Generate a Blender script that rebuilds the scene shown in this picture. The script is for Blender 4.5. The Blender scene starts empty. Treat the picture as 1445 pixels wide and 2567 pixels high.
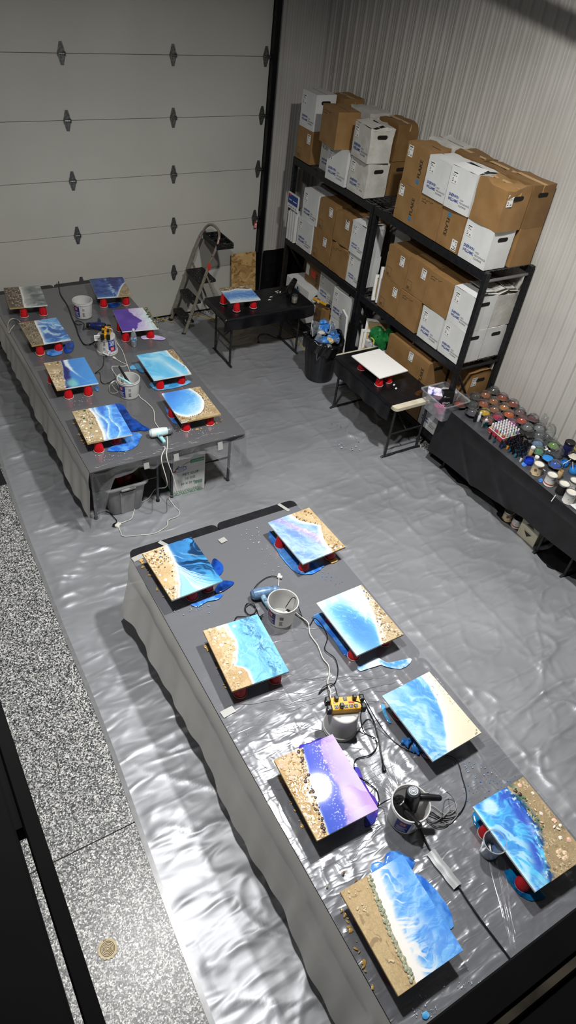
import bpy, bmesh, math, random
import numpy as np
from mathutils import Vector, Matrix
random.seed(7)
sc = bpy.context.scene
COL = sc.collection
PI = math.pi

def lin(c):
    if isinstance(c, str):
        c = c.lstrip('#'); c = [int(c[i:i+2], 16)/255 for i in (0, 2, 4)]
    return tuple(x/12.92 if x <= .04045 else ((x+.055)/1.055)**2.4 for x in c[:3])

# ---------------------------------------------------------------- materials
_M = {}
def mat(name, col='#888888', rough=.5, metal=0., col2=None, scale=20., bump=0., bscale=None, alpha=1., trans=0., spec=.5, coat=0., detail=3., contrast=(.35, .65), ior=1.45):
    """A Principled material whose colour and relief come from 3D noise."""
    if name in _M: return _M[name]
    m = bpy.data.materials.new(name); m.use_nodes = True
    nt = m.node_tree; N = nt.nodes; L = nt.links
    b = N['Principled BSDF']
    b.inputs['Roughness'].default_value = rough; b.inputs['Metallic'].default_value = metal
    b.inputs['Specular IOR Level'].default_value = spec; b.inputs['IOR'].default_value = ior
    b.inputs['Coat Weight'].default_value = coat
    b.inputs['Transmission Weight'].default_value = trans
    b.inputs['Alpha'].default_value = alpha
    c1 = lin(col); c2 = lin(col2) if col2 else tuple(x*.86 for x in c1)
    tc = N.new('ShaderNodeTexCoord')
    nz = N.new('ShaderNodeTexNoise'); nz.inputs['Scale'].default_value = scale; nz.inputs['Detail'].default_value = detail
    L.new(tc.outputs['Object'], nz.inputs['Vector'])
    rp = N.new('ShaderNodeValToRGB')
    rp.color_ramp.elements[0].position = contrast[0]; rp.color_ramp.elements[1].position = contrast[1]
    rp.color_ramp.elements[0].color = (*c1, 1); rp.color_ramp.elements[1].color = (*c2, 1)
    L.new(nz.outputs['Fac'], rp.inputs['Fac']); L.new(rp.outputs['Color'], b.inputs['Base Color'])
    if bump:
        nb = N.new('ShaderNodeTexNoise'); nb.inputs['Scale'].default_value = bscale or scale*4; nb.inputs['Detail'].default_value = 4
        L.new(tc.outputs['Object'], nb.inputs['Vector'])
        bp = N.new('ShaderNodeBump'); bp.inputs['Strength'].default_value = bump; bp.inputs['Distance'].default_value = .01
        L.new(nb.outputs['Fac'], bp.inputs['Height']); L.new(bp.outputs['Normal'], b.inputs['Normal'])
    _M[name] = m
    return m

def clear_mat(name, tint='#ffffff', rough=.08, haze=.15, gloss=.12, bump=0., bscale=40., stretch=(1, 1, 1)):
    """Thin clear plastic: mostly see-through, a little milky, a glossy skin."""
    if name in _M: return _M[name]
    m = bpy.data.materials.new(name); m.use_nodes = True
    nt = m.node_tree; N = nt.nodes; L = nt.links; N.clear()
    o = N.new('ShaderNodeOutputMaterial')
    t = N.new('ShaderNodeBsdfTransparent'); t.inputs[0].default_value = (*lin(tint), 1)
    d = N.new('ShaderNodeBsdfPrincipled'); d.inputs['Base Color'].default_value = (*lin(tint), 1); d.inputs['Roughness'].default_value = .5
    g = N.new('ShaderNodeBsdfGlossy'); g.inputs['Roughness'].default_value = rough; g.inputs[0].default_value = (.9, .9, .9, 1)
    a = N.new('ShaderNodeMixShader'); a.inputs[0].default_value = haze
    L.new(t.outputs[0], a.inputs[1]); L.new(d.outputs[0], a.inputs[2])
    fr = N.new('ShaderNodeLayerWeight'); fr.inputs[0].default_value = .25
    ma = N.new('ShaderNodeMath'); ma.operation = 'MULTIPLY_ADD'; ma.inputs[1].default_value = .5; ma.inputs[2].default_value = gloss
    ma.use_clamp = True
    L.new(fr.outputs['Fresnel'], ma.inputs[0])
    c = N.new('ShaderNodeMixShader'); L.new(ma.outputs[0], c.inputs[0])
    L.new(a.outputs[0], c.inputs[1]); L.new(g.outputs[0], c.inputs[2])
    L.new(c.outputs[0], o.inputs[0])
    if bump:
        tc = N.new('ShaderNodeTexCoord'); mp = N.new('ShaderNodeMapping'); mp.inputs['Scale'].default_value = stretch
        nb = N.new('ShaderNodeTexNoise'); nb.inputs['Scale'].default_value = bscale; nb.inputs['Detail'].default_value = 5
        nb.inputs['Distortion'].default_value = .6
        L.new(tc.outputs['Object'], mp.inputs[0]); L.new(mp.outputs[0], nb.inputs['Vector'])
        bp = N.new('ShaderNodeBump'); bp.inputs['Strength'].default_value = bump; bp.inputs['Distance'].default_value = .02
        L.new(nb.outputs['Fac'], bp.inputs['Height'])
        for n in (d, g): L.new(bp.outputs[0], n.inputs['Normal'])
        L.new(bp.outputs[0], fr.inputs['Normal'])
    _M[name] = m
    return m

# ---------------------------------------------------------------- mesh builder
def catmull(pts, n=8):
    P = [Vector(p) for p in pts]
    if len(P) < 3: return P
    out = []
    for i in range(len(P)-1):
        p0 = P[i-1] if i else P[0]*2-P[1]; p1 = P[i]; p2 = P[i+1]; p3 = P[i+2] if i+2 < len(P) else P[-1]*2-P[-2]
        for k in range(n):
            t = k/n
            out.append(.5*((2*p1)+(p2-p0)*t+(2*p0-5*p1+4*p2-p3)*t*t+(3*p1-p0-3*p2+p3)*t**3))
    out.append(P[-1])
    return out

class MB:
    def __init__(s, M=None):
        s.v = []; s.f = []; s.mi = []; s.M = M or Matrix()
    def add(s, vs, fs, mi=0):
        o = len(s.v)
        s.v += [tuple(s.M @ Vector(v)) for v in vs]
        s.f += [tuple(i+o for i in f) for f in fs]; s.mi += [mi]*len(fs)
        return s
    def box(s, x0, x1, y0, y1, z0, z1, mi=0):
        return s.add([(x0,y0,z0),(x1,y0,z0),(x1,y1,z0),(x0,y1,z0),(x0,y0,z1),(x1,y0,z1),(x1,y1,z1),(x0,y1,z1)],
                     [(0,3,2,1),(4,5,6,7),(0,1,5,4),(1,2,6,5),(2,3,7,6),(3,0,4,7)], mi)
    def prism(s, poly, z0, z1, mi=0):
        n = len(poly)
        return s.add([(x,y,z0) for x,y in poly]+[(x,y,z1) for x,y in poly],
                     [tuple(range(n-1,-1,-1)), tuple(range(n,2*n))]+[(i,(i+1)%n,n+(i+1)%n,n+i) for i in range(n)], mi)
    def lathe(s, prof, seg=24, c=(0,0,0), mi=0, sx=1., sy=1.):
        vs = []; fs = []; rings = []
        for r, z in prof:
            if r < 1e-6:
                rings.append([len(vs)]); vs.append((c[0],c[1],c[2]+z))
            else:
                rings.append(list(range(len(vs), len(vs)+seg)))
                for k in range(seg):
                    a = 2*PI*k/seg; vs.append((c[0]+sx*r*math.cos(a), c[1]+sy*r*math.sin(a), c[2]+z))
        for A, B in zip(rings, rings[1:]):
            for k in range(seg):
                k2 = (k+1) % seg
                if len(A) == 1 and len(B) == 1: continue
                if len(A) == 1: fs.append((A[0], B[k2], B[k]))
                elif len(B) == 1: fs.append((A[k], A[k2], B[0]))
                else: fs.append((A[k], A[k2], B[k2], B[k]))
        return s.add(vs, fs, mi)
    def tube(s, pts, r, seg=6, mi=0, n=0, caps=True):
        P = catmull(pts, n) if n else [Vector(p) for p in pts]
        R = r if isinstance(r, (list, tuple)) else None
        if R:
            R = list(np.interp(np.linspace(0, len(R)-1, len(P)), range(len(R)), R))
        vs = []; fs = []; up = Vector((0,0,1)); u = None
        for i, p in enumerate(P):
            d = (P[min(i+1,len(P)-1)]-P[max(i-1,0)])
            d = d.normalized() if d.length > 1e-9 else Vector((0,0,1))
            if u is None:
                u = d.cross(up if abs(d.z) < .95 else Vector((1,0,0))).normalized()
            else:
                u = (u-d*u.dot(d)); u = u.normalized() if u.length > 1e-6 else d.orthogonal().normalized()
            w = d.cross(u); rr = R[i] if R else r
            for k in range(seg):
                a = 2*PI*k/seg; vs.append(tuple(p+(u*math.cos(a)+w*math.sin(a))*rr))
        for i in range(len(P)-1):
            for k in range(seg):
                k2 = (k+1) % seg; fs.append((i*seg+k, i*seg+k2, (i+1)*seg+k2, (i+1)*seg+k))
        if caps:
            fs.append(tuple(range(seg-1,-1,-1))); fs.append(tuple(range((len(P)-1)*seg, len(P)*seg)))
        return s.add(vs, fs, mi)
    def cyl(s, p0, p1, r, seg=12, mi=0, r2=None):
        return s.tube([p0, p1], [r, r2 if r2 is not None else r], seg, mi)
    def ball(s, c, r, seg=10, rings=6, mi=0, sc=(1,1,1)):
        vs = [(c[0],c[1],c[2]-r*sc[2])]; fs = []
        for i in range(1, rings):
            t = PI*i/rings
            for k in range(seg):
                a = 2*PI*k/seg
                vs.append((c[0]+r*sc[0]*math.sin(t)*math.cos(a), c[1]+r*sc[1]*math.sin(t)*math.sin(a), c[2]-r*sc[2]*math.cos(t)))
        vs.append((c[0],c[1],c[2]+r*sc[2])); e = len(vs)-1
        for k in range(seg):
            k2 = (k+1) % seg
            fs.append((0, 1+k2, 1+k)); fs.append((e, 1+(rings-2)*seg+k, 1+(rings-2)*seg+k2))
            for i in range(rings-2):
                a = 1+i*seg; fs.append((a+k, a+k2, a+seg+k2, a+seg+k))
        return s.add(vs, fs, mi)
    def quad(s, a, b, c, d, mi=0):
        return s.add([a,b,c,d], [(0,1,2,3)], mi)
    def mesh(s, name, mats, smooth=None, bevel=0, bseg=1):
        me = bpy.data.meshes.new(name); me.from_pydata(s.v, [], s.f)
        for m in (mats if isinstance(mats, (list, tuple)) else [mats]): me.materials.append(m)
        me.polygons.foreach_set('material_index', s.mi)
        if bevel:
            bm = bmesh.new(); bm.from_mesh(me); bmesh.ops.remove_doubles(bm, verts=bm.verts, dist=1e-5)
            ed = [e for e in bm.edges if len(e.link_faces) == 2 and e.calc_face_angle(0) > .5]
            bmesh.ops.bevel(bm, geom=ed, offset=bevel, segments=bseg, profile=.6, affect='EDGES', clamp_overlap=True)
            bm.to_mesh(me); bm.free()
        if smooth:
            me.shade_smooth(); me.set_sharp_from_angle(angle=math.radians(smooth))
        me.update()
        return me
    def build(s, name, mats, parent=None, loc=(0,0,0), rz=0, smooth=None, bevel=0, bseg=1, M=None):
        return put(s.mesh(name, mats, smooth, bevel, bseg), name, parent, loc, rz, M)

def put(me, name, parent=None, loc=(0,0,0), rz=0, M=None):
    o = bpy.data.objects.new(name, me); COL.objects.link(o)
    if M is not None: o.matrix_local = M
    else:
        o.location = loc; o.rotation_euler = (0,0,rz)
    if parent: o.parent = parent
    return o
def tag(o, label=None, cat=None, group=None, kind=None):
    if label: o['label'] = label
    if cat: o['category'] = cat
    if group: o['group'] = group
    if kind: o['kind'] = kind
    return o
def thing(name, label, cat, loc=(0,0,0), rz=0, group=None, M=None):
    o = bpy.data.objects.new(name, None); COL.objects.link(o); o.empty_display_size = .1
    if M is not None: o.matrix_local = M
    else:
        o.location = loc; o.rotation_euler = (0,0,rz)
    return tag(o, label, cat, group)
def dup(root, label=None, loc=None, rz=None, group=None, M=None):
    c = root.copy(); COL.objects.link(c)
    for ch in list(root.children):
        k = ch.copy(); COL.objects.link(k); k.parent = c
        for g in list(ch.children):
            q = g.copy(); COL.objects.link(q); q.parent = k
    if loc is not None: c.location = loc
    if rz is not None: c.rotation_euler = (0,0,rz)
    if M is not None: c.matrix_local = M
    if label: c['label'] = label
    if group: c['group'] = group
    return c
def struct(o): o['kind'] = 'structure'; return o

_T = {}
def text_mesh(s, size, mats, ext=.0002, align='LEFT', bold=0., shear=0., space=1.0):
    key = (s, size, align, bold, shear, getattr(mats, 'name', ''))
    if key in _T: return _T[key]
    c = bpy.data.curves.new('lettering', 'FONT'); c.body = s; c.size = size; c.extrude = ext; c.align_x = align
    c.offset = bold; c.shear = shear; c.resolution_u = 2; c.space_character = space
    o = bpy.data.objects.new('lettering', c); COL.objects.link(o)
    dg = bpy.context.evaluated_depsgraph_get(); dg.update()
    me = bpy.data.meshes.new_from_object(o.evaluated_get(dg)); me.name = 'lettering'
    bpy.data.objects.remove(o); bpy.data.curves.remove(c)
    me.materials.clear(); me.materials.append(mats)
    _T[key] = me
    return me
def mb_text(mb, s, size, M, mi=0, bold=0., shear=0., align='LEFT', ext=.0002, sx=1.):
    """Adds lettering to a builder: M maps the text's own plane into place."""
    me = text_mesh(s, size, None, ext, align, bold, shear)
    old = mb.M; mb.M = old @ M @ Matrix.Diagonal((sx,1,1,1))
    mb.add([v.co[:] for v in me.vertices], [tuple(p.vertices) for p in me.polygons], mi)
    mb.M = old
def frame(o, right, up):
    """Matrix with x along right, y along up, z out of the face, at o."""
    r = Vector(right).normalized(); u = Vector(up).normalized(); n = r.cross(u)
    return Matrix(((r.x,u.x,n.x,o[0]),(r.y,u.y,n.y,o[1]),(r.z,u.z,n.z,o[2]),(0,0,0,1)))
def T(x, y, z): return Matrix.Translation((x,y,z))
def RZ(a): return Matrix.Rotation(a, 4, 'Z')
def RX(a): return Matrix.Rotation(a, 4, 'X')
def RY(a): return Matrix.Rotation(a, 4, 'Y')

# ---------------------------------------------------------------- noise on arrays
def _hash(ix, iy, seed):
    h = (ix.astype(np.int64)*374761393 + iy.astype(np.int64)*668265263 + seed*974634777) & 0x7fffffff
    h = ((h ^ (h >> 13))*1274126177) & 0x7fffffff
    return ((h ^ (h >> 16)) & 0xffff)/65535.
def vnoise(x, y, seed=0):
    ix = np.floor(x); iy = np.floor(y); fx = x-ix; fy = y-iy
    fx = fx*fx*fx*(fx*(fx*6-15)+10); fy = fy*fy*fy*(fy*(fy*6-15)+10)
    ix = ix.astype(np.int64); iy = iy.astype(np.int64)
    a = _hash(ix,iy,seed); b = _hash(ix+1,iy,seed); c = _hash(ix,iy+1,seed); d = _hash(ix+1,iy+1,seed)
    return (a*(1-fx)+b*fx)*(1-fy)+(c*(1-fx)+d*fx)*fy
def fbm(x, y, o=4, seed=0, gain=.5):
    s = 0; a = 1; t = 0
    for i in range(o):
        s = s+a*vnoise(x*2**i+17.3*i, y*2**i-9.1*i, seed+i*31); t += a; a *= gain
    return s/t
def sstep(a, b, x):
    t = np.clip((x-a)/(b-a), 0, 1); return t*t*(3-2*t)
def grid_mesh(name, X, Y, Z, mats, smooth=True, col=None):
    """A height-field sheet from three arrays of the same shape."""
    n, m = X.shape
    co = np.stack([X, Y, Z], -1).reshape(-1, 3).astype(np.float32)
    idx = np.arange(n*m).reshape(n, m)
    q = np.stack([idx[:-1,:-1], idx[:-1,1:], idx[1:,1:], idx[1:,:-1]], -1).reshape(-1, 4)
    me = bpy.data.meshes.new(name)
    me.vertices.add(len(co)); me.vertices.foreach_set('co', co.ravel())
    me.loops.add(q.size); me.loops.foreach_set('vertex_index', q.ravel().astype(np.int32))
    me.polygons.add(len(q)); me.polygons.foreach_set('loop_start', np.arange(0, q.size, 4, dtype=np.int32))
    me.update(calc_edges=True)
    for mm in (mats if isinstance(mats, (list, tuple)) else [mats]): me.materials.append(mm)
    if smooth: me.shade_smooth()
    if col is not None:
        at = me.color_attributes.new('Col', 'FLOAT_COLOR', 'POINT')
        at.data.foreach_set('color', np.concatenate([col.reshape(-1,3), np.ones((n*m,1))], 1).astype(np.float32).ravel())
    return me


# ================================================================ camera
def camera():
    r, d, f = (np.array(v) for v in CAMROWS)
    cd = bpy.data.cameras.new('camera'); o = bpy.data.objects.new('camera', cd); COL.objects.link(o)
    M = Matrix.Identity(4)
    for i in range(3):
        M[i][0] = r[i]; M[i][1] = -d[i]; M[i][2] = -f[i]
    M[2][3] = 4.70
    o.matrix_world = M
    cd.sensor_fit = 'VERTICAL'; cd.sensor_height = 24; cd.sensor_width = 24*1445/2567; cd.lens = 1737.15/2567*24
    cd.clip_start = .02; cd.clip_end = 100
    sc.camera = o
CAMROWS = [[0.856267, -0.50538, 0.106759], [-0.27374, -0.61926, -0.735923], [0.438033, 0.600923, -0.668595]]
camera()
sc.view_settings.view_transform = 'Standard'; sc.view_settings.look = 'None'
sc.view_settings.gamma = 1; sc.view_settings.use_curve_mapping = False
sc.view_settings.exposure = .14
sc.cycles.use_denoising = True
sc.cycles.max_bounces = 6; sc.cycles.diffuse_bounces = 2; sc.cycles.glossy_bounces = 3
sc.cycles.transparent_max_bounces = 12; sc.cycles.transmission_bounces = 4
sc.cycles.caustics_reflective = False; sc.cycles.caustics_refractive = False
sc.cycles.sample_clamp_indirect = 4
w = bpy.data.worlds.new('world'); sc.world = w; w.use_nodes = True
w.node_tree.nodes['Background'].inputs[0].default_value = (.9, .95, 1, 1)
w.node_tree.nodes['Background'].inputs[1].default_value = .035

# ================================================================ setting
XW, YD, ZC = 5.785, 8.47, 6.4
XL, YB = -3.6, -5.0
def flake_mat():
    m = bpy.data.materials.new('epoxy_flake'); m.use_nodes = True
    nt = m.node_tree; N = nt.nodes; L = nt.links; b = N['Principled BSDF']
    tc = N.new('ShaderNodeTexCoord')
    v = N.new('ShaderNodeTexVoronoi'); v.inputs['Scale'].default_value = 130
    nz = N.new('ShaderNodeTexNoise'); nz.inputs['Scale'].default_value = 60; nz.inputs['Detail'].default_value = 2
    mx = N.new('ShaderNodeMixRGB'); mx.inputs[0].default_value = .012
    L.new(tc.outputs['Object'], nz.inputs['Vector'])
    L.new(tc.outputs['Object'], mx.inputs[1]); L.new(nz.outputs['Color'], mx.inputs[2])
    L.new(mx.outputs[0], v.inputs['Vector'])
    sp = N.new('ShaderNodeSeparateColor'); L.new(v.outputs['Color'], sp.inputs[0])
    r = N.new('ShaderNodeValToRGB'); r.color_ramp.interpolation = 'CONSTANT'
    e = r.color_ramp.elements
    for p, c in ((0, '#2a2b2d'), (.24, '#6d6e70'), (.44, '#b4b4b2'), (.60, '#4b4d50'), (.74, '#989896'), (.89, '#d6d6d2')):
        k = e[0] if p == 0 else e.new(p)
        k.position = p; k.color = (*lin(c), 1)
    e[-1].position = e[-1].position
    for k in list(e):
        if k.position == 1.0: e.remove(k)
    L.new(sp.outputs[0], r.inputs['Fac'])
    L.new(r.outputs['Color'], b.inputs['Base Color'])
    b.inputs['Roughness'].default_value = .35
    bp = N.new('ShaderNodeBump'); bp.inputs['Strength'].default_value = .25; bp.inputs['Distance'].default_value = .003
    L.new(sp.outputs[1], bp.inputs['Height']); L.new(bp.outputs[0], b.inputs['Normal'])
    return m
FLAKE = flake_mat()
m_joint = mat('joint_filler', '#1b1b1a', .7)
# the flake floor, a control joint crossing it as a sunk dark line
fl = MB()
def slab(x0, x1, y0, y1, mb): mb.box(x0, x1, y0, y1, -.1, 0)
slab(XL, XW+.2, YB, 2.000, fl); slab(XL, XW+.2, 2.008, YD+.3, fl)
fl.box(XL, XW+.2, 2.0, 2.008, -.1, -.006, 1)
struct(fl.build('floor', [FLAKE, m_joint]))

m_wall = mat('white_steel_siding', '#c3c0ba', .45, 0., '#b7b4ae', 1.5, bump=.05, bscale=60)
m_steel_shade = mat('siding_rib', '#b9b6b0', .4)
def ribbed(name, length, z0, z1, M, pitch=.1524):
    """Ribbed steel siding: tall ribs with two low ribs between."""
    prof = []; x = 0
    while x < length:
        for dx, h in ((0,0),(.010,.020),(.034,.020),(.044,0),(.070,0),(.075,.004),(.086,.004),(.091,0),(.110,0),(.115,.004),(.126,.004),(.131,0)):
            if x+dx < length: prof.append((x+dx, h))
        x += pitch
    prof.append((length, 0))
    mb = MB(M)
    vs = [(a, h, z0) for a, h in prof]+[(a, h, z1) for a, h in prof]; n = len(prof)
    mb.add(vs, [(i, i+1, n+i+1, n+i) for i in range(n-1)])
    mb.box(0, length, -.12, -.002, z0, z1)
    return struct(mb.build(name, m_wall))
# along the right side the siding faces -x; on the door side it faces -y
ribbed('wall_right', YD-YB, 0, ZC, T(XW, YB, 0) @ RZ(PI/2))
ribbed('wall_back', XW-4.97, 0, ZC, T(XW, YD+.03, 0) @ RZ(PI))
m_plain = mat('painted_wall', '#b5b3ae', .6)
lw = MB(); lw.box(XL-.12, XL, YB, YD+.2, 0, ZC); struct(lw.build('wall_left', m_plain))
nw = MB(); nw.box(XL, XW, YB-.12, YB, 0, ZC); struct(nw.build('wall_front', m_plain))
ce = MB(); ce.box(XL-.12, XW+.12, YB-.12, YD+.2, ZC, ZC+.1)
struct(ce.build('ceiling', mat('ceiling_liner', '#a8a7a4', .6)))
bw = MB(); bw.box(XL, 4.97, YD+.06, YD+.2, 0, ZC); struct(bw.build('wall_back.001', m_plain))

# ---- sectional garage door
m_door = mat('door_panel', '#c6c5bd', .42, 0, '#b9b8b0', .9, bump=.03, bscale=200, contrast=(.3,.75))
m_galv = mat('galvanised_plate', '#8b8d8c', .38, .85, '#5c5e5e', 45, bump=.1)
m_dark = mat('dark_steel', '#1d1e21', .4, .5, '#141517', 30)
m_tracklip = mat('track_lip', '#77787a', .4, .7)
door = struct(thing('door_1', None, None, (1.0, YD, 0)))
SEC = .6285
for k in range(9):
    z0 = k*SEC+.0025; z1 = (k+1)*SEC-.0025
    p = MB(); p.box(-4.2, 3.94, 0, .05, z0, z1)
    struct(p.build('door_panel', m_door, door, bevel=.003, bseg=2))
gap = MB(); gap.box(-4.2, 3.94, .012, .045, 0, 9*SEC); struct(gap.build('panel_seam', mat('seam_shadow', '#6a6964', .7), door))
def hinge_mesh(roller=False):
    h = MB()
    up = [(-.016,.105),(.016,.105),(.038,.02),(.038,.004),(-.038,.004),(-.038,.02)]
    for s in (1, -1):
        poly = [(x, s*z) for x, z in up]
        if s < 0: poly.reverse()
        old = h.M; h.M = RX(PI/2)
        h.prism(poly, .0, .005); h.M = old
        for z in (.03, .055, .082):
            h.cyl((0, -.005, s*z), (0, -.009, s*z), .006, 6)
    h.cyl((-.042, -.012, 0), (.042, -.012, 0), .011, 8)
    h.box(-.04, -.03, -.03, 0, -.018, .018); h.box(.03, .04, -.03, 0, -.018, .018)
    if roller:
        h.cyl((.03, -.02, 0), (.10, -.02, 0), .006, 8); h.cyl((.085, -.02, 0), (.10, -.02, 0), .024, 10)
    return h.mesh('hinge', m_galv)
hm = hinge_mesh(); hr = hinge_mesh(True)
for k in range(1, 6):
    for x, me in ((2.44-.005*(5-k), hm), (3.69, hm), (4.885, hr)):
        struct(put(me, 'hinge', door, (x-1.0, -.001, k*SEC)))
for k in range(1, 6):
    struct(put(hm, 'hinge', door, (1.19-1.0, -.001, k*SEC)))
seal = MB(); seal.box(-4.2, 3.94, -.01, .05, 0, .02); struct(seal.build('bottom_seal', m_dark, door))
ht_ = MB(); ht_.add([(x, y, 4.455+.123*(y-4.24)+dz) for y in (2.6, 8.35) for x, dz in ((4.945,0),(5.03,0),(5.03,.09),(4.945,.09))], [(0,1,5,4),(1,2,6,5),(2,3,7,6),(3,0,4,7),(0,3,2,1),(4,5,6,7)])
ht_.M = Matrix.Identity(4); struct(ht_.build('horizontal_track', m_galv, door, loc=(-1.0, -YD, 0)))
# vertical track and jamb at the door's right edge
tr = MB(); tr.box(4.945, 4.985, YD-.075, YD+.02, 0, ZC, 0); tr.box(4.985, 5.02, YD-.05, YD+.03, 0, ZC, 0)
tr.box(5.02, 5.035, YD-.06, YD+.03, 0, ZC, 1); tr.box(5.035, 5.05, YD-.02, YD+.03, 0, ZC, 0)
struct(tr.build('trim_1', [m_dark, m_tracklip]))
co = MB(); co.box(XW-.05, XW, YD-.03, YD+.03, 0, ZC); struct(co.build('trim_2', m_wall, bevel=.004))

# ================================================================ lamps
m_lampbody = mat('lamp_casting', '#26272a', .4, .6)
m_lens = bpy.data.materials.new('lamp_glow'); m_lens.use_nodes = True
_b = m_lens.node_tree.nodes['Principled BSDF']; _b.inputs['Emission Color'].default_value = (1, .97, .92, 1)
_b.inputs['Emission Strength'].default_value = 4
def high_bay(x, y, z, power, label):
    t = thing('high_bay_lamp', label, 'lamp', (x, y, z), group=None)
    b = MB(); b.lathe([(0,.16),(.05,.16),(.06,.10),(.15,.07),(.17,.02),(.175,-.01),(.165,-.012),(.16,.005),(0,.005)], 32)
    b.build('housing', m_lampbody, t, smooth=35)
    h = MB(); h.cyl((0,0,.16), (0,0,ZC-z), .008, 8); h.build('hanger', m_lampbody, t)
    e = MB(); e.lathe([(.15,.004),(0,.004)], 32); e.build('lens', m_lens, t)
    ld = bpy.data.lights.new('lamp_light', 'AREA'); ld.shape = 'DISK'; ld.size = .27; ld.energy = power
    ld.color = (1, .985, .955); ld.spread = math.radians(152)
    lo = bpy.data.objects.new('lamp_light', ld); COL.objects.link(lo); lo.parent = t; lo.location = (0,0,-.004)
    return t

high_bay(.82, 2.70, 5.5, 138, 'round high bay lamp hanging over the edge of the silver drop cloth')
high_bay(3.23, 2.94, 5.5, 174, 'round high bay lamp hanging over the middle of the room')


# ================================================================ drop cloth on the floor
def tarp_mat(name, col, metal, rough, bump=.5):
    m = bpy.data.materials.new(name); m.use_nodes = True
    nt = m.node_tree; N = nt.nodes; L = nt.links; b = N['Principled BSDF']
    tc = N.new('ShaderNodeTexCoord')
    mp = N.new('ShaderNodeMapping'); mp.inputs['Scale'].default_value = (1., 2.6, 1); mp.inputs['Rotation'].default_value = (0,0,.25)
    L.new(tc.outputs['Object'], mp.inputs[0])
    n1 = N.new('ShaderNodeTexNoise'); n1.noise_type = 'RIDGED_MULTIFRACTAL'; n1.inputs['Scale'].default_value = 4.2; n1.inputs['Detail'].default_value = 3.5
    n1.inputs['Distortion'].default_value = .5; n1.inputs['Roughness'].default_value = .55; n1.normalize = False
    L.new(mp.outputs[0], n1.inputs['Vector'])
    n2 = N.new('ShaderNodeTexNoise'); n2.inputs['Scale'].default_value = 1.2; n2.inputs['Detail'].default_value = 3
    L.new(tc.outputs['Object'], n2.inputs['Vector'])
    r = N.new('ShaderNodeValToRGB'); c = lin(col)
    r.color_ramp.elements[0].color = (*[x*.86 for x in c], 1); r.color_ramp.elements[1].color = (*[min(1, x*1.08) for x in c], 1)
    r.color_ramp.elements[0].position = .35; r.color_ramp.elements[1].position = .65
    L.new(n2.outputs[0], r.inputs[0]); L.new(r.outputs[0], b.inputs['Base Color'])
    bp = N.new('ShaderNodeBump'); bp.inputs['Strength'].default_value = bump; bp.inputs['Distance'].default_value = .022
    L.new(n1.outputs[0], bp.inputs['Height']); L.new(bp.outputs[0], b.inputs['Normal'])
    b.inputs['Metallic'].default_value = metal; b.inputs['Roughness'].default_value = rough
    return m
m_tarp = tarp_mat('silver_drop_cloth', '#9b9da2', .35, .42)
m_hem = mat('clear_hem', '#8d8e90', .3, .3)
def tarp_height(X, Y):
    wx = X+.25*fbm(X*1.1, Y*1.1, 3, 5); wy = Y+.35*fbm(X*.9+7, Y*.9, 3, 6)
    r1 = 1-np.abs(2*vnoise(wx*1.2, wy*3.4, 11)-1)          # folds running across
    r2 = 1-np.abs(2*vnoise(wx*2.6+wy*1.2, wy*6.0-wx*.8, 12)-1)
    r3 = 1-np.abs(2*vnoise((wx+wy)*1.9, (wy-wx)*1.9, 13)-1)
    r4 = 1-np.abs(2*vnoise((wx*.6+wy)*4.5, (wy*.5-wx)*4.5, 15)-1)
    g = .35+.65*sstep(.35, .65, fbm(X*.8, Y*.8, 2, 16))
    r5 = 1-np.abs(2*vnoise(wx*3.0-wy*.9, wy*9.0+wx*1.5, 19)-1)
    z = (.022*r1**7+.012*r2**6+.016*r3**9+.009*r4**7+.006*r5**5)*g+.0025*fbm(X*9, Y*9, 3, 14)
    for y0 in (5.35, 3.95, 2.45, 1.0):                       # creases from the folded packet
        z = z+.010*np.exp(-np.abs(Y-y0-.03*X)/.02)
    for x0 in (3.35, 4.1): z = z+.006*np.exp(-np.abs(X-x0)/.02)
    return z
nx, ny = 250, 500
V_, U_ = np.meshgrid(np.linspace(-.7, 8.30, ny), np.linspace(0, 1, nx), indexing='ij')
xl = np.interp(V_, [-.7, .759, 2.0, 3.219, 4.891, 6.254, 8.4], [.50, .552, .61, .656, .679, .763, .80])+.006*np.sin(V_*3)
xr = 5.13+.05*np.sin(V_*4.1)+.04*np.sin(V_*9+1)
X_ = xl+(xr-xl)*U_
edge = np.minimum(sstep(0, .10, X_-xl), sstep(0, .10, xr-X_))
Z_ = .004+tarp_height(X_, V_)*(.08+.92*edge)
for (x0,x1,y0,y1) in ((1.45,1.8,4.75,5.1),(2.05,2.5,4.85,5.3),(4.6,5.1,6.1,6.6),(5.0,5.3,2.3,3.2)):
    Z_ = np.where((X_>x0)&(X_<x1)&(V_>y0)&(V_<y1), np.minimum(Z_, .012), Z_)
cloth = thing('drop_cloth', 'silver plastic drop cloth spread wrinkled over the floor under the tables', 'drop cloth', (0,0,0))
put(grid_mesh('sheet', X_, V_, Z_, m_tarp), 'sheet', cloth)
hz_ = MB(); ys = np.linspace(-.7, 8.3, 60); hx = np.interp(ys, V_[:,0], xl[:,0])
vs = [(x-.028, y, .004) for x, y in zip(hx, ys)]+[(x+.004, y, .007) for x, y in zip(hx, ys)]
hz_.add(vs, [(i, 60+i, 61+i, i+1) for i in range(59)]); hz_.build('hem', m_hem, cloth)
m_black = mat('black_floor', '#141416', .55, 0, '#1b1b1d', 60, bump=.15)
rb = MB(); rb.box(-1.6, .70, 5.72, 8.2, 0, .006)  # thin black slab over this stretch of floor
tag(rb.build('black_floor_area', m_black, bevel=.002), 'flat black area of floor beside the silver drop cloth edge', 'mat')

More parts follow.
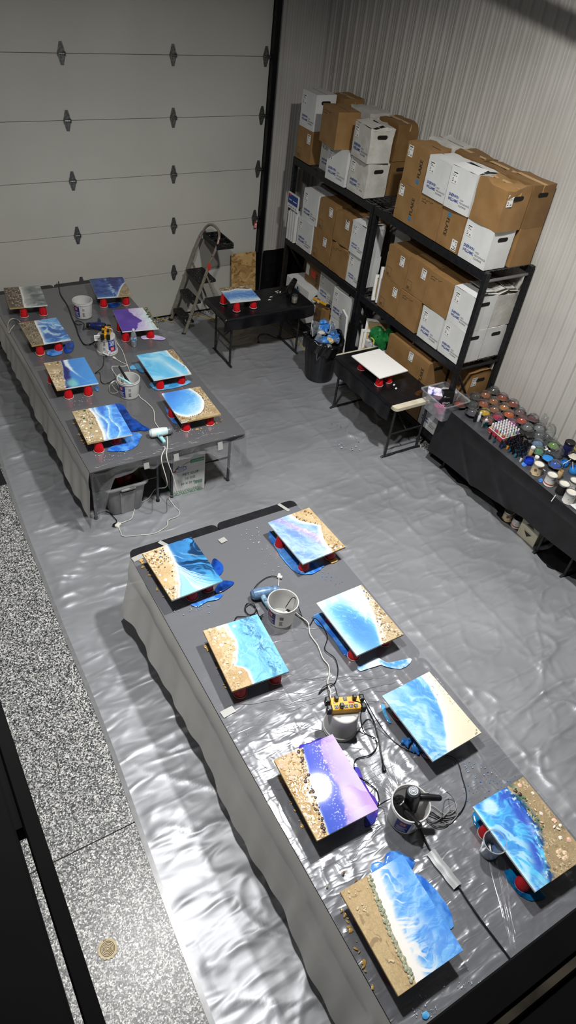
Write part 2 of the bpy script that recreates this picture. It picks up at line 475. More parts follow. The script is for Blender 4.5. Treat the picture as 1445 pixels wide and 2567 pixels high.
# ================================================================ folding tables
m_tabletop = mat('black_table_cover', '#17171a', .38, 0, '#202024', 8, bump=.2, bscale=14)
m_leg = mat('table_leg_steel', '#55565a', .38, .6, '#3d3e41', 30)
m_rubber = mat('rubber_tip', '#131315', .7)
m_cream = mat('cream_tabletop', '#d8d1bd', .5, 0, '#c7bda4', 12)
def rrect(x0, x1, y0, y1, r, n=5):
    out = []
    for cx, cy, a0 in ((x1-r,y0+r,-PI/2),(x1-r,y1-r,0),(x0+r,y1-r,PI/2),(x0+r,y0+r,PI)):
        for k in range(n+1):
            a = a0+PI/2*k/n; out.append((cx+r*math.cos(a), cy+r*math.sin(a)))
    return out
def folding_table(label, cx, cy, W, Ln, H, top_m, group=None, alongx=False, tfoot=False, leg_m=None, inset=.2):
    """Table with its length along its own y axis."""
    leg_m = leg_m or m_leg
    t = thing('folding_table', label, 'table', (cx, cy, 0), PI/2 if alongx else 0, group)
    b = MB(); b.prism(rrect(-W/2, W/2, -Ln/2, Ln/2, .05), H-.045, H)
    b.build('tabletop', top_m, t, bevel=.006, bseg=2)
    for sy in (-1, 1):
        yy = sy*(Ln/2-inset)
        for sx in (-1, 1):
            l = MB(); x = sx*(W/2-.07)
            l.cyl((x, yy, .012), (x, yy, H-.045), .0145, 10)
            lo = l.build('leg', leg_m, t, smooth=40)
            if not tfoot: f_ = MB(); f_.cyl((x, yy, 0), (x, yy, .03), .019, 10); f_.build('rubber_tip', m_rubber, lo, smooth=40)
        for zz, rr_ in ((H-.06, .013), (H*.45, .010)):
            c = MB(); c.cyl((-W/2+.07, yy, zz), (W/2-.07, yy, zz), rr_, 8); c.build('crossbar', leg_m, t, smooth=40)
        if tfoot:
            c = MB(); c.tube([(-W/2+.02, yy, .012), (-W/2+.04, yy, .022), (W/2-.04, yy, .022), (W/2-.02, yy, .012)], .016, 8); c.build('foot_bar', leg_m, t, smooth=40)
        d = MB(); d.tube([(0, yy, H*.45), (0, sy*(Ln/2-.62), H-.05)], .008, 6); d.build('brace', leg_m, t, smooth=40)
    return t
GT = 'long folding tables set side by side'
for i, (x, y, lab) in enumerate((
    (1.59, 2.775, 'black-topped folding table under the deep navy blue wave canvas and the shell beach canvas'),
    (2.345, 2.775, 'black-topped folding table under the lilac-streaked canvas and the gravel-edged blue canvas'),
    (1.59, .935, 'black-topped folding table under the purple canvas and the wide sand canvas with a pebble line'),
    (2.345, .935, 'black-topped folding table under the turquoise reef canvas and the pearl-edged blue canvas'),
    (1.635, 7.44, 'black-topped folding table under the grey seascape canvas and the brown gravel canvas'),
    (2.415, 7.44, 'black-topped folding table under the midnight blue canvas and the violet canvas by the garage door'),
    (1.635, 5.605, 'black-topped folding table with the grey tote under its end'),
    (2.415, 5.605, 'black-topped folding table with the white cup carton under its end'))):
    folding_table(lab, x, y, .75 if y < 4 else .77, 1.83, .735, m_tabletop, GT)
m_gun = mat('gunmetal_leg', '#3f4043', .4, .6, '#2c2d30', 30)
folding_table('small black-covered folding table by the step ladder and particle board', 4.30, 7.16, .56, 1.24, .725, m_tabletop, None, True, True, m_gun, .12)
folding_table('small cream-edged folding table beside the racks carrying the blank canvas', 4.79, 5.10, .60, 1.20, .72, m_cream, None, False, True, m_gun, .07)

# black cloths over the two small tables
m_bplast = mat('black_plastic_film', '#101013', .28, 0, '#16161a', 14, bump=.5, bscale=9)
def drape_cloth(name, label, x0, x1, y0, y1, H, hang, cat='tablecloth', seed=1, mm=None, ov=.012, n=70):
    """Cloth lying on a top and hanging by hang = (left, right, near, far)."""
    hl, hr, hn, hf = hang
    xs = np.concatenate([np.linspace(-hl, 0, max(2, int(hl/.02))), np.linspace(0, x1-x0, n)[1:-1] if True else [], np.linspace(x1-x0, x1-x0+hr, max(2, int(hr/.02)))])
    ys = np.concatenate([np.linspace(-hn, 0, max(2, int(hn/.02))), np.linspace(0, y1-y0, n)[1:-1], np.linspace(y1-y0, y1-y0+hf, max(2, int(hf/.02)))])
    A, B = np.meshgrid(xs, ys)
    W = x1-x0; D = y1-y0
    dx = np.where(A < 0, -A, np.where(A > W, A-W, 0)); dy = np.where(B < 0, -B, np.where(B > D, B-D, 0))
    dr = np.maximum(dx, dy)
    wob = .012*np.sin(B*23+seed)*(dx > 0)*dx/.2+.012*np.sin(A*21+seed)*(dy > 0)*dy/.2
    X = x0+np.clip(A, 0, W)+np.where(A < 0, -ov-wob-.05*dx, np.where(A > W, ov+wob+.05*dx, 0))
    Y = y0+np.clip(B, 0, D)+np.where(B < 0, -ov-wob-.05*dy, np.where(B > D, ov+wob+.05*dy, 0))
    Z = H+.004+.004*fbm(A*5, B*5, 3, seed)*(dr == 0)-dr
    o = put(grid_mesh(name, X, Y, Z, mm or m_bplast), name)
    return tag(o, label, cat)
drape_cloth('tablecloth', 'black plastic cloth over the small table with the red-cupped sand-topped canvas', 3.665, 4.935, 6.865, 7.45, .727, (.05,.03,.16,.04), seed=3)
drape_cloth('tablecloth', 'black cloth under the blank white canvas, short of the cream table end', 4.483, 5.085, 4.57, 5.66, .722, (.20,.04,.0,.0), seed=5)

# ================================================================ clear film over the long rows
def film_mat(name, tint, haze, rough, bump, stretch, scale=9, yfade=None, metal=.25, gloss=.10):
    m = bpy.data.materials.new(name); m.use_nodes = True
    nt = m.node_tree; N = nt.nodes; L = nt.links; N.clear()
    o = N.new('ShaderNodeOutputMaterial'); tc = N.new('ShaderNodeTexCoord')
    t = N.new('ShaderNodeBsdfTransparent')
    d = N.new('ShaderNodeBsdfPrincipled'); d.inputs['Base Color'].default_value = (*lin(tint), 1)
    d.inputs['Roughness'].default_value = rough; d.inputs['Specular IOR Level'].default_value = .8
    d.inputs['Metallic'].default_value = metal
    mp = N.new('ShaderNodeMapping'); mp.inputs['Scale'].default_value = stretch; mp.inputs['Rotation'].default_value = (0, 0, .45 if yfade else 0)
    L.new(tc.outputs['Object'], mp.inputs[0])
    n1 = N.new('ShaderNodeTexNoise'); n1.noise_type = 'RIDGED_MULTIFRACTAL'; n1.inputs['Scale'].default_value = scale; n1.inputs['Detail'].default_value = 6; n1.inputs['Distortion'].default_value = .7
    n1.normalize = False
    L.new(mp.outputs[0], n1.inputs['Vector'])
    bp = N.new('ShaderNodeBump'); bp.inputs['Strength'].default_value = bump; bp.inputs['Distance'].default_value = .0025
    L.new(n1.outputs[0], bp.inputs['Height']); L.new(bp.outputs[0], d.inputs['Normal'])
    if yfade:      # the film is crumpled more at one end of the row
        sx = N.new('ShaderNodeSeparateXYZ'); L.new(tc.outputs['Object'], sx.inputs[0])
        mr = N.new('ShaderNodeMapRange'); mr.inputs['From Min'].default_value = yfade[0]; mr.inputs['From Max'].default_value = yfade[1]; mr.inputs['To Min'].default_value = bump; mr.inputs['To Max'].default_value = yfade[2]
        L.new(sx.outputs['Y'], mr.inputs[0]); L.new(mr.outputs[0], bp.inputs['Strength'])
    g = N.new('ShaderNodeBsdfGlossy'); g.inputs['Roughness'].default_value = rough*.6; L.new(bp.outputs[0], g.inputs['Normal'])
    a = N.new('ShaderNodeMixShader'); a.inputs[0].default_value = haze
    L.new(t.outputs[0], a.inputs[1]); L.new(d.outputs[0], a.inputs[2])
    c = N.new('ShaderNodeMixShader'); c.inputs[0].default_value = gloss
    L.new(a.outputs[0], c.inputs[1]); L.new(g.outputs[0], c.inputs[2])
    L.new(c.outputs[0], o.inputs[0])
    return m
m_film = film_mat('clear_table_film', '#999ba2', .68, .22, .9, (.45, 1.7, 1), 20, (1.5, 2.5, .10), .3, .10)
m_filmb = film_mat('clear_table_film_flat', '#8a8b90', .55, .26, .15, (1, 1.5, 1), 5, None, .2)
m_drape = film_mat('hanging_film', '#d2d1cc', .90, .38, .3, (10, 10, .5), 2.2, None, .15, .06)
m_apron = film_mat('thin_film_end', '#a9aaad', .16, .12, .6, (2, 2, 1), 5)
def film_row(label, x0, x1, y0, y1, H, stars, side_z, seed, amp, fm):
    root = thing('table_film', label, 'plastic sheet', (0,0,0))
    nx_, ny_ = int((x1-x0)/.011), int((y1-y0)/.011)
    Y, X = np.meshgrid(np.linspace(y0, y1, ny_), np.linspace(x0, x1, nx_), indexing='ij')
    wx = X+.12*fbm(X*2, Y*2, 3, seed); wy = Y+.12*fbm(X*2+5, Y*2, 3, seed+1)
    Z = .0035*(1-np.abs(2*vnoise(wx*5, wy*11, seed+2)-1))**4+.003*(1-np.abs(2*vnoise(wx*13, wy*6, seed+3)-1))**4+.0012*fbm(X*25, Y*25, 2, seed+4)
    Z = Z*amp(X, Y)
    for cx, cy, R, a in stars:
        dx = X-cx; dy = Y-cy; rr = np.hypot(dx, dy); an = np.arctan2(dy, dx)
        fold = (1-np.abs(2*vnoise(an*12+1.2*vnoise(rr*4, rr*0+.5, seed+8), rr*.8, seed+9)-1))**2
        Z = Z+a*fold*np.exp(-rr/R)*sstep(.09, .16, rr)
    ex = np.minimum(X-x0, x1-X); Z = Z*sstep(0, .03, ex)
    put(grid_mesh('top_film', X, Y, H+.003+Z, fm), 'top_film', root)
    # the left edge hangs down, flaring a little and gathered in soft pleats
    n2 = 40
    S, Yh = np.meshgrid(np.linspace(0, 1, n2), np.linspace(y0, y1, 260))
    bot = np.interp(Yh, side_z[0], side_z[1])+.025*np.sin(Yh*5.3+seed)+.015*np.sin(Yh*13.1)
    flare = np.interp(Yh, side_z[0], side_z[2])
    Zs = H+.003-(H-bot)*S
    Xs = x0-.004-flare*S**1.3-(.010*np.sin(Yh*9+2*np.sin(Yh*2.1))+.006*np.sin(Yh*27+S*2))*S-.012*np.sin(np.clip(S*9, 0, PI))
    put(grid_mesh('side_drape', Xs, Yh, Zs, m_drape), 'side_drape', root)
    return root
film_front = film_row('clear plastic film over the tables carrying the purple canvas, draped down their long side', 1.205, 2.735, -.1, 3.60, .735,
    ((1.93, 1.30, .34, .007), (1.98, 2.62, .3, .003), (2.35, .35, .25, .005), (1.75, .25, .3, .003)),
    ([-.1, .4, 1.0, 2.4, 3.3, 3.60], [.12, .12, .16, .22, .25, .12], [.08, .08, .08, .08, .10, .12]), 21,
    lambda X, Y: .25+.65*sstep(2.3, 1.6, Y)+.25*sstep(2.6, 2.3, Y), m_film)
film_back = film_row('clear plastic film over the tables carrying the violet canvas, hanging near the grey tote', 1.255, 2.795, 4.70, 8.25, .735,
    ((2.0, 6.2, .3, .006), (2.05, 5.2, .3, .004)),
    ([4.7, 4.9, 5.6, 7.0, 8.25], [.16, .20, .30, .38, .42], [.05, .05, .06, .06, .05]), 47, lambda X, Y: .4+0*X, m_filmb)
# loose end of the film wrapped over the near end of the back tables
A_, S_ = np.meshgrid(np.linspace(0, 1, 150), np.linspace(0, 1, 30))
Xa = 1.25+1.56*A_
dep = np.interp(A_, [0, .06, .14, .25, .5, .72, .84, .92, 1], [.55, .50, .12, .09, .11, .10, .28, .50, .46])+.012*np.sin(A_*40)
Ya = 4.695-.018*np.sin(S_*PI)-.03*S_*np.sin(A_*17+1)**2-.012*np.sin(A_*55)*S_
put(grid_mesh('end_drape', Xa, Ya, .742-dep*S_+.004*np.sin(A_*33), m_apron), 'end_drape', film_back)
Yr, S_ = np.meshgrid(np.linspace(4.70, 5.25, 50), np.linspace(0, 1, 25))
put(grid_mesh('corner_drape', 2.80+.03*S_+.012*np.sin(Yr*30)*S_, Yr, .742-np.interp(Yr, [4.7, 4.95, 5.25], [.46, .38, .02])*S_, m_apron), 'corner_drape', film_back)
# sharp folds standing up from the crumpled film
m_fold = mat('film_fold_skin', '#8c8d92', .12, .35, '#a3a4a8', 40, spec=.9)
def fold(root, a, c, r=.0018, sag=.01, seed=0):
    rr = random.Random(seed); a = Vector(a); c = Vector(c); d = c-a; p = Vector((-d.y, d.x, 0)).normalized(); n = 7
    pts = [a+d*k/n+p*sag*(rr.random()-.5)*2 for k in range(n+1)]
    b = MB(); b.tube(pts, [.0003, r, r*.8, r, r*.6, .0003], 6, n=4); b.build('film_fold', m_fold, root, smooth=70)
rf = random.Random(17); zf = .7425
for k in range(9):
    fold(film_front, (2.214, 0.673, 0.743) if k < 3 else ((2.272, 0.566, 0.743) if k > 5 else (2.237, 0.610, 0.743)), ((1.948, 0.140, 0.743)[0]+.012*(k-4)*.5, (1.948, 0.140, 0.743)[1]+.004*(k-4), zf), .0024, .006, k)
for k in range(30):
    an = math.radians(55+130*k/30+rf.uniform(-3, 3)); r0 = rf.uniform(.115, .16); r1 = r0+rf.uniform(.12, .38)
    fold(film_front, (1.865+r0*math.cos(an), .985+r0*math.sin(an), zf), (1.865+r1*math.cos(an+.1), .985+r1*math.sin(an+.1), zf), rf.uniform(.0012, .0022), .008, 40+k)
for k in range(34):
    x = rf.uniform(1.25, 2.4); y = rf.uniform(1.55, 2.75); L_ = rf.uniform(.12, .45); an = math.radians(rf.uniform(-38, -8))
    fold(film_front, (x, y, zf), (min(2.72, x+L_*math.cos(an)), y+L_*math.sin(an), zf), rf.uniform(.001, .002), .010, 90+k)
for k in range(20):
    x = rf.uniform(1.24, 1.40); y = .1+1.9*k/20+rf.uniform(-.04, .04); fold(film_front, (x, y, zf), (x+rf.uniform(.02, .07), y-rf.uniform(.03, .12), zf), rf.uniform(.001, .002), .006, 200+k)
for k in range(22):
    x = 1.30+1.4*k/22+rf.uniform(-.03,.03); y = rf.uniform(4.71, 4.83); fold(film_back, (x, y, zf), (x+rf.uniform(.06, .16), y+rf.uniform(-.03, .02), zf), rf.uniform(.0015, .003), .006, 300+k)
# bits of tape holding the film
m_tape = clear_mat('clear_packing_tape', '#d9d9d6', .25, .55, .12)
def tape(label, c, L, W, rz, tilt=0):
    b = MB(); b.box(-L/2, L/2, -W/2, W/2, 0, .0006)
    o = b.build('tape_strip', m_tape, M=T(*c) @ RZ(rz) @ RX(tilt))
    return tag(o, label, 'tape', 'tape strips holding the film')


# ================================================================ poured-resin seascapes
def srgb(c):
    c = c.lstrip('#'); return np.array([int(c[i:i+2], 16)/255 for i in (0, 2, 4)])
def to_lin(a): return np.where(a <= .04045, a/12.92, ((a+.055)/1.055)**2.4)
class Paint:
    """Colour array over a canvas: u to the right, v towards the near edge."""
    def __init__(s, n, m, seed):
        s.v, s.u = np.meshgrid(np.linspace(0, 1, m), np.linspace(0, 1, n), indexing='ij')
        s.x = s.u*.8; s.y = s.v; s.seed = seed
        s.c = np.zeros((m, n, 3)); s.h = np.zeros((m, n)); s.ink = .5; s.calm = .6
    def n(s, f=4, o=4, k=0, sx=1, sy=1, rot=0, warp=0):
        x, y = s.x, s.y
        if warp:
            w1 = fbm(x*3, y*3, 3, s.seed+90+k)-.5; w2 = fbm(x*3+9, y*3+4, 3, s.seed+91+k)-.5
            x = x+warp*w1; y = y+warp*w2
        if rot: c, t = math.cos(rot), math.sin(rot); x, y = c*x+t*y, c*y-t*x
        return fbm(x*f*sx, y*f*sy, o, s.seed+k)
    def fill(s, col): s.c[:] = srgb(col)
    def mix(s, col, m):
        m = np.clip(m, 0, 1)[..., None]; col = srgb(col) if isinstance(col, str) else col
        s.c = s.c*(1-m)+col*m
    def ramp(s, t, stops):
        ps = [p for p, _ in stops]; cs = np.array([srgb(c) for _, c in stops])
        return np.stack([np.interp(t, ps, cs[:, i]) for i in range(3)], -1)
    def shore(s, pts, side, wig=.03):
        """Signed distance into the water from a shoreline u(v)."""
        pts = sorted(pts); sv = np.interp(s.v, [p[0] for p in pts], [p[1] for p in pts])
        sv = sv+wig*(s.n(5, 4, 60)-.5)*2+wig*.5*(s.n(18, 3, 61)-.5)
        s.d = (s.u-sv)*side
        return s.d
    def sand(s, d, a, b, grit=0., dark='#5a4630', light='#f2e8d2'):
        m = sstep(.012, -.012, d)
        k = s.n(6, 4, 30)
        col = s.ramp(k, [(.3, a), (.7, b)])
        g = s.n(90, 2, 31)
        col = np.clip((col*.74+.26*col.mean(-1, keepdims=True))*1.0, 0, 1)*(1+.16*(g-.5))[..., None]
        s.mix(col, m)
        if grit:
            g1 = s.n(48, 2, 32); g2 = s.n(55, 2, 33); z = s.n(5, 3, 34)
            s.mix(dark, m*sstep(.60, .68, g1)*grit*sstep(.3, .6, z)); s.mix(light, m*sstep(.62, .70, g2)*grit*sstep(.3, .55, z))
            s.h += m*.004*sstep(.55, .75, g1)*grit
    def foam(s, d, w, amt=1., col='#f3f3ef', k=70):
        e = d-w*.4*(s.n(9, 4, k, warp=.3)-.3)
        s.mix(col, amt*np.exp(-np.clip(e, 0, 9)**2/(w*w))*sstep(-.03, .0, d))
    def streak(s, col, f, rot, lo, hi, amt=1., k=40, ratio=6, warp=.5, mask=1.):
        s.mix(col, amt*mask*sstep(lo, hi, s.n(f, 5, k, sx=1, sy=ratio, rot=rot, warp=warp)))
    def lines(s, col, f, rot, wdt, amt=1., k=45, ratio=4, warp=.6, mask=1.):
        q = s.n(f, 3, k, sx=1, sy=ratio, rot=rot, warp=warp*s.calm); amt *= s.ink
        s.mix(col, amt*mask*np.exp(-(np.abs(q-.5)/wdt)**2))
    def out(s):
        c = np.clip(s.c, 0, 1); return to_lin(c)

SIZES = {}
def paint(kind, n, m):
    p = Paint(n, m, sum(map(ord, kind))*7 % 997); u, v = p.u, p.v
    if kind in ('navy', 'shell', 'purple'): p.ink = p.calm = 1.
    if kind == 'navy':
        d = p.shore([(0,.46),(.2,.44),(.5,.38),(.8,.26),(1,.10)], 1)
        p.fill('#1673b4')
        w = v-np.interp(u+.05*(p.n(4,3,2)-.5), [0,.3,.42,.46,.56,.75,1], [-.2,.02,.28,.56,.72,.87,.98])   # the breaking wave
        p.c = p.ramp(np.clip(u*.7+.3*p.n(3,4,3,warp=.6), 0, 1), [(.2,'#0d2d55'),(.5,'#0f5c9c'),(.8,'#1f8fcf'),(1,'#2fa3e0')])
        p.streak('#07294f', 3.2, .5, .46, .66, .9, 41, 5, mask=sstep(.05, -.35, w)*sstep(.35,.6,u+.4*(1-v)))
        p.streak('#0a2340', 2.5, -.2, .5, .7, .85, 42, 6, mask=sstep(.62,.35,u+.15*v))
        p.streak('#3a78d8', 3, .7, .52, .7, .8, 43, 6, mask=sstep(.35,.0,v))
        p.streak('#c9e4f2', 4, .5, .60, .75, .7, 44, 7, mask=sstep(.25,.0,np.abs(v-.32)))
        p.mix(p.ramp(np.clip(w*2.2+.3*p.n(4,4,7)-.1,0,1), [(0,'#1c84bf'),(.35,'#8fcfe4'),(.7,'#c4e8ea'),(1,'#8ad3dc')]), sstep(-.01,.05,w)*sstep(.0,.1,d))
        for k, o in enumerate((-.10,-.06,-.03,0,.035,.07,.11)):
            p.mix('#f2f6f6', .95*np.exp(-((w-o+.02*(p.n(8,3,50+k)-.5))/.010)**2)*sstep(-.02,.05,d)*sstep(1.05,.5,u))
        p.foam(d, .055, 1.)
        p.sand(d, '#d8b67e', '#c9a264', .7)
        p.mix('#f5efe2', .8*sstep(.06,.0,np.abs(d+.04))*sstep(.5,.6,p.n(20,3,9)))
    elif kind == 'lilac':
        d = p.shore([(0,.53),(.2,.63),(.33,.80),(.42,.91),(.5,.87),(.71,.75),(.85,.72),(1,.68)], -1)
        q = p.n(2.2, 4, 3, rot=.85, sy=3, warp=.3)
        p.c = p.ramp(np.clip(q, 0, 1), [(.25,'#5f86dd'),(.45,'#7fa6ec'),(.6,'#93b3f0'),(.75,'#6f93e2')])
        b = u-v*.62-.22+.12*(p.n(4,4,4)-.5)
        p.mix('#a58fd6', .75*np.exp(-(b/.09)**2)); p.mix('#c9a9cf', .6*np.exp(-((b-.05)/.04)**2)*sstep(.2,.5,v+u*.3))
        p.lines('#e6eefb', 4, .8, .035, .6, 45, 4); p.lines('#4c74d8', 5, .8, .03, .5, 46, 4)
        p.mix('#dfeaf6', .35*sstep(.7,1.0,v)*sstep(.35,.6,p.n(5,4,8,rot=.6,sy=3))); p.mix('#d8e9f2', .3*sstep(.22,.0,u)*sstep(.4,.6,p.n(6,4,6)))
        p.foam(d, .075); p.lines('#8fb0e2', 9, 1.0, .04, .5, 47, 3, mask=sstep(.16,.05,d))
        p.sand(d, '#cdae78', '#bd9a5e', .25)
    elif kind == 'shell':
        d = p.shore([(0,.40),(.3,.42),(.45,.36),(.60,.27),(.66,.20),(.74,.34),(.82,.38),(1,.34)], 1, .02)
        q = p.n(3, 4, 3, sx=2.6, sy=.8, rot=.25, warp=.5)
        p.c = p.ramp(q, [(.3,'#5fb2ea'),(.5,'#7cc4f2'),(.7,'#59aae4')])
        z = np.exp(-((u-(.80-.05*np.sin(v*5)))/.15)**2)
        p.streak('#2f6d92', 4, 1.3, .42, .62, .85, 41, 5, mask=z); p.lines('#123f66', 5, 1.2, .02, .85, 42, 4, mask=z)
        p.lines('#a9c9d8', 7, 1.25, .025, .8, 43, 4, mask=z); p.streak('#7a8d98', 6, 1.2, .58, .7, .7, 44, 4, mask=z*sstep(.3,.8,v))
        p.lines('#a8dcf8', 3.5, 1.4, .02, .5, 45, 5)
        p.foam(d, .035)
        p.sand(d, '#d4b27a', '#c59d60', .25)
        p.mix('#f3eee2', sstep(.05,.0,np.abs(d+.03))*sstep(.42,.5,p.n(12,3,9))*sstep(.75,.6,v)); p.mix('#f3eee2', .9*sstep(.14,.05,np.hypot(u-.32,(v-.02)*1.2)))
    elif kind == 'gravel':
        d = p.shore([(0,.98),(.25,.90),(.5,.82),(.8,.66),(1,.55)], -1, .03)
        p.fill('#a9d4ea')
        g = np.hypot((u-.38-.25*(v-.5))*1.35, (v-.56)*.8)+.16*(p.n(4,4,3,warp=.4)-.5)
        p.mix(p.ramp(g, [(.05,'#2c7fdc'),(.25,'#4f9fe8'),(.42,'#8ec8ee'),(.6,'#cfe6ea')]), sstep(.62,.3,g))
        p.mix('#e3e9e2', sstep(.4,.6,u-v*.35+.25*(p.n(5,4,6,rot=.9,sy=3,warp=.5)-.5))); p.mix('#ecefe8', .8*sstep(.2,.0,v)*sstep(.3,.6,p.n(5,4,5)))
        p.streak('#9fcdea', 5, .95, .5, .68, .7, 41, 5, mask=sstep(.4,.6,u)); p.lines('#fbfbf6', 6, .95, .03, .7, 42, 4)
        p.lines('#1d66c4', 5, .9, .02, .6, 43, 4, mask=sstep(.3,.1,g))
        p.mix('#2f7fe0', .75*sstep(.42,.1,np.hypot((u-.36)*1.1,(v-.78)*.9)+.1*(p.n(4,3,11)-.5)))
        p.foam(d, .04, .9); p.sand(d, '#c2a778', '#b79a68', .9, '#6d5a42', '#f4efe4')
        p.mix('#efe9db', .8*sstep(.05,-.05,d)*sstep(-.13,-.03,d)*sstep(.45,.55,p.n(30,3,9)))
    elif kind == 'pearl':
        d = p.shore([(0,.84),(.15,.85),(.35,.78),(.6,.66),(.8,.50),(1,.30)], -1, .015)
        q = p.n(2.4, 4, 3, rot=.95, sy=2.6, warp=.45)
        p.c = p.ramp(np.clip(q+.25*(u-.5), 0, 1), [(.25,'#9ccbe6'),(.42,'#5aa6e6'),(.6,'#3488e0'),(.8,'#5aa6ea')])
        p.streak('#a5d2e8', 4, 1.0, .50, .66, .8, 41, 4, mask=sstep(.5,.05,u)); p.lines('#cfe6f2', 5, 1.0, .02, .7, 42, 4); p.lines('#1f6bd0', 5, 1.0, .02, .5, 43, 4)
        p.streak('#cfe2ea', 4, .9, .52, .68, .7, 44, 4, mask=sstep(.75,1.,v)); p.mix('#d7e6ea', .6*sstep(.3,.05,v)*sstep(.4,.1,u))
        b = sstep(.02,-.03,d); p.mix(p.ramp(np.clip(-d*2.2, 0, 1), [(0,'#e4e2d6'),(.25,'#d9d6c8'),(.6,'#d6cab2'),(1,'#cfc2a8')]), b)
        p.lines('#b9c3c0', 5, 1.0, .02, .6, 46, 4, mask=b); p.lines('#f4efe2', 6, 1.0, .03, .6, 47, 4, mask=b)
        p.mix('#e7ddc4', .5*b*sstep(.05,.2,-d)); p.foam(d, .03, .8)
        p.mix('#26489e', .9*sstep(.05,.0,np.abs(d+.01+.05*(p.n(12,3,7)-.5)))*sstep(.16,.24,v)*sstep(.44,.34,v)*sstep(.4,.55,p.n(14,3,8)))
        p.streak('#3f74ae', 7, .9, .6, .7, .8, 48, 3, mask=sstep(.14,.0,np.hypot(u-.12,v-.95)))
    elif kind == 'purple':
        d = p.shore([(0,.47),(.25,.37),(.5,.29),(.75,.23),(1,.18)], 1, .025)
        bd = np.interp(v, [0,.1,.3,.59,.8,1], [.82,.70,.66,.64,.58,.46])+.08*(p.n(5,4,3,warp=.5)-.5)+.05*(p.n(16,4,4)-.5)
        p.c = p.ramp(np.clip((u-.2)*1.7+.25*(p.n(4,4,2)-.5), 0, 1), [(0,'#2a50c4'),(.35,'#3a55cc'),(.7,'#5560cf'),(1,'#6a5fc8')])
        p.mix(p.ramp(np.clip((u-bd)*3+.3*(p.n(6,4,5,warp=.4)-.3), 0, 1), [(0,'#9a86d0'),(.3,'#b7a3da'),(.7,'#c4b4e0'),(1,'#cbbbe4')]), sstep(-.01,.03,u-bd))
        p.streak('#b690d4', 4, .4, .52, .7, .8, 41, 2, mask=sstep(-.02,.05,u-bd)); p.mix('#c79fd8', .8*sstep(.22,.0,np.hypot((u-1)*1.0,v-.92)+.12*(p.n(6,3,6)-.5)))
        p.mix('#e6dcec', .6*sstep(.15,.0,np.hypot(u-.72,(v-.78)*.6)-.05))
        p.mix('#e8ecff', .8*sstep(.74,.78,p.n(70,1,9))*sstep(.05,.3,d)*sstep(.5,.2,d))
        p.foam(d, .02, .8)
        p.sand(d, '#d2a862', '#b98f4c', .9, '#7b5a2c', '#fff3d2')
    elif kind == 'wide':
        d = p.shore([(0,.46),(.25,.40),(.5,.335),(.75,.30),(1,.265)], 1, .012)
        q = p.n(2.4, 5, 3, rot=-.35, sy=3.4, warp=.35)
        p.c = p.ramp(q, [(.28,'#2f8ae6'),(.45,'#58a8f0'),(.6,'#84c2f6'),(.75,'#4c9cee')])
        p.streak('#e4eefa', 3.5, -.35, .48, .66, .8, 41, 5, warp=.3, mask=sstep(1.0,.5,u)*sstep(.02,.3,v)); p.lines('#dbe9f8', 5, .3, .03, .6, 42, 4)
        p.lines('#1f6fd2', 5, .3, .025, .6, 43, 4); p.streak('#3a86e4', 4, -.3, .5, .65, .7, 44, 3, mask=sstep(.5,.8,v)*sstep(.5,.8,u))
        p.mix('#4b9cf0', .6*sstep(.3,.05,v)*sstep(.5,.75,u))
        e = d+.05*(p.n(8,4,5,sy=3)-.5)
        p.mix('#f1eeea', sstep(.22,.09,e)); p.streak('#f1eeea', 5, .1, .45, .6, .9, 45, 5, mask=sstep(.5,.15,d))
        p.sand(d, '#cfae72', '#c6a368', .04); p.streak('#7d6a4e', 9, .9, .66, .74, .5, 49, 3, mask=sstep(0,-.06,d))
    elif kind == 'reef':
        d = p.shore([(0,.66),(.25,.70),(.54,.635),(.8,.45),(1,.29)], -1, .03)
        q = p.n(3, 5, 3, rot=.3, sy=2, warp=.8)
        p.c = p.ramp(q, [(.28,'#1a7fd8'),(.45,'#2aa4ea'),(.6,'#3cc0f0'),(.75,'#1c86e0')])
        p.lines('#bfe9f8', 4, .3, .03, .7, 42, 3); p.streak('#b9e4f4', 4, .5, .54, .7, .8, 41, 2, mask=sstep(.45,.1,d-.2)*0+sstep(.55,.25,u-.3*(1-v)*0))
        p.mix('#dff2f8', .75*sstep(.13,.06,np.hypot((u-.22)*.8,v-.09)+.06*(p.n(8,3,5)-.5)))
        p.mix('#d9f1f6', .8*sstep(.07,.0,u+.03*(p.n(9,3,6)-.5)))
        p.streak('#1447c0', 5, 1.1, .38, .58, .95, 43, 3, mask=np.exp(-((d-.13)/.12)**2))
        p.mix('#8fdcea', .7*sstep(.75,1,v)*sstep(.3,.55,p.n(5,4,7)))
        p.streak('#8f9fe6', 6, 1, .52, .66, .8, 46, 2, mask=np.exp(-((d-.08)/.05)**2)*sstep(.3,.5,v))
        p.sand(d, '#b99d6a', '#a5895a', .5, '#5e4b34', '#e9dcc0')
        p.streak('#15407e', 12, .6, .42, .56, .95, 47, 1, mask=np.exp(-(d/.055)**2)); p.streak('#2e6a58', 14, .6, .5, .6, .8, 48, 1, mask=np.exp(-((d+.05)/.05)**2)*sstep(.7,.2,v))
        p.mix('#e8f2f4', .8*sstep(.62,.70,p.n(34,2,9))*np.exp(-((d-.03)/.05)**2))
    elif kind == 'grey':
        d = p.shore([(0,.42),(.5,.40),(1,.38)], 1, .03)
        p.c = p.ramp(p.n(3,4,3,sy=2,warp=.4)+.25*(v-.6), [(.3,'#5e6b6c'),(.5,'#7f8888'),(.7,'#a3a6a3')])
        p.mix('#bdbdb8', .8*sstep(.35,.05,d+.12*(p.n(5,4,4,warp=.5)-.5))); p.streak('#c6c6c1', 4, .1, .5, .68, .7, 41, 3, mask=sstep(.6,1,v)+.4*sstep(.8,1,u)); p.foam(d,.05)
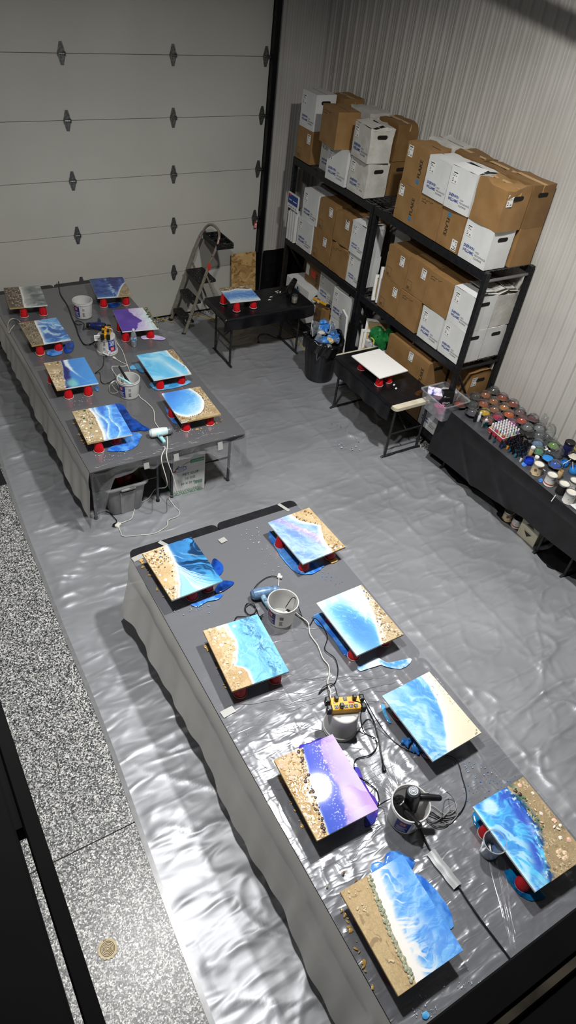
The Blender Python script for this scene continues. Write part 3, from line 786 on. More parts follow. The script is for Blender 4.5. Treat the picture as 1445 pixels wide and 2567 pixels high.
        p.sand(d, '#5a4a3c', '#6b5846', 1., '#2c231c', '#b9a890')
        p.mix('#7d6b54', .7*sstep(.9,1,v)*sstep(0,-.05,d))
    elif kind == 'brown':
        d = p.shore([(0,.40),(.5,.36),(1,.31)], 1, .02)
        p.c = p.ramp(p.n(2.6,5,3,rot=.6,sy=1.6,warp=.8), [(.3,'#1d5cae'),(.48,'#3a86d2'),(.62,'#6fb0e2'),(.75,'#2f78c6')])
        p.streak('#cfe2f0', 4, .5, .56, .70, .85, 41, 2); p.streak('#164a96', 4, .4, .55, .7, .7, 42, 2, mask=sstep(.4,.7,v))
        p.mix('#b58fb2', .6*sstep(.16,.02,np.hypot(u-.44,v-.08))); p.foam(d,.06)
        p.sand(d, '#8a7a5e', '#77684e', .8, '#4a3d2c', '#b3a382')
    elif kind == 'crest':
        d = p.shore([(0,.40),(.3,.36),(.55,.30),(.8,.26),(1,.20)], 1, .02)
        p.c = p.ramp(np.clip(u*.7+.35*p.n(3,4,3,warp=.6),0,1), [(.3,'#1560b4'),(.6,'#1f80d6'),(.9,'#2a90e0')])
        b = d-.05-.16*v
        p.mix('#121a6e', sstep(.12,.04,np.abs(d-.06-.02*v)+.05*(p.n(7,3,4)-.5)))
        c2 = u-np.interp(v,[0,.25,.5,.75,1],[.52,.50,.58,.72,.86])+.06*(p.n(6,4,6,warp=.4)-.5)
        p.mix('#eaf3f6', .95*sstep(.09,.02,np.abs(c2)+.1*(v-.1)*sstep(.1,.5,v))); p.lines('#dcebf4', 5, .9, .03, .6, 42, 4, mask=sstep(.2,.0,np.abs(c2)))
        p.mix('#7fd0c8', .85*sstep(.2,.05,np.hypot((u-.42),(v-.85)*.9)+.1*(p.n(5,4,7)-.5))); p.foam(d,.018,.7)
        p.sand(d, '#cdb07c', '#b5955f', .8)
    elif kind == 'glass':
        d = p.shore([(0,.38),(.3,.42),(.6,.42),(1,.36)], 1, .02)
        p.c = p.ramp(p.n(3,5,3,rot=.9,sy=2,warp=.7), [(.3,'#1769d6'),(.5,'#2f8cea'),(.65,'#5cb0f2'),(.8,'#1e74da')])
        for o, wd in ((.16,.02),(.36,.014)):
            e = d-o-.06*np.sin(v*9+o*20)-.05*(p.n(7,3,5)-.5); p.mix('#eef5f8', .95*np.exp(-(e/wd)**2)); p.mix('#8fd0f4', .6*np.exp(-((e-.03)/.035)**2))
        p.lines('#124fae', 5, .6, .025, .6, 43, 3); p.foam(d,.10)
        p.sand(d, '#c7aa74', '#b0925c', .8, '#6b5533', '#f3ecd8')
    elif kind == 'midnight':
        d = p.shore([(0,1.2),(.30,1.03),(.38,.93),(.55,.83),(.75,.72),(1,.60)], -1, .015)
        p.c = p.ramp(p.n(3,5,3,rot=1.2,sy=2,warp=.8), [(.3,'#0f2470'),(.5,'#16409a'),(.65,'#1d58b2'),(.8,'#122a7c')])
        p.mix('#3a5f78', .6*sstep(.55,.2,u)*sstep(.45,.65,p.n(3,4,4,sx=2)))
        p.streak('#a8c6e2', 5, 1.3, .55, .68, .9, 41, 3, mask=np.exp(-((u-.52)/.10)**2)+.5*sstep(.3,.0,np.hypot(u-.95,v-.2))); p.mix('#2f86d6', .8*sstep(.88,1,v)*sstep(.6,.3,u))
        p.foam(d,.05); p.sand(d, '#b39b6c', '#9d8558', .8)
    elif kind == 'violet':
        d = p.shore([(0,.86),(.5,.92),(1,.97)], -1, .02)
        p.c = p.ramp(np.clip(u*.9+.3*(p.n(4,4,3,rot=-.7,sy=3,warp=.5)-.5),0,1), [(.3,'#c4b2e6'),(.55,'#d3c6ec'),(.75,'#dff0f2'),(.9,'#9fdbe0')])
        p.lines('#a487d8', 5, -.7, .03, .6, 42, 4); p.lines('#f4f2fa', 5, -.7, .03, .6, 43, 4)
        bd = np.interp(v,[0,.2,.45,.62,.7,.85,1],[.42,.44,.56,.66,.50,.44,.36])+.07*(p.n(9,4,5)-.5)
        p.mix(p.ramp(p.n(3,3,6), [(.3,'#4a1e9e'),(.7,'#5a2fae')]), sstep(.03,-.01,u-bd)); p.foam(d,.03)
        p.sand(d, '#7d7850', '#5f5f40', .9, '#2e3a2a', '#c9bf94')
    elif kind == 'pale':
        d = p.shore([(0,.82),(.35,.87),(.6,.97),(.8,1.02),(1,.98)], -1, .02)
        p.c = p.ramp(p.n(2.2,4,3,rot=.8,sy=2,warp=.7), [(.3,'#3fb0e6'),(.5,'#68c4ee'),(.7,'#8fd6f4')])
        b = u-.62-.35*(v-.6); p.mix('#d9eee8', .8*np.exp(-(b/.05)**2)*sstep(.2,.7,v)); p.mix('#b7e3f4', .5*np.exp(-(b/.2)**2)); p.foam(d,.05)
        p.sand(d, '#b79a66', '#a0834f', .8)
    elif kind == 'bay':
        r = np.hypot((u-.36)*.95, (v-.36)*.85)
        p.shore([(0,.5),(1,.5)], 1); d = .46-r+.05*(p.n(5,4,61)-.5)+.03*(p.n(15,3,62)-.5); p.d = d
        p.c = p.ramp(np.clip(.5*u+.6*v+.3*(p.n(3,4,3,rot=-.7,sy=2,warp=.6)-.5),0,1), [(.1,'#1a74d8'),(.35,'#2f92ea'),(.6,'#6fbcee'),(.85,'#cfe8f0')])
        p.lines('#e6f3f8', 5, -.7, .03, .7, 42, 3, mask=sstep(.3,.7,u+v*.5)); p.foam(d,.06)
        p.sand(d, '#c2a26a', '#a98a54', .6)
    elif kind == 'surf':
        d = v-.20-.05*np.sin(u*9)+.06*(p.n(7,4,4)-.5); p.d = d
        p.c = p.ramp(np.clip((v-.2)*1.2+.3*(p.n(3,4,3,sx=2,warp=.6)-.5),0,1), [(0,'#c4dcee'),(.3,'#4f8cd6'),(.55,'#3d7cd0'),(.8,'#9cc2e6'),(1,'#d3e4ee')])
        p.lines('#eef4f8', 4, 0, .035, .8, 42, 3); p.foam(d,.07); p.sand(d, '#a08a62', '#8a744e', 1.)
    return p

def paint_mat():
    m = bpy.data.materials.new('poured_resin_paint'); m.use_nodes = True
    nt = m.node_tree; N = nt.nodes; L = nt.links; b = N['Principled BSDF']
    a = N.new('ShaderNodeAttribute'); a.attribute_name = 'Col'
    tc = N.new('ShaderNodeTexCoord'); nz = N.new('ShaderNodeTexNoise'); nz.inputs['Scale'].default_value = 260
    L.new(tc.outputs['Object'], nz.inputs['Vector'])
    hs = N.new('ShaderNodeHueSaturation'); hs.inputs['Saturation'].default_value = .92
    mr = N.new('ShaderNodeMapRange'); mr.inputs['To Min'].default_value = .93; mr.inputs['To Max'].default_value = 1.05
    L.new(nz.outputs[0], mr.inputs[0]); L.new(mr.outputs[0], hs.inputs['Value'])
    L.new(a.outputs['Color'], hs.inputs['Color']); L.new(hs.outputs[0], b.inputs['Base Color'])
    b.inputs['Roughness'].default_value = .035; b.inputs['Specular IOR Level'].default_value = .5
    return m
m_paint = paint_mat()
m_board = mat('canvas_board_edge', '#dfe3e4', .5, 0, '#cfd6da', 30)
m_blank = mat('blank_canvas', '#efefec', .75, 0, '#e9e9e6', 120, bump=.08, bscale=900)
m_edge_sand = mat('sandy_edge', '#bfa470', .7, 0, '#a68e60', 60)
m_shell = mat('seashell', '#e6d3b4', .45, 0, '#c9a982', 90, contrast=(.4,.6))
m_shell2 = mat('pink_shell', '#dfa58c', .45, 0, '#eed2c0', 70)
m_shellw = mat('white_shell', '#f0ece2', .4, 0, '#d9d0bf', 80)
m_peb = mat('pebble_grey_green', '#a8ac92', .5, 0, '#7d8670', 60)
m_pebd = mat('pebble_dark', '#3a2e2a', .25, 0, '#5b4a42', 60)
m_pebw = mat('pebble_cream', '#dccfb2', .5, 0, '#b8a27c', 60)
m_bglass = mat('sea_glass_blue', '#1f5f9c', .15, 0, '#2d86b4', 40)
m_gglass = mat('sea_glass_green', '#2f6b3a', .15, 0, '#1f4a2c', 40)
m_brown = mat('pebble_brown', '#8a6238', .45, 0, '#5e4226', 60)
def fan_shell(m):
    b = MB(); n = 9; vs = [(0,-.5,.03)]; fs = []
    for j, r in enumerate((.5, 1.)):
        for k in range(n):
            a = PI*(.12+.76*k/(n-1)); rib = .05*(k % 2)
            vs.append((r*math.cos(a)*.62, -.5+r*math.sin(a), (.26 if j == 0 else .04)+rib))
    for k in range(n-1):
        fs.append((0, 1+k, 2+k)); fs.append((1+k, 1+n+k, 2+n+k, 2+k))
    vs2 = [(x,y,0) for x,y,z in vs]; o = len(vs)
    fs.append(tuple([o]+[o+1+n+k for k in range(n-1,-1,-1)]))
    for k in range(n-1): fs.append((1+n+k, o+1+n+k, o+2+n+k, 2+n+k))
    fs.append((0, o, o+1+n, 1+n, 1)); fs.append((0, n, 2*n, o+2*n, o))
    b.add(vs+vs2, fs); return b.mesh('shell', m, smooth=30)
def cone_shell(m):
    b = MB()
    b.tube([(0,-.5,.16),(0,-.2,.2),(0,.1,.2),(0,.35,.16),(0,.55,.1)], [.10,.22,.26,.16,.02], 7)
    for k in range(4): b.ball((.03*(-1)**k, -.35+.22*k, .3-.03*k), .09-.012*k, 6, 4)
    return b.mesh('shell', m, smooth=60)
def pebble(m, k):
    rnd = random.Random(k); b = MB(); b.ball((0,0,.2), .5, 8, 5, sc=(1, .7+.25*rnd.random(), .45))
    b.v = [(x*(1+.18*(rnd.random()-.5)), y*(1+.18*(rnd.random()-.5)), z) for x, y, z in b.v]
    return b.mesh('pebble', m, smooth=60)
SH = {'fan': fan_shell(m_shell), 'fanp': fan_shell(m_shell2), 'fanw': fan_shell(m_shellw), 'cone': cone_shell(m_shell), 'conew': cone_shell(m_shellw),
      'peb': pebble(m_peb, 1), 'pebd': pebble(m_pebd, 2), 'pebw': pebble(m_pebw, 3), 'blue': pebble(m_bglass, 4), 'green': pebble(m_gglass, 5), 'brown': pebble(m_brown, 6)}
PARTNAME = {'fan':'shell','fanp':'shell','fanw':'shell','cone':'shell','conew':'shell','peb':'pebble','pebd':'pebble','pebw':'pebble','blue':'sea_glass','green':'sea_glass','brown':'pebble'}
PLAB = {'fanp':'pink shell','blue':'blue sea glass','green':'green sea glass','pebd':'dark pebble'}
CW, CL, CT, CZ = .4064, .515, .014, .862
def canvas(kind, label, cx, cy, rz, deco=(), n=100, edge=None, group=None, cz=CZ, L=CL, W=CW):
    t = thing('painted_canvas' if kind else 'blank_canvas', label, 'canvas', (cx, cy, cz), rz, group)
    b = MB(); b.box(-W/2, W/2, -L/2, L/2, 0, CT); b.build('canvas_panel', m_board if kind else m_blank, t, bevel=.0015)
    if not kind: return t
    p = paint(kind, n, int(n*1.26))
    X = (p.u-.5)*(W-.001); Y = (.5-p.v)*(L-.001); Z = CT+.0012+p.h*.35
    put(grid_mesh('painting', X[::-1], Y[::-1], Z[::-1], m_paint, True, p.out()[::-1]), 'painting', t)
    if edge:      # sand run down over the panel's side
        e = MB()
        for (u0,v0,u1,v1) in edge:
            xa, ya, xb, yb = (u0-.5)*W, (.5-v0)*L, (u1-.5)*W, (.5-v1)*L
            if abs(xa-xb) < 1e-6: e.box(xa-.0015*(u0 < .5), xa+.0015*(u0 > .5), min(ya,yb), max(ya,yb), 0, CT+.001)
            else: e.box(min(xa,xb), max(xa,xb), ya-.0015*(v0 > .5), ya+.0015*(v0 < .5), 0, CT+.001)
        e.build('sandy_edge', m_edge_sand, t)
    rnd = random.Random(len(label)*13+7)
    for key, pts in deco:
        for q in pts:
            u, v, s = q[:3]
            o = put(SH[key], PARTNAME[key], t, ((u-.5)*W, (.5-v)*L, CT+.001), rnd.random()*6.28)
            k = s*(.85+.3*rnd.random()); o.scale = (k, k, k*.8)
            if key in PLAB: o['label'] = PLAB[key]
    return t
def strew(n, seed, region, s0, s1):
    """Random (u, v, size) inside a region given by v -> (u0, u1)."""
    r = random.Random(seed); out = []
    while len(out) < n:
        v = r.random()*.94+.03; a, b = region(v)
        if b <= a: continue
        out.append((a+(b-a)*r.random(), v, s0+(s1-s0)*r.random()))
    return out
def ip(pts):
    vs = [p[0] for p in pts]; us = [p[1] for p in pts]
    return lambda v: float(np.interp(v, vs, us))
s_navy = ip([(0,.46),(.2,.44),(.5,.38),(.8,.26),(1,.10)]); s_lil = ip([(0,.53),(.2,.63),(.33,.80),(.42,.91),(.5,.87),(.71,.75),(1,.68)])
s_she = ip([(0,.36),(.45,.32),(.66,.18),(.8,.34),(1,.3)]); s_gra = ip([(0,.98),(.5,.82),(1,.55)]); s_pur = ip([(0,.47),(.25,.37),(.5,.29),(1,.18)])
s_wid = ip([(0,.46),(.25,.40),(.5,.335),(.75,.30),(1,.265)]); s_ree = ip([(0,.66),(.25,.70),(.54,.635),(.8,.45),(1,.29)])
GC = None
D = math.radians
canvas('navy', 'deep navy blue wave canvas with white crest lines and amber shells on its sand', 1.467, 3.236, D(1.8), (
    ('fan', [(.14,.07,.045),(.06,.12,.03),(.20,.13,.025),(.12,.2,.03)]), ('brown', [(.10,.16,.02),(.18,.22,.02),(.08,.25,.015),(.2,.28,.015),(.12,.36,.018),(.22,.4,.014)]),
    ('pebd', [(.24,.06,.02),(.3,.12,.016)]+strew(8, 3, lambda v: (s_navy(v)-.16, s_navy(v)-.05), .010, .016)), ('blue', [(.26,.18,.018),(.3,.24,.014),(.22,.32,.013),(.33,.06,.014)]),
    ('pebw', strew(14, 4, lambda v: (s_navy(v)-.12, s_navy(v)-.01), .008, .015)), ('fanw', [(.1,.62,.022),(.06,.5,.02)])), 170, [(0,0,0,1)])
canvas('lilac', 'periwinkle canvas with a lilac streak and a sand corner beyond the white foam', 2.503, 3.145, D(2.4), (
    ('brown', [(.86,.05,.02),(.9,.1,.016),(.82,.13,.016),(.93,.14,.014)]), ('pebd', strew(16, 8, lambda v: (s_lil(v)+.0, s_lil(v)+.05) if v < .4 else (1,0), .008, .013)),
    ('fanp', [(.76,.88,.03)]), ('fanw', [(.8,.95,.02),(.92,.97,.02),(.70,.93,.018)]), ('brown', strew(10, 9, lambda v: (.74,.97) if v > .84 else (1,0), .010, .018)), ('blue', [(.86,.93,.014),(.75,.97,.012)])), 170, [(1,0,1,1),(.7,1,1,1)])
canvas('shell', 'sky blue canvas with a grey marbled current and a beach strewn with pale shells', 1.537, 2.362, D(-4.6), (
    ('fan', strew(16, 11, lambda v: (.05, s_she(v)-.03) if v < .62 else (1,0), .016, .034)), ('cone', strew(8, 12, lambda v: (.08, s_she(v)-.05), .016, .026)),
    ('fanw', strew(8, 13, lambda v: (.08, s_she(v)-.04), .012, .026)), ('pebw', strew(16, 14, lambda v: (.04, s_she(v)-.03) if v > .7 else (1,0), .008, .02)), ('fanw', [(.52,.08,.028)])), 190, [(0,0,0,1),(0,1,.3,1)])
canvas('gravel', 'pale blue canvas with a bright blue heart and gravel along one edge', 2.402, 2.251, D(.6), (
    ('pebw', strew(40, 21, lambda v: (s_gra(v)+.0, .99), .007, .016)), ('brown', strew(14, 22, lambda v: (s_gra(v), .98), .007, .015)), ('blue', [(.95,.12,.018),(.93,.2,.016),(.92,.26,.018)]), ('fan', [(.88,.36,.024),(.85,.44,.02),(.86,.55,.02)])), 190, [(1,0,1,1),(.58,1,1,1)])
canvas('pearl', 'blue canvas fading over a diagonal into pearly cream', 2.376, 1.403, D(1.0), (
    ('pebw', strew(20, 25, lambda v: (.93, .99), .006, .010)), ('peb', [(.93,.97,.014),(.9,.975,.012),(.96,.94,.012)])), 210)
canvas('purple', 'violet and lavender canvas with a cluster of scallop shells in its golden corner', 1.513, 1.328, D(-2.4), (
    ('fan', [(.07,.05,.03),(.13,.08,.036),(.2,.06,.034),(.26,.1,.036),(.1,.14,.034),(.17,.15,.036),(.24,.18,.036),(.07,.21,.03),(.14,.23,.034),(.21,.25,.036),(.28,.2,.03),(.3,.07,.034),(.33,.13,.03)]),
    ('fanp', [(.33,.03,.034),(.05,.1,.034),(.1,.28,.036),(.24,.02,.03)]), ('cone', strew(14, 31, lambda v: (.03,.34) if v < .3 else (1,0), .012, .02)),
    ('pebd', strew(44, 32, lambda v: (s_pur(v)-.07, s_pur(v)+.005), .010, .020)), ('pebw', strew(18, 33, lambda v: (s_pur(v)-.05, s_pur(v)+.01), .008, .014))), 210, [(0,0,0,1),(0,1,.2,1)])
canvas('wide', 'azure canvas half covered in smooth tan sand with a line of grey-green pebbles', 1.466, .542, D(-1.1), (
    ('peb', [(s_wid(k/58)-.05+.045*random.Random(k).random(), .02+.96*k/58, .018+.010*random.Random(k+99).random()) for k in range(58)]),
    ('pebw', strew(22, 81, lambda v: (.02, .34) if v < .10 else ((.08, .2) if .2 < v < .27 else ((.1,.17) if .72 < v < .76 else (1,0))), .008, .018)), ('pebw', [(s_wid(k/34)-.055+.05*random.Random(k+7).random(), .02+.96*k/34, .014+.010*random.Random(k+77).random()) for k in range(34)]), ), 240, [(0,0,0,1),(0,1,.28,1)])
canvas('reef', 'turquoise reef canvas with scattered shells and a petal ring of shells on its sand', 2.404, .552, D(-1.0), (
    ('fanp', [(.86,.06,.030),(.94,.55,.03),(.93,.78,.026)]), ('pebd', [(.74,.09,.02),(.76,.14,.026)]), ('fanw', [(.95,.2,.022),(.84,.42,.026),(.97,.62,.022),(.84,.72,.022)]),
    ('conew', [(.87,.6,.03),(.9,.64,.026)]), ('fan', [(.63,.86,.026),(.67,.90,.026),(.72,.90,.026),(.74,.86,.026),(.66,.82,.026),(.71,.82,.024)]), ('cone', [(.75,.50,.024),(.8,.36,.02)]),
    ('green', strew(16, 41, lambda v: (s_ree(v)+.02, s_ree(v)+.1) if v < .55 else (1,0), .008, .016)), ('pebw', strew(40, 42, lambda v: (s_ree(v)+.05, .98), .006, .012))), 220, [(1,0,1,1),(.3,1,1,1)])
canvas('grey', 'misty grey seascape canvas with dark brown sand and shells', 1.579, 7.846, D(-7), (
    ('pebw', strew(26, 51, lambda v: (.05,.38), .010, .022)), ('brown', strew(12, 52, lambda v: (.05,.4), .010, .02))), 90, [(0,0,0,1),(0,1,.38,1)])
canvas('brown', 'blue and white canvas with rough brown gravel beside the rope end', 1.55, 6.995, D(-.3), (
    ('pebw', strew(10, 53, lambda v: (.05,.33), .008, .018)), ('brown', strew(22, 54, lambda v: (.04,.34), .010, .02))), 90, [(0,0,0,1),(0,1,.3,1)])
canvas('crest', 'blue canvas with an indigo undertow, a white crest and pebbles on sand', 1.549, 6.095, D(-3), (
    ('fan', strew(12, 55, lambda v: (.05,.3), .016, .03)), ('peb', strew(12, 56, lambda v: (.15,.34), .010, .02)), ('pebd', [(.33,.05,.02),(.3,.1,.018)])), 100, [(0,0,0,1),(0,1,.2,1)])
canvas('glass', 'bright blue canvas with two rippling surf lines and green sea glass on sand', 1.542, 5.181, D(-3), (
    ('green', [(.27,.05,.022),(.18,.28,.02),(.22,.6,.018),(.3,.47,.014)]), ('blue', [(.25,.46,.02),(.16,.86,.018),(.2,.78,.014)]), ('fanw', strew(12, 58, lambda v: (.06,.38), .014, .028)), ('pebw', strew(20, 59, lambda v: (.05,.4), .008, .016))), 110, [(0,0,0,1),(0,1,.36,1)])
canvas('midnight', 'midnight blue canvas with a small sand corner by the garage door', 2.569, 7.793, D(-8.3), (
    ('pebw', strew(16, 61, lambda v: (max(.62, 1.25-.65*v), .97) if v > .5 else (1,0), .010, .02)),), 90, [(1,.4,1,1),(.6,1,1,1)])
canvas('violet', 'violet and pale lavender canvas with mossy pebbles along one side', 2.554, 6.943, D(-8.3), (
    ('green', strew(16, 63, lambda v: (.84+.08*v, .98), .012, .022)), ('pebw', strew(12, 64, lambda v: (.86+.08*v, .99), .010, .02)), ('blue', [(.9,.2,.02),(.93,.5,.02)])), 100, [(1,0,1,1)])
canvas('pale', 'pale aqua canvas with a cream wisp and sand along one side', 2.468, 5.934, D(-2.1), (
    ('pebw', strew(10, 66, lambda v: (.85+.1*v, .99), .008, .018)), ('brown', strew(8, 67, lambda v: (.88+.08*v, .99), .008, .018))), 100, [(1,0,1,1)])
canvas('bay', 'blue bay canvas ringed by a pebbled curve of sand', 2.424, 5.167, D(-2.2), (
    ('pebd', [(.36+.49*math.cos(a)/.95*1., .36+.53*math.sin(a), .012) for a in [(-.5+.105*k) for k in range(22)]]), ('pebw', [(.36+.50*math.cos(a)/.95, .36+.555*math.sin(a), .014) for a in [(-.45+.11*k) for k in range(20)]]), ('blue', [(.86,.42,.016),(.8,.7,.014),(.88,.5,.012)])), 110, [(1,0,1,1),(.15,1,1,1)])
canvas('surf', 'blue surf canvas with a pebbly sand strip on the small table by the step ladder', 4.00, 7.16, D(-6), (
    ('pebw', strew(12, 71, lambda v: (.05,.95) if v < .2 else (1,0), .012, .024)), ('brown', strew(12, 72, lambda v: (.05,.95) if v < .2 else (1,0), .012, .022))), 90, [(0,0,1,0)], cz=.86, L=.40, W=.40)
canvas(None, 'blank white canvas raised on red cups on the cream-edged small table', 4.724, 5.166, D(2.6), cz=.845)


# ================================================================ red cups under the canvases
m_cupred = mat('red_cup_plastic', '#c4121c', .28, 0, '#b00f18', 20, spec=.6)
m_cuprim = mat('cup_white_lip', '#e8e4e2', .4)
_c = MB(); _c.lathe([(.0,.118),(.028,.118),(.031,.113),(.0325,.095),(.0345,.092),(.0365,.070),(.0385,.067),(.0405,.035),(.0425,.032),(.0445,.006),(.0445,.004)], 22)
CUP = _c.mesh('cup', m_cupred, smooth=40)
_c = MB(); _c.lathe([(.0445,.0),(.0475,.001),(.0482,.004),(.0470,.007),(.0440,.006),(.0430,.003),(.0445,.0)], 22)
LIP = _c.mesh('lip', m_cuprim, smooth=60)
def cup(x, y, z, label, group=None):
    t = thing('plastic_cup', label, 'cup', (x, y, z), random.random()*6, group)
    put(CUP, 'cup_body', t); put(LIP, 'lip', t)['label'] = 'white rolled lip'
def cups_under(short, cx, cy, rz, z, ins=(.115,.15), skip=(), custom=None):
    names = {(-1,-1): 'door-facing', (1,-1): 0}
    for (sx, sy, nm) in ((-1,1,'far left'),(1,1,'far right'),(-1,-1,'near left'),(1,-1,'near right')):
        if (sx, sy) in skip: continue
        ix, iy = (custom or {}).get((sx, sy), ins)
        x = sx*ix; y = sy*iy
        cup(cx+x*math.cos(rz)-y*math.sin(rz), cy+x*math.sin(rz)+y*math.cos(rz), z, 'upturned red cup under the %s corner of the %s' % (nm, short))
ZT = .7435
for short, cx, cy, a, cu in (
    ('deep navy blue wave canvas', 1.467, 3.236, 1.8, {(-1,-1):(.01,.19),(1,-1):(.13,.17)}), ('lilac-streaked canvas', 2.503, 3.145, 2.4, {(-1,-1):(.14,.20),(1,-1):(.12,.19),(-1,1):(.17,.10)}),
    ('sky blue shell beach canvas', 1.537, 2.362, -4.6, {(-1,-1):(.12,.21),(1,-1):(.14,.20)}), ('gravel-edged blue canvas', 2.402, 2.251, .6, {(-1,-1):(.15,.18),(1,-1):(.12,.18)}),
    ('pearly cream canvas', 2.376, 1.403, 1.0, {}), ('violet and lavender canvas', 1.513, 1.328, -2.4, {}), ('tan sand canvas', 1.466, .542, -1.1, {}),
    ('turquoise reef canvas', 2.404, .552, -1.0, {(-1,1):(.165,.13),(-1,-1):(.165,.18)}),
    ('misty grey canvas', 1.579, 7.846, -7, {(-1,-1):(.06,.21),(1,-1):(.15,.21)}), ('brown gravel canvas', 1.55, 6.995, -.3, {(-1,-1):(.12,.21),(1,-1):(.08,.19)}),
    ('white-crested indigo canvas', 1.549, 6.095, -3, {(-1,-1):(.09,.21),(1,-1):(.10,.22),(-1,1):(.17,.1)}), ('surf-lined sea glass canvas', 1.542, 5.181, -3, {(-1,-1):(.10,.22),(1,-1):(.08,.16)}),
    ('midnight blue canvas', 2.569, 7.793, -8.3, {(-1,-1):(.13,.21),(1,-1):(.14,.2)}), ('violet canvas by the garage door', 2.554, 6.943, -8.3, {(-1,-1):(.16,.21),(1,-1):(.12,.2),(-1,1):(.17,.02)}),
    ('pale aqua canvas', 2.468, 5.934, -2.1, {(-1,-1):(.12,.21),(1,-1):(.12,.19)}), ('blue bay canvas', 2.424, 5.167, -2.2, {(-1,-1):(.13,.2),(1,-1):(.12,.19),(-1,1):(.17,.05)})):
    cups_under(short, cx, cy, D(a), ZT, custom=cu)
cups_under('surf canvas by the step ladder', 4.00, 7.16, D(-6), .741, (.16,.13), custom={(-1,-1):(.10,.17),(1,-1):(.14,.13),(-1,1):(.185,.06)})
cups_under('blank white canvas', 4.724, 5.166, D(2.6), .727, custom={(1,-1):(.0,.19),(-1,-1):(.14,.2),(1,1):(.15,.05)})


# ================================================================ steel racks
m_rack = mat('black_rack_steel', '#1b1c1f', .36, .35, '#242529', 25, bump=.05)
m_slot = mat('rack_slot', '#0a0a0b', .8)
m_wire = mat('wire_deck', '#6f7073', .35, .8)
m_pipe = mat('grey_rail', '#8b8c8c', .35, .7)
XF, XB = 5.10, 5.755
def rack(label, y0, y1):
    t = thing('storage_rack', label, 'rack', (0,0,0), group='black steel storage racks')
    for x0, x1 in ((XF, XF+.055), (XB-.055, XB)):
        for ya in (y0, y1-.045):
            p = MB(); p.box(x0, x1, ya, ya+.045, 0, 2.175)
            for k in range(40):            # keyhole slots on the faces seen
                z = .06+k*.053
                xx = x0-.0008 if x0 == XF else x0-.0008
                p.quad((xx, ya+.012, z), (xx, ya+.033, z), (xx, ya+.029, z+.024), (xx, ya+.016, z+.024), 1)
                p.quad((x0+.018, ya-.0008, z), (x0+.036, ya-.0008, z), (x0+.032, ya-.0008, z+.024), (x0+.022, ya-.0008, z+.024), 1)
            p.build('post', [m_rack, m_slot], t)
    for z in (2.175, 1.165, .25):
        for x0, x1 in ((XF-.006, XF+.03), (XB-.03, XB)):
            b = MB(); b.box(x0, x1, y0+.02, y1-.02, z-.085, z-.004); b.build('beam', m_rack, t, bevel=.004)
        d = MB()
        yy = y0+.05
        while yy < y1-.04:
            d.cyl((XF+.02, yy, z), (XB-.02, yy, z), .0032, 5); yy += .065
        for xx in np.linspace(XF+.05, XB-.05, 9): d.cyl((xx, y0+.04, z-.004), (xx, y1-.04, z-.004), .0032, 5)
        d.build('wire_shelf', m_wire, t)
    for ya in (y0+.022, y1-.022):
        for z in (2.09, 1.12, .2):
            e = MB(); e.cyl((XF+.05, ya, z), (XB-.05, ya, z), .016, 8); e.build('end_tube', m_pipe if ya < y0+.1 and z > 2 else m_rack, t, smooth=40)
        g = MB(); g.cyl((XF+.03, ya, 1.10), (XB-.05, ya, .28), .016, 8); g.build('end_brace', m_rack, t, smooth=40)
    return t
rack('black steel rack whose end faces the paint table, cartons on every level', 4.375, 6.205)
rack('black steel rack nearer the garage door, cartons on every level', 6.225, 7.97)

# ================================================================ cartons
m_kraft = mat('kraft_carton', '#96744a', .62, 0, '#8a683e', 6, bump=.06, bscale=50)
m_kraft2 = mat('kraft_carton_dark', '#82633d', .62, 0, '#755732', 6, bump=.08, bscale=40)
m_white = mat('white_carton', '#dadbd9', .5, 0, '#d0d1d0', 5, bump=.06, bscale=40)
m_wworn = mat('white_carton_worn', '#cfcdc6', .55, 0, '#bcb9b0', 7, bump=.25, bscale=25)
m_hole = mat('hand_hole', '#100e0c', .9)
m_tan = mat('carton_tape', '#bf9a66', .3, 0, '#b48e5a', 8)
m_sw = mat('print_blue', '#1b3f8f', .5)
m_grey = mat('print_grey', '#6f7276', .5)
m_ink = mat('print_black', '#2b2824', .6)
m_sky = mat('print_sky_blue', '#3f7fa8', .5)
m_stick = mat('label_paper', '#e9e9e6', .5, 0, '#e0e0dc', 30)
m_red = mat('sticker_red', '#e8402a', .5)
m_green = mat('print_green', '#1e8a50', .5)
m_wood = mat('stretcher_wood', '#d9bd8e', .6, 0, '#c9a874', 18)
_LOGO = {}
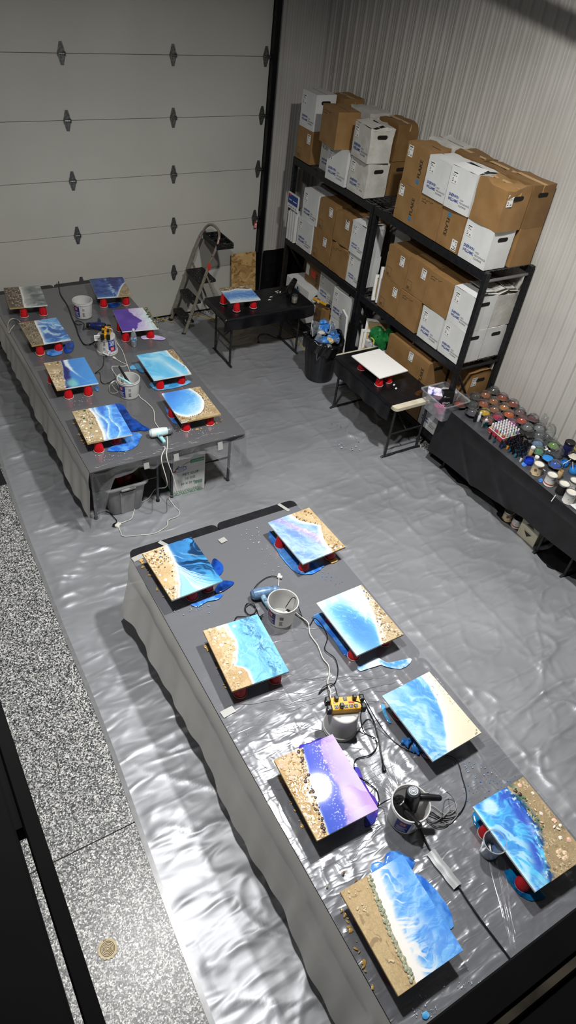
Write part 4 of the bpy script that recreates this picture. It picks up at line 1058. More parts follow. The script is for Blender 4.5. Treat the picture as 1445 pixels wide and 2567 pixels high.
def logo_mesh(w):
    if 'l' not in _LOGO:
        b = MB(); I = Matrix
        mb_text(b, 'SHERWIN', .042, T(0,.046,0), 0, .0010, .15, sx=.86)
        mb_text(b, 'WILLIAMS.', .042, T(0,0,0), 0, .0010, .15, sx=.86)
        b.add([(.168,-.035,0),(.1695,-.035,0),(.1695,.075,0),(.168,.075,0)], [(0,1,2,3)], 1)
        mb_text(b, 'HIGH', .026, T(.185,.038,0), 1, sx=.9); mb_text(b, 'PERFORMANCE', .026, T(.185,.006,0), 1, sx=.9); mb_text(b, 'FLOORING', .026, T(.185,-.026,0), 2, sx=.9)
        _LOGO['l'] = b.mesh('printed_logo', [m_sw, m_grey, m_ink])
        b = MB(); mb_text(b, 'FLAKE', .062, Matrix.Identity(4), 0, .0008); b.box(-.05, -.012, 0, .045, 0, .0003, 1)
        _LOGO['f'] = b.mesh('printed_word', [m_ink, m_sky])
        b = MB(); b.box(0, .075, 0, .105, 0, .0006)
        rnd = random.Random(3)
        for z, w_, h_ in ((.088,.055,.008),(.074,.03,.004),(.062,.05,.004),(.042,.014,.005),(.030,.02,.004),(.014,.018,.006)):
            b.box(.008, .008+w_, z, z+h_, .0005, .0010, 1)
        for k in range(4): b.box(.045+.005*k, .048+.005*k, .01, .022+.004*(k % 2), .0005, .0010, 1)
        _LOGO['s'] = b.mesh('label_sticker', [m_stick, m_ink])
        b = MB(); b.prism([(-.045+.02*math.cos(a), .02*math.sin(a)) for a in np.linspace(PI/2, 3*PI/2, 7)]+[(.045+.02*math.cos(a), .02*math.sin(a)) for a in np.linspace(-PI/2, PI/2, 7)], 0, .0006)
        _LOGO['h'] = b.mesh('hand_hole', m_hole)  # flat dark plate; the hole's inner shade is only its colour
        b = MB()
        for k in range(2): b.box(0, .085, .095*k, .0015+.095*k, 0, .0003); b.box(.0835*k, .085*k+.0015*(1-k), 0, .095, 0, .0003)
        for k in range(2): b.box(.012, .05, .012+.014*k, .017+.014*k, 0, .0003)
        _LOGO['q'] = b.mesh('printed_square', m_ink)
    return _LOGO
logo_mesh(1)
def carton(label, kind, x0, y0, z0, w=.37, h=.365, d=.285, prints='', rz=0., dent=0., seed=0, flap=False, group=None, mm=None):
    """Front face at x0 looking towards -x, running y0..y0+w; d goes back to the wall."""
    rnd = random.Random(seed*17+int(y0*100)); white = kind == 'w'
    m = mm or (m_white if white else m_kraft)
    t = thing('carton', label, 'box', (x0+d/2, y0+w/2, z0), rz, group)
    X0, Y0 = -d/2, -w/2
    b = MB(); n = 4; vs = []; idx = {}
    # side walls as a dented grid
    def P(x, y, z):
        k = (round(x,4), round(y,4), round(z,4))
        if k not in idx:
            j = dent*(.004+.012*(z > h*.8))
            idx[k] = len(vs); vs.append((x+rnd.uniform(-j,j), y+rnd.uniform(-j,j), z+(rnd.uniform(-j,j) if z > h*.5 else 0)))
        return idx[k]
    fs = []
    def face(o, a, c, na=n, nc=n):
        for i in range(na):
            for k in range(nc):
                q = [tuple(o[e]+a[e]*i1/na+c[e]*k1/nc for e in range(3)) for i1, k1 in ((i,k),(i+1,k),(i+1,k+1),(i,k+1))]
                fs.append(tuple(P(*p) for p in q))
    face((X0,-Y0,0),(0,-w,0),(0,0,h)); face((X0,Y0,0),(d,0,0),(0,0,h)); face((X0+d,Y0,0),(0,w,0),(0,0,h)); face((X0+d,-Y0,0),(-d,0,0),(0,0,h))
    face((X0,Y0,0),(0,w,0),(d,0,0)); 
    if not flap: face((X0,Y0,h),(d,0,0),(0,w,0))
    b.add(vs, fs); b.build('carton_body', m, t, smooth=25)
    if flap:   # open top: long flaps standing a little, dark inside
        i_ = MB(); i_.box(X0+.004, X0+d-.004, Y0+.004, -Y0-.004, h-.03, h-.028); i_.build('contents', m_hole if kind == 'd' else m, t)
        f_ = MB()
        f_.add([(X0,Y0,h),(X0,-Y0,h),(X0+d*.46,-Y0-.01,h+.012),(X0+d*.46,Y0+.01,h+.03)], [(0,1,2,3)]); f_.add([(X0+d,Y0,h),(X0+d,-Y0,h),(X0+d*.54,-Y0-.01,h+.03),(X0+d*.54,Y0+.01,h+.016)], [(3,2,1,0)])
        f_.build('top_flap', m, t)
    else:
        s_ = MB(); s_.box(X0+d/2-.0015, X0+d/2+.0015, Y0+.002, -Y0-.002, h-.001, h+.0012); s_.build('flap_seam', m_hole, t)
        if 'T' in prints:
            q = MB(); q.box(X0+d/2-.025, X0+d/2+.025, Y0-.0008, -Y0+.0008, h, h+.0016); q.box(X0+d/2-.025, X0+d/2+.025, Y0-.0012, Y0, h-.07, h+.0016); q.build('packing_tape', m_tan, t)
    F = lambda yy, zz: frame((X0-.0012-.002*dent, yy, zz), (0,-1,0), (0,0,1))     # seen from the aisle: right is -y
    G = lambda xx, zz: frame((xx, Y0-.0012-.002*dent, zz), (1,0,0), (0,0,1))      # the end facing the camera
    if 'L' in prints: put(_LOGO['l'], 'printed_logo', t, M=F(-Y0-.04, .075) @ Matrix.Scale(.92*w/.37, 4))
    if 'S' in prints: put(_LOGO['s'], 'label_sticker', t, M=F(-Y0-.03 if white else -Y0-.22, h-.15))
    if 's' in prints: put(_LOGO['s'], 'label_sticker', t, M=F(-Y0-.02, h-.13))
    if 'K' in prints: put(_LOGO['f'], 'printed_word', t, M=F(Y0+.06, .10) @ Matrix.Rotation(PI/2, 4, 'Z'))
    if 'k' in prints: put(_LOGO['f'], 'printed_word', t, M=F(-Y0-.08, h-.09) @ Matrix.Rotation(-PI/2, 4, 'Z'))
    if 'Q' in prints: put(_LOGO['q'], 'printed_square', t, M=F(-Y0-.03, .03))
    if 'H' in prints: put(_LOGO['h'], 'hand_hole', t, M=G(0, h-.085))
    if 'E' in prints: put(_LOGO['s'], 'label_sticker', t, M=G(X0+.02, h-.15))
    if 'B' in prints: put(_LOGO['s'], 'label_sticker', t, M=F(Y0+.10, .015) @ T(0,.105,0) @ Matrix.Rotation(PI, 4, 'Z') @ T(-.075,0,0))
    if 'W' in prints:   # scribbled marker lines
        r_ = MB()
        for k in range(9): r_.box(.02*k, .02*k+.013, -.006+.012*(k % 3)*.4, -.001+.012*(k % 3)*.4, 0, .0003)
        for k in range(4): r_.box(.02*k, .02*k+.012, -.028, -.022, 0, .0003)
        r_.build('marker_scrawl', m_ink, t, M=F(-Y0-.04, h-.05))
    return t
Z1, Z2, Z3 = 2.181, 1.171, .256
S_ = .366
# --- top level, rack nearer the garage door (seen left to right)
carton('white carton at the garage door end of the top shelf, standing on a brown carton', 'w', 5.10, 7.605, Z1+S_, .31, .385, .28, 'LSH')
carton('brown carton at the garage door end of the top shelf, under a white carton', 'k', 5.10, 7.595, Z1, .33, S_, .28, 'SQ')
carton('plain brown carton jutting out over the shelf edge between two white cartons', 'k', 4.97, 6.90, Z1+S_+.002, .38, .375, .28, 'W', D(-6))
carton('half-hidden white carton behind the jutting brown carton', 'w', 5.17, 7.185, Z1, .30, S_, .28, 'LS')
carton('clean white carton under the jutting brown carton', 'w', 5.055, 6.79, Z1, .375, S_, .28, 'LS', D(3))
carton('scuffed white carton with a lifted lid flap, topmost beside the jutting brown carton', 'w', 5.06, 6.40, Z1+S_, .35, .345, .29, 'LSH', D(-5), 1., 3, flap=True, mm=m_wworn)
carton('scuffed white carton with a taped end, bottom of the stack near the rack joint', 'w', 5.09, 6.415, Z1, .345, S_-.006, .29, 'LSH', 0, 1., 4, mm=m_wworn)
carton('brown carton in the back row behind the garage-door-end white carton', 'k', 5.42, 7.50, Z1+S_, .33, .36, .29, 'HT', 0, .4, 5)
carton('white carton in the back row with its torn lid showing above the brown one', 'w', 5.43, 6.97, Z1+S_, .40, .34, .29, 'S', 0, .6, 6, mm=m_wworn)
carton('torn-topped brown carton in the back row near the rack joint', 'k', 5.41, 6.42, Z1+S_, .36, .37, .29, 'T', 0, 1.2, 7, mm=m_kraft2)
for y in (6.43, 6.82, 7.22, 7.60):
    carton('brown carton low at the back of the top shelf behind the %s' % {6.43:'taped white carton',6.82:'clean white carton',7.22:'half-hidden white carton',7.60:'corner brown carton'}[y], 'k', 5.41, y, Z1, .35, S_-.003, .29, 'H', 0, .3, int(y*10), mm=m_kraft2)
# --- top level, rack by the paint table
carton('brown carton printed FLAKE on the top layer beside the white cartons', 'k', 5.10, 5.53, Z1+S_, .33, .378, .28, 'sK', 0, .6, 8)
carton('brown carton printed FLAKE directly on the top shelf under another FLAKE carton', 'k', 5.10, 5.53, Z1, .345, S_, .28, 'sK', 0, .2, 9)
carton('unmarked brown carton between two FLAKE cartons on the top shelf', 'k', 5.10, 5.165, Z1, .36, S_, .28, 'W', 0, .3, 10)
carton('white carton on the top layer next to the upright FLAKE carton', 'w', 5.085, 5.17, Z1+S_, .325, .36, .30, 'LS', 0, .4, 11)
carton('white carton on the top layer next to the bulging brown carton', 'w', 5.08, 4.82, Z1+S_, .335, .375, .29, 'LS', D(3), .4, 12, flap=True)
carton('brown carton with its FLAKE print upside down and a label at the bottom', 'k', 5.10, 4.83, Z1, .325, S_, .28, 'kB', 0, .5, 13)
carton('bulging brown carton with a big white label on its end, topmost at the rack end', 'k', 5.095, 4.42, Z1+S_, .375, .375, .31, 'HTE', 0, 1.4, 14)
carton('white carton under the bulging brown carton at the rack end', 'w', 5.10, 4.44, Z1, .37, S_, .28, 'LSH', 0, .3, 15)
carton('brown carton taped shut in the back row, topmost at the rack end', 'k', 5.42, 4.42, Z1+S_, .36, .385, .29, 'HT', 0, .4, 16, mm=m_kraft2)
carton('brown carton in the back row at the rack end, directly on the top shelf', 'k', 5.42, 4.42, Z1, .37, S_, .29, '', 0, .2, 17)
carton('white carton in the back row behind the upper FLAKE carton', 'w', 5.42, 5.56, Z1+S_, .38, .385, .29, '', 0, .8, 18, mm=m_wworn)
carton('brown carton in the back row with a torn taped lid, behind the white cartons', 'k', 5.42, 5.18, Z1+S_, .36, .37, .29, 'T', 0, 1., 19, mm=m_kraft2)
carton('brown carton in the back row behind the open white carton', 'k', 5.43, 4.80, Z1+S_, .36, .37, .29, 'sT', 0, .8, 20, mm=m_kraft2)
for y, nm in ((5.56,'lower FLAKE carton'),(5.18,'unmarked brown carton'),(4.80,'upside-down FLAKE carton')):
    carton('brown carton low in the back row behind the %s' % nm, 'k', 5.41, y, Z1, .36, S_-.003, .29, '', 0, .2, int(y*9))
# --- middle level, rack by the paint table
carton('brown labelled carton over another at the joint end of the middle shelf', 'k', 5.11, 5.48, Z2+S_, .36, .36, .30, 'SQ', 0, .3, 21)
carton('brown labelled carton second in the top layer of the middle shelf', 'k', 5.11, 5.11, Z2+S_, .36, .375, .30, 'SQT', 0, .3, 22)
carton('large brown carton with a marker scrawl over a white carton on the middle shelf', 'k', 5.10, 4.745, Z2+S_, .385, .368, .30, 'W', 0, .2, 23)
carton('brown labelled carton at the joint end of the middle shelf, bottom layer', 'k', 5.11, 5.495, Z2, .355, S_, .30, 'SQ', 0, .2, 24)
carton('brown carton with a marker scrawl in the bottom layer of the middle shelf', 'k', 5.10, 5.135, Z2, .35, S_-.005, .30, 'W', 0, .3, 25)
carton('white carton under the large scrawled brown carton', 'w', 5.105, 4.755, Z2, .34, S_-.008, .30, 'LS', 0, .5, 26)
carton('white carton with an open lid at the rack end of the middle shelf, top layer', 'w', 5.11, 4.425, Z2+S_, .31, .37, .30, 'LSH', 0, .3, 27, flap=True)
carton('white carton at the rack end of the middle shelf, bottom layer', 'w', 5.11, 4.425, Z2, .315, S_, .30, 'LSH', 0, .3, 28)
carton('torn white carton with its end hanging open in the back row', 'w', 5.425, 4.43, Z2+S_, .34, .36, .29, '', 0, 1., 29, flap=True, mm=m_wworn)
carton('white carton under the torn one in the back row', 'w', 5.425, 4.43, Z2, .34, S_-.004, .29, 'H', 0, .5, 30)
for i, (y, z) in enumerate(((5.5, Z2),(5.13, Z2),(4.78, Z2),(5.5, Z2+S_),(5.13, Z2+S_),(4.79, Z2+S_))):
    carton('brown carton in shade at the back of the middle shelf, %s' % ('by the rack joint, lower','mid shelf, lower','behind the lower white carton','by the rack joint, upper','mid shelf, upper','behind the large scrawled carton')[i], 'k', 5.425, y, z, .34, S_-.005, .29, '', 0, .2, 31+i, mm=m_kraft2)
# --- middle level, rack nearer the garage door
carton('white carton at the garage door end of the middle shelf, upper of two', 'w', 5.11, 7.305, Z2+S_, .345, .37, .28, 'LS', 0, .3, 41)
carton('white carton at the garage door end of the middle shelf, lower of two', 'w', 5.105, 7.345, Z2, .35, S_, .28, 'LS', 0, .2, 42)
carton('brown labelled carton over another next to the white pair', 'k', 5.115, 6.93, Z2+S_, .35, .375, .28, 'SQ', 0, .3, 43)
carton('brown labelled carton under another next to the white pair', 'k', 5.11, 6.925, Z2, .39, S_, .28, 'SQ', 0, .3, 44)
carton('brown carton with a peeling label on the middle shelf, over a crushed one', 'k', 5.11, 6.57, Z2+S_, .34, .36, .28, 'S', 0, .8, 45)
carton('crushed brown carton with a sagging top edge on the middle shelf', 'k', 5.11, 6.55, Z2, .35, S_-.015, .28, 'W', 0, 1.3, 46)
carton('white carton with an open lid beside the rack joint, upper of two', 'w', 5.10, 6.275, Z2+S_, .27, .37, .28, 'LS', 0, .5, 47, flap=True)
carton('white carton beside the rack joint, lower of two', 'w', 5.12, 6.275, Z2, .26, S_, .28, 'LS', 0, .3, 48)
carton('white carton seen through the rack joint with its lid up', 'w', 5.42, 5.87, Z2+.20, .26, .55, .29, '', 0, .6, 49, flap=True, mm=m_wworn)
for i, (y, z) in enumerate(((7.40, Z2),(7.02, Z2),(6.62, Z2),(7.40, Z2+S_),(7.02, Z2+S_),(6.62, Z2+S_))):
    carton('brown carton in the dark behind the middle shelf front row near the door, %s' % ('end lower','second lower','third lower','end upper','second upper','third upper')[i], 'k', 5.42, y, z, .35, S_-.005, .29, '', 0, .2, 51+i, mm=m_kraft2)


# ================================================================ pails
def milky(name, col, amt):
    m = mat(name, col, .38, 0, None, 10); nt = m.node_tree; N = nt.nodes; L = nt.links
    t = N.new('ShaderNodeBsdfTranslucent'); t.inputs[0].default_value = (*lin(col), 1)
    x = N.new('ShaderNodeMixShader'); x.inputs[0].default_value = amt
    L.new(N['Principled BSDF'].outputs[0], x.inputs[1]); L.new(t.outputs[0], x.inputs[2]); L.new(x.outputs[0], N['Material Output'].inputs[0])
    return m
m_pail = milky('pail_plastic', '#f2f2f0', .45)
m_lblue = mat('label_blue', '#1f3a93', .4); m_lred = mat('label_red', '#d2403a', .4); m_lwhite = mat('label_white', '#e4e4e6', .4)
def patch(b, rf, z0, z1, a0, a1, mi=0, n=6, off=.0008):
    vs = []; 
    for k in range(n+1):
        a = a0+(a1-a0)*k/n
        for z in (z0, z1):
            r = rf(z)+off; vs.append((r*math.cos(a), r*math.sin(a), z))
    b.add(vs, [(2*k, 2*k+2, 2*k+3, 2*k+1) for k in range(n)], mi)
PH = .192
prf = lambda z: .094+.014*z/PH
def pail_thing(label, group=None):
    t = thing('pail', label, 'bucket', (0,0,0), 0, group)
    b = MB(); b.lathe([(0,.002),(.09,0),(.094,.004),(prf(.165),.165),(.1125,.168),(.1125,.176),(prf(.176)+.001,.178),(prf(.186),.186),(.1125,.188),(.1125,.194),(.106,.194),(.105,.186),(.0915,.006),(0,.005)], 40)
    b.build('pail_body', m_pail, t, smooth=35)
    l = MB(); a = D(0)
    patch(l, prf, .022, .150, a-.42, a+.42, 0); patch(l, prf, .098, .142, a-.20, a+.20, 1, off=.0014); patch(l, prf, .108, .130, a-.13, a+.13, 2, off=.0018); patch(l, prf, .114, .124, a-.10, a+.06, 1, off=.0022)
    for k in range(4): patch(l, prf, .034+.014*k, .041+.014*k, a-.34+.05*(k % 2), a+.30-.06*(k % 3), 2, off=.0014)
    l.build('paint_label', [m_lblue, m_lred, m_lwhite], t)['label'] = 'blue printed label with a red emblem'
    q = MB(); patch(q, prf, .095, .135, .72, 1.02, 0)
    for k in range(9): patch(q, prf, .099, .131, .75+.028*k, .75+.028*k+.012*(1+k % 2)*.8, 1, 1, off=.0014)
    for k in range(4): patch(q, prf, .035+.012*k, .041+.012*k, .74, 1.0-.03*(k % 3), 1, 3)
    q.build('barcode', [m_lwhite, m_ink], t)
    return t
BK = 'white mixing pails'
pl_ = pail_thing('white pail holding a pair of clippers beside the blue-grey hair dryer', BK)
pl_.location = (1.955, 2.585, .746); pl_.rotation_euler = (0,0,D(188))
dup(pl_, 'white pail with the black hair dryer standing in it', (1.865, .985, .748), D(215))
dup(pl_, 'empty white pail near the garage door end of the tables', (2.118, 7.452, .744), D(205))
dup(pl_, 'white pail with brushes and a curling wand sticking out', (2.005, 5.72, .744), D(205))
dup(pl_, 'upturned white pail under the yellow power strip by the violet and lavender canvas', M=T(1.856, 1.655, .750+.194) @ RX(PI) @ RZ(D(-80)))
dup(pl_, 'upturned white pail under the yellow power strip near the water bottle', M=T(2.095, 6.60, .744+.194) @ RX(PI) @ RZ(D(75)))
m_cupclear = clear_mat('measuring_cup_plastic', '#dfe6ea', .15, .35, .10)
mc = thing('measuring_cup', 'clear measuring cup with a blue-stained spoon beside the turquoise reef canvas', 'cup', (2.185, .60, .746))
b = MB(); b.lathe([(0,.001),(.048,0),(.051,.003),(.064,.125),(.068,.127),(.068,.132),(.0625,.132),(.049,.006),(0,.005)], 28); b.build('cup_body', m_cupclear, mc, smooth=35)
b = MB(); b.lathe([(0,.014),(.0508,.014),(.0508,.0135)], 24); b.build('resin_residue', mat('blue_residue', '#2a4f86', .2, 0, '#6c88a8', 30), mc)
b = MB(); b.tube([(.02,.02,.015),(-.01,.0,.06),(-.045,-.02,.11)], [.012,.006,.004], 8); b.build('spoon', m_lwhite, mc, smooth=50)

# ================================================================ hair dryers
def dryer(label, body, handle, noz, grille, cordm=None, L=.11):
    t = thing('hair_dryer', label, 'hair dryer')
    B = MB(RY(PI/2)); B.lathe([(0,-.085),(.030,-.085),(.040,-.078),(.043,-.05),(.043,.0),(.040,.045),(.034,.085),(.030,.09),(.0,.09)], 24); bo = B.build('barrel', body, t, smooth=40)
    G = MB(RY(PI/2)); G.lathe([(0,-.091),(.026,-.091),(.034,-.084),(.036,-.078)], 20)
    for k in range(3): G.lathe([(.008+.009*k,-.093),(.011+.009*k,-.0935),(.012+.009*k,-.091)], 20)
    G.build('rear_grille', grille, bo, smooth=40)
    N_ = MB(RY(PI/2)); N_.lathe([(.0,.07),(.032,.07),(.037,.082),(.036,.10),(.030,.115),(.0335,.122),(.026,.122),(.024,.095),(0,.094)], 24, sx=1.); N_.build('nozzle', noz, bo, smooth=40)
    H = MB(); H.tube([(-.012,-.02,0),(-.012,-.06,0),(-.004,-.11,0),(.004,-.155,0),(.006,-.165,0)], [.024,.021,.019,.017,.010], 12, n=3); ho = H.build('handle', handle, t, smooth=50)
    S = MB(); S.box(-.022,.004,-.095,-.07,.017,.024); S.build('switch', noz, ho, bevel=.002)
    return t
def lay(t, rear, noz, z, roll=0):
    v = Vector(noz)-Vector(rear); c = (Vector(rear)+Vector(noz))/2
    t.matrix_local = T(c.x, c.y, z) @ RZ(math.atan2(v.y, v.x)) @ RX(roll)
m_bdry = mat('dryer_blue_grey', '#6f8fb2', .35, .1, '#49627f', 30, contrast=(.3,.7)); m_bdry2 = mat('dryer_handle_smudged', '#8fb3c4', .35, .1, '#56708a', 25)
m_blk = mat('black_plastic', '#141416', .3, 0, '#1c1c1f', 20); m_wdry = mat('dryer_white', '#d9dcda', .35, 0, '#b5dbe0', 22, contrast=(.5,.62)); m_teal = mat('dryer_teal_paint', '#8fd0d8', .4, 0, '#a8dbe0', 30)
m_navy = mat('dryer_navy', '#1a2a66', .3, 0, '#141f4e', 20); m_dgrey = mat('nozzle_grey', '#6e747a', .35, .1)
lay(dryer('blue-grey hair dryer lying beside the white pail and the shell beach canvas', m_bdry, m_bdry2, m_bdry, m_bdry), (1.844, 2.838, 0.790), (2.028, 2.803, 0.790), .791)
lay(dryer('white hair dryer with a teal-smeared handle at the table end', m_wdry, m_teal, m_dgrey, m_wdry), (1.915, 4.977, 0.790), (2.105, 4.954, 0.790), .789)
lay(dryer('navy blue hair dryer lying behind the yellow power strip', m_navy, m_navy, m_blk, m_blk), (2.225, 7.049, 0.790), (2.091, 7.114, 0.790), .789)
def pose(t, o, xd, yd):
    x = Vector(xd).normalized(); z = x.cross(Vector(yd)).normalized(); y = z.cross(x)
    t.matrix_local = Matrix(((x.x,y.x,z.x,o[0]),(x.y,y.y,z.y,o[1]),(x.z,y.z,z.z,o[2]),(0,0,0,1)))
pose(dryer('matt black hair dryer standing in the pail, handle out over the rim', m_blk, m_blk, m_blk, m_dgrey), (1.895, 1.005, .925), (.12, -.10, -.95), (-.86, .50, -.10))
pose(dryer('glossy black hair dryer sunk in the pail under the matt black one', m_blk, m_blk, m_blk, m_blk), (1.835, .995, .862), (.25, -.45, -.7), (.1, .75, -.6))
cl = thing('hair_clippers', 'pale clippers with a black blade lying in the white pail', 'clippers', (1.965, 2.57, .758), D(25))
b = MB(); b.tube([(-.055,0,.018),(0,0,.022),(.045,0,.018)], [.014,.02,.016], 10, n=3); b.build('grip', m_cream, cl, smooth=50)
b = MB(); b.box(.04,.075,-.016,.016,.008,.028); b.build('blade', m_blk, cl, bevel=.003)
# ================================================================ yellow power strips
m_yel = mat('power_strip_yellow', '#e0a512', .4, 0, '#d2980e', 15); m_out = mat('outlet_grey', '#3a3a3c', .5); m_slotw = mat('outlet_face', '#b9b6ac', .5)
def strip(label):
    t = thing('power_strip', label, 'power strip')
    b = MB(); b.box(-.095,.095,-.045,.045,.0,.048); ho = b.build('housing', m_yel, t, bevel=.004)
    for s in (-1, 1):
        for yy in (-.048, .012):
            c = MB(); c.box(s*.092 if s > 0 else -.125, .125 if s > 0 else -.092, yy, yy+.040, -.002, .055); c.build('end_bumper', m_blk, t, bevel=.008, bseg=2)
    ob = MB(); ob.box(-.012,.012,-.012,.012,0,.002, 0); ob.box(-.007,-.004,-.006,.004,.002,.003,1); ob.box(.003,.006,-.006,.004,.002,.003,1); ob.box(-.0025,.0015,.005,.009,.002,.003,1)
    om = ob.mesh('outlet', [m_out, m_slotw])
    for k in range(5): put(om, 'outlet', ho, (-.065+.031*k, -.026, .048))
    for x in (-.058, .0, .058): put(om, 'outlet', ho, (x, .026, .048))
    s_ = MB(); s_.box(.018,.052,-.004,.008,.048,.052); s_.build('switch', mat('switch_red', '#c8321e', .4), ho, bevel=.001)
    for x, y in ((-.058,.026),(.058,.026),(-.034,-.026)):
        p_ = MB(); p_.box(x-.012,x+.012,y-.014,y+.014,.05,.078); p_.build('plugged_in_plug', m_blk, t, bevel=.004)
    return t
st = strip('yellow power strip on the upturned pail by the violet and lavender canvas')
st.matrix_local = T(1.866, 1.668, .947) @ RZ(D(-22))
s2 = dup(st, 'yellow power strip on the upturned pail near the water bottle', M=T(2.095, 6.60, .942) @ RZ(D(68)))
m_wcord = mat('white_cord', '#dcdad2', .45); m_kcord = mat('black_cord', '#111113', .4); m_ycord = mat('yellow_cord', '#c9a83a', .45); m_tcord = mat('grey_cord', '#8d8d8b', .4)
def cord(label, pts, r, m, plug=None, name='power_cable', plugm=None):
    if plug is None:
        b = MB(); b.tube(pts, r, 6, n=6); return tag(b.build(name, m, smooth=60), label, 'cord')
    t = thing(name, label, 'cord'); b = MB(); b.tube(pts, r, 6, n=6); b.build('cable', m, t, smooth=60)
    for i in plug:
        a, c = (Vector(pts[0]), Vector(pts[1])) if i == 0 else (Vector(pts[-1]), Vector(pts[-2]))
        d = (a-c).normalized(); p = MB(); p.tube([a-d*.005, a+d*.012, a+d*.034], [.008,.012,.013], 8); p.build('plug', plugm or m, t, smooth=50)
    return t
zc = .750
cord('white extension cord winding between two pails past the gravel-edged canvas', [(2.072, 2.589, 0.760),(2.096, 2.518, 0.752),(2.112, 2.454, 0.752),(2.071, 2.361, 0.752),(2.068, 2.254, 0.752),(2.042, 2.146, 0.752),(2.045, 2.078, 0.752),(2.011, 2.015, 0.752),(1.959, 1.957, 0.760),(1.914, 1.860, 0.800),(1.80,1.74,.93),(1.80,1.70,1.0)], .0045, m_wcord)
cord('black cord running beside the white cord to the power strip', [(1.98,2.58,.86),(2.04,2.58,.942),(2.108, 2.571, 0.770),(2.093, 2.486, 0.753),(2.107, 2.431, 0.753),(2.180, 2.469, 0.753),(2.191, 2.366, 0.753),(2.164, 2.276, 0.753),(2.095, 2.202, 0.753),(2.118, 2.108, 0.753),(2.083, 2.015, 0.753),(2.006, 1.939, 0.753),(1.923, 1.935, 0.753),(1.865, 1.919, 0.753),(1.917, 1.943, 0.760),(1.957, 1.903, 0.820),(1.83,1.71,1.02)], .0032, m_kcord)
cord('blue-grey hair dryer cord coiled on the film', [(1.848, 2.658, 0.765),(1.819, 2.663, 0.752),(1.833, 2.739, 0.752),(1.804, 2.808, 0.752),(1.754, 2.764, 0.752),(1.766, 2.701, 0.752),(1.823, 2.720, 0.755),(1.834, 2.790, 0.756),(1.769, 2.780, 0.754),(1.754, 2.715, 0.752),(1.800, 2.691, 0.754),(1.819, 2.635, 0.752),(1.688, 2.726, 0.752),(1.638, 2.705, 0.752),(1.621, 2.690, 0.752)], .0036, m_kcord)
cord('black cord arched from the hair dryer to its white plug behind the pail', [(1.872, 2.867, 0.800),(1.954, 2.937, 0.760),(2.036, 2.969, 0.752),(2.098, 2.967, 0.752),(2.135, 2.939, 0.754)], .003, m_kcord, [1], plugm=m_wcord)
cord('short white cord with a plug behind the white pail', [(2.067, 2.822, 0.760),(2.109, 2.881, 0.752),(2.139, 2.928, 0.754)], .0035, m_wcord, [1])
cord('black cord looping from the power strip past the violet canvas to the pail', [(1.90,1.65,1.02),(1.93,1.60,1.03),(1.967, 1.602, 0.840),(1.972, 1.546, 0.753),(2.010, 1.480, 0.753),(1.988, 1.424, 0.753),(1.915, 1.400, 0.753),(1.815, 1.414, 0.753),(1.765, 1.338, 0.753),(1.796, 1.259, 0.753),(1.817, 1.192, 0.753),(1.789, 1.130, 0.753),(1.759, 1.113, 0.753),(1.806, 1.101, 0.800),(1.80,1.05,.95),(1.84,1.02,.93)], .0036, m_kcord)
cord('straight black cord stub lying between two canvases', [(1.97,1.62,1.0),(2.060, 1.631, 0.800),(2.069, 1.561, 0.753),(2.013, 1.432, 0.753),(1.948, 1.301, 0.753)], .005, m_kcord, [1])
cord('thin black cord sweeping under the pearly canvas to the black hair dryer', [(1.99,1.64,.99),(2.073, 1.560, 0.800),(2.100, 1.450, 0.752),(2.145, 1.319, 0.752),(2.255, 1.232, 0.752),(2.387, 1.134, 0.752),(2.344, 1.009, 0.752),(2.281, 0.900, 0.752),(2.168, 0.845, 0.752),(2.067, 0.872, 0.752),(2.029, 0.937, 0.752),(1.981, 0.909, 0.752),(2.010, 0.841, 0.752),(2.077, 0.829, 0.752),(2.042, 0.888, 0.756),(2.010, 0.931, 0.756)], .003, m_kcord)
cord('grey curly cord of the black hair dryer coiled beside the pail', [(2.06,.93,.915),(2.09,.93,.90),(2.169, 0.974, 0.800),(2.206, 0.925, 0.753),(2.172, 0.875, 0.753),(2.099, 0.881, 0.753),(2.065, 0.952, 0.753),(2.028, 0.982, 0.753),(1.985, 0.959, 0.753),(2.001, 0.885, 0.753),(2.071, 0.878, 0.756),(2.146, 0.886, 0.756),(2.167, 0.850, 0.753),(2.093, 0.831, 0.753),(2.019, 0.853, 0.756)], .0032, m_tcord)
cord('black cord taped down along the middle of the front tables', [(1.916, 0.912, 0.757),(1.897, 0.827, 0.752),(1.887, 0.757, 0.752),(1.894, 0.667, 0.750),(1.902, 0.539, 0.752),(1.898, 0.420, 0.752),(1.899, 0.326, 0.752),(1.906, 0.211, 0.752),(1.910, 0.111, 0.752),(1.911, 0.027, 0.752)], .0055, m_kcord)
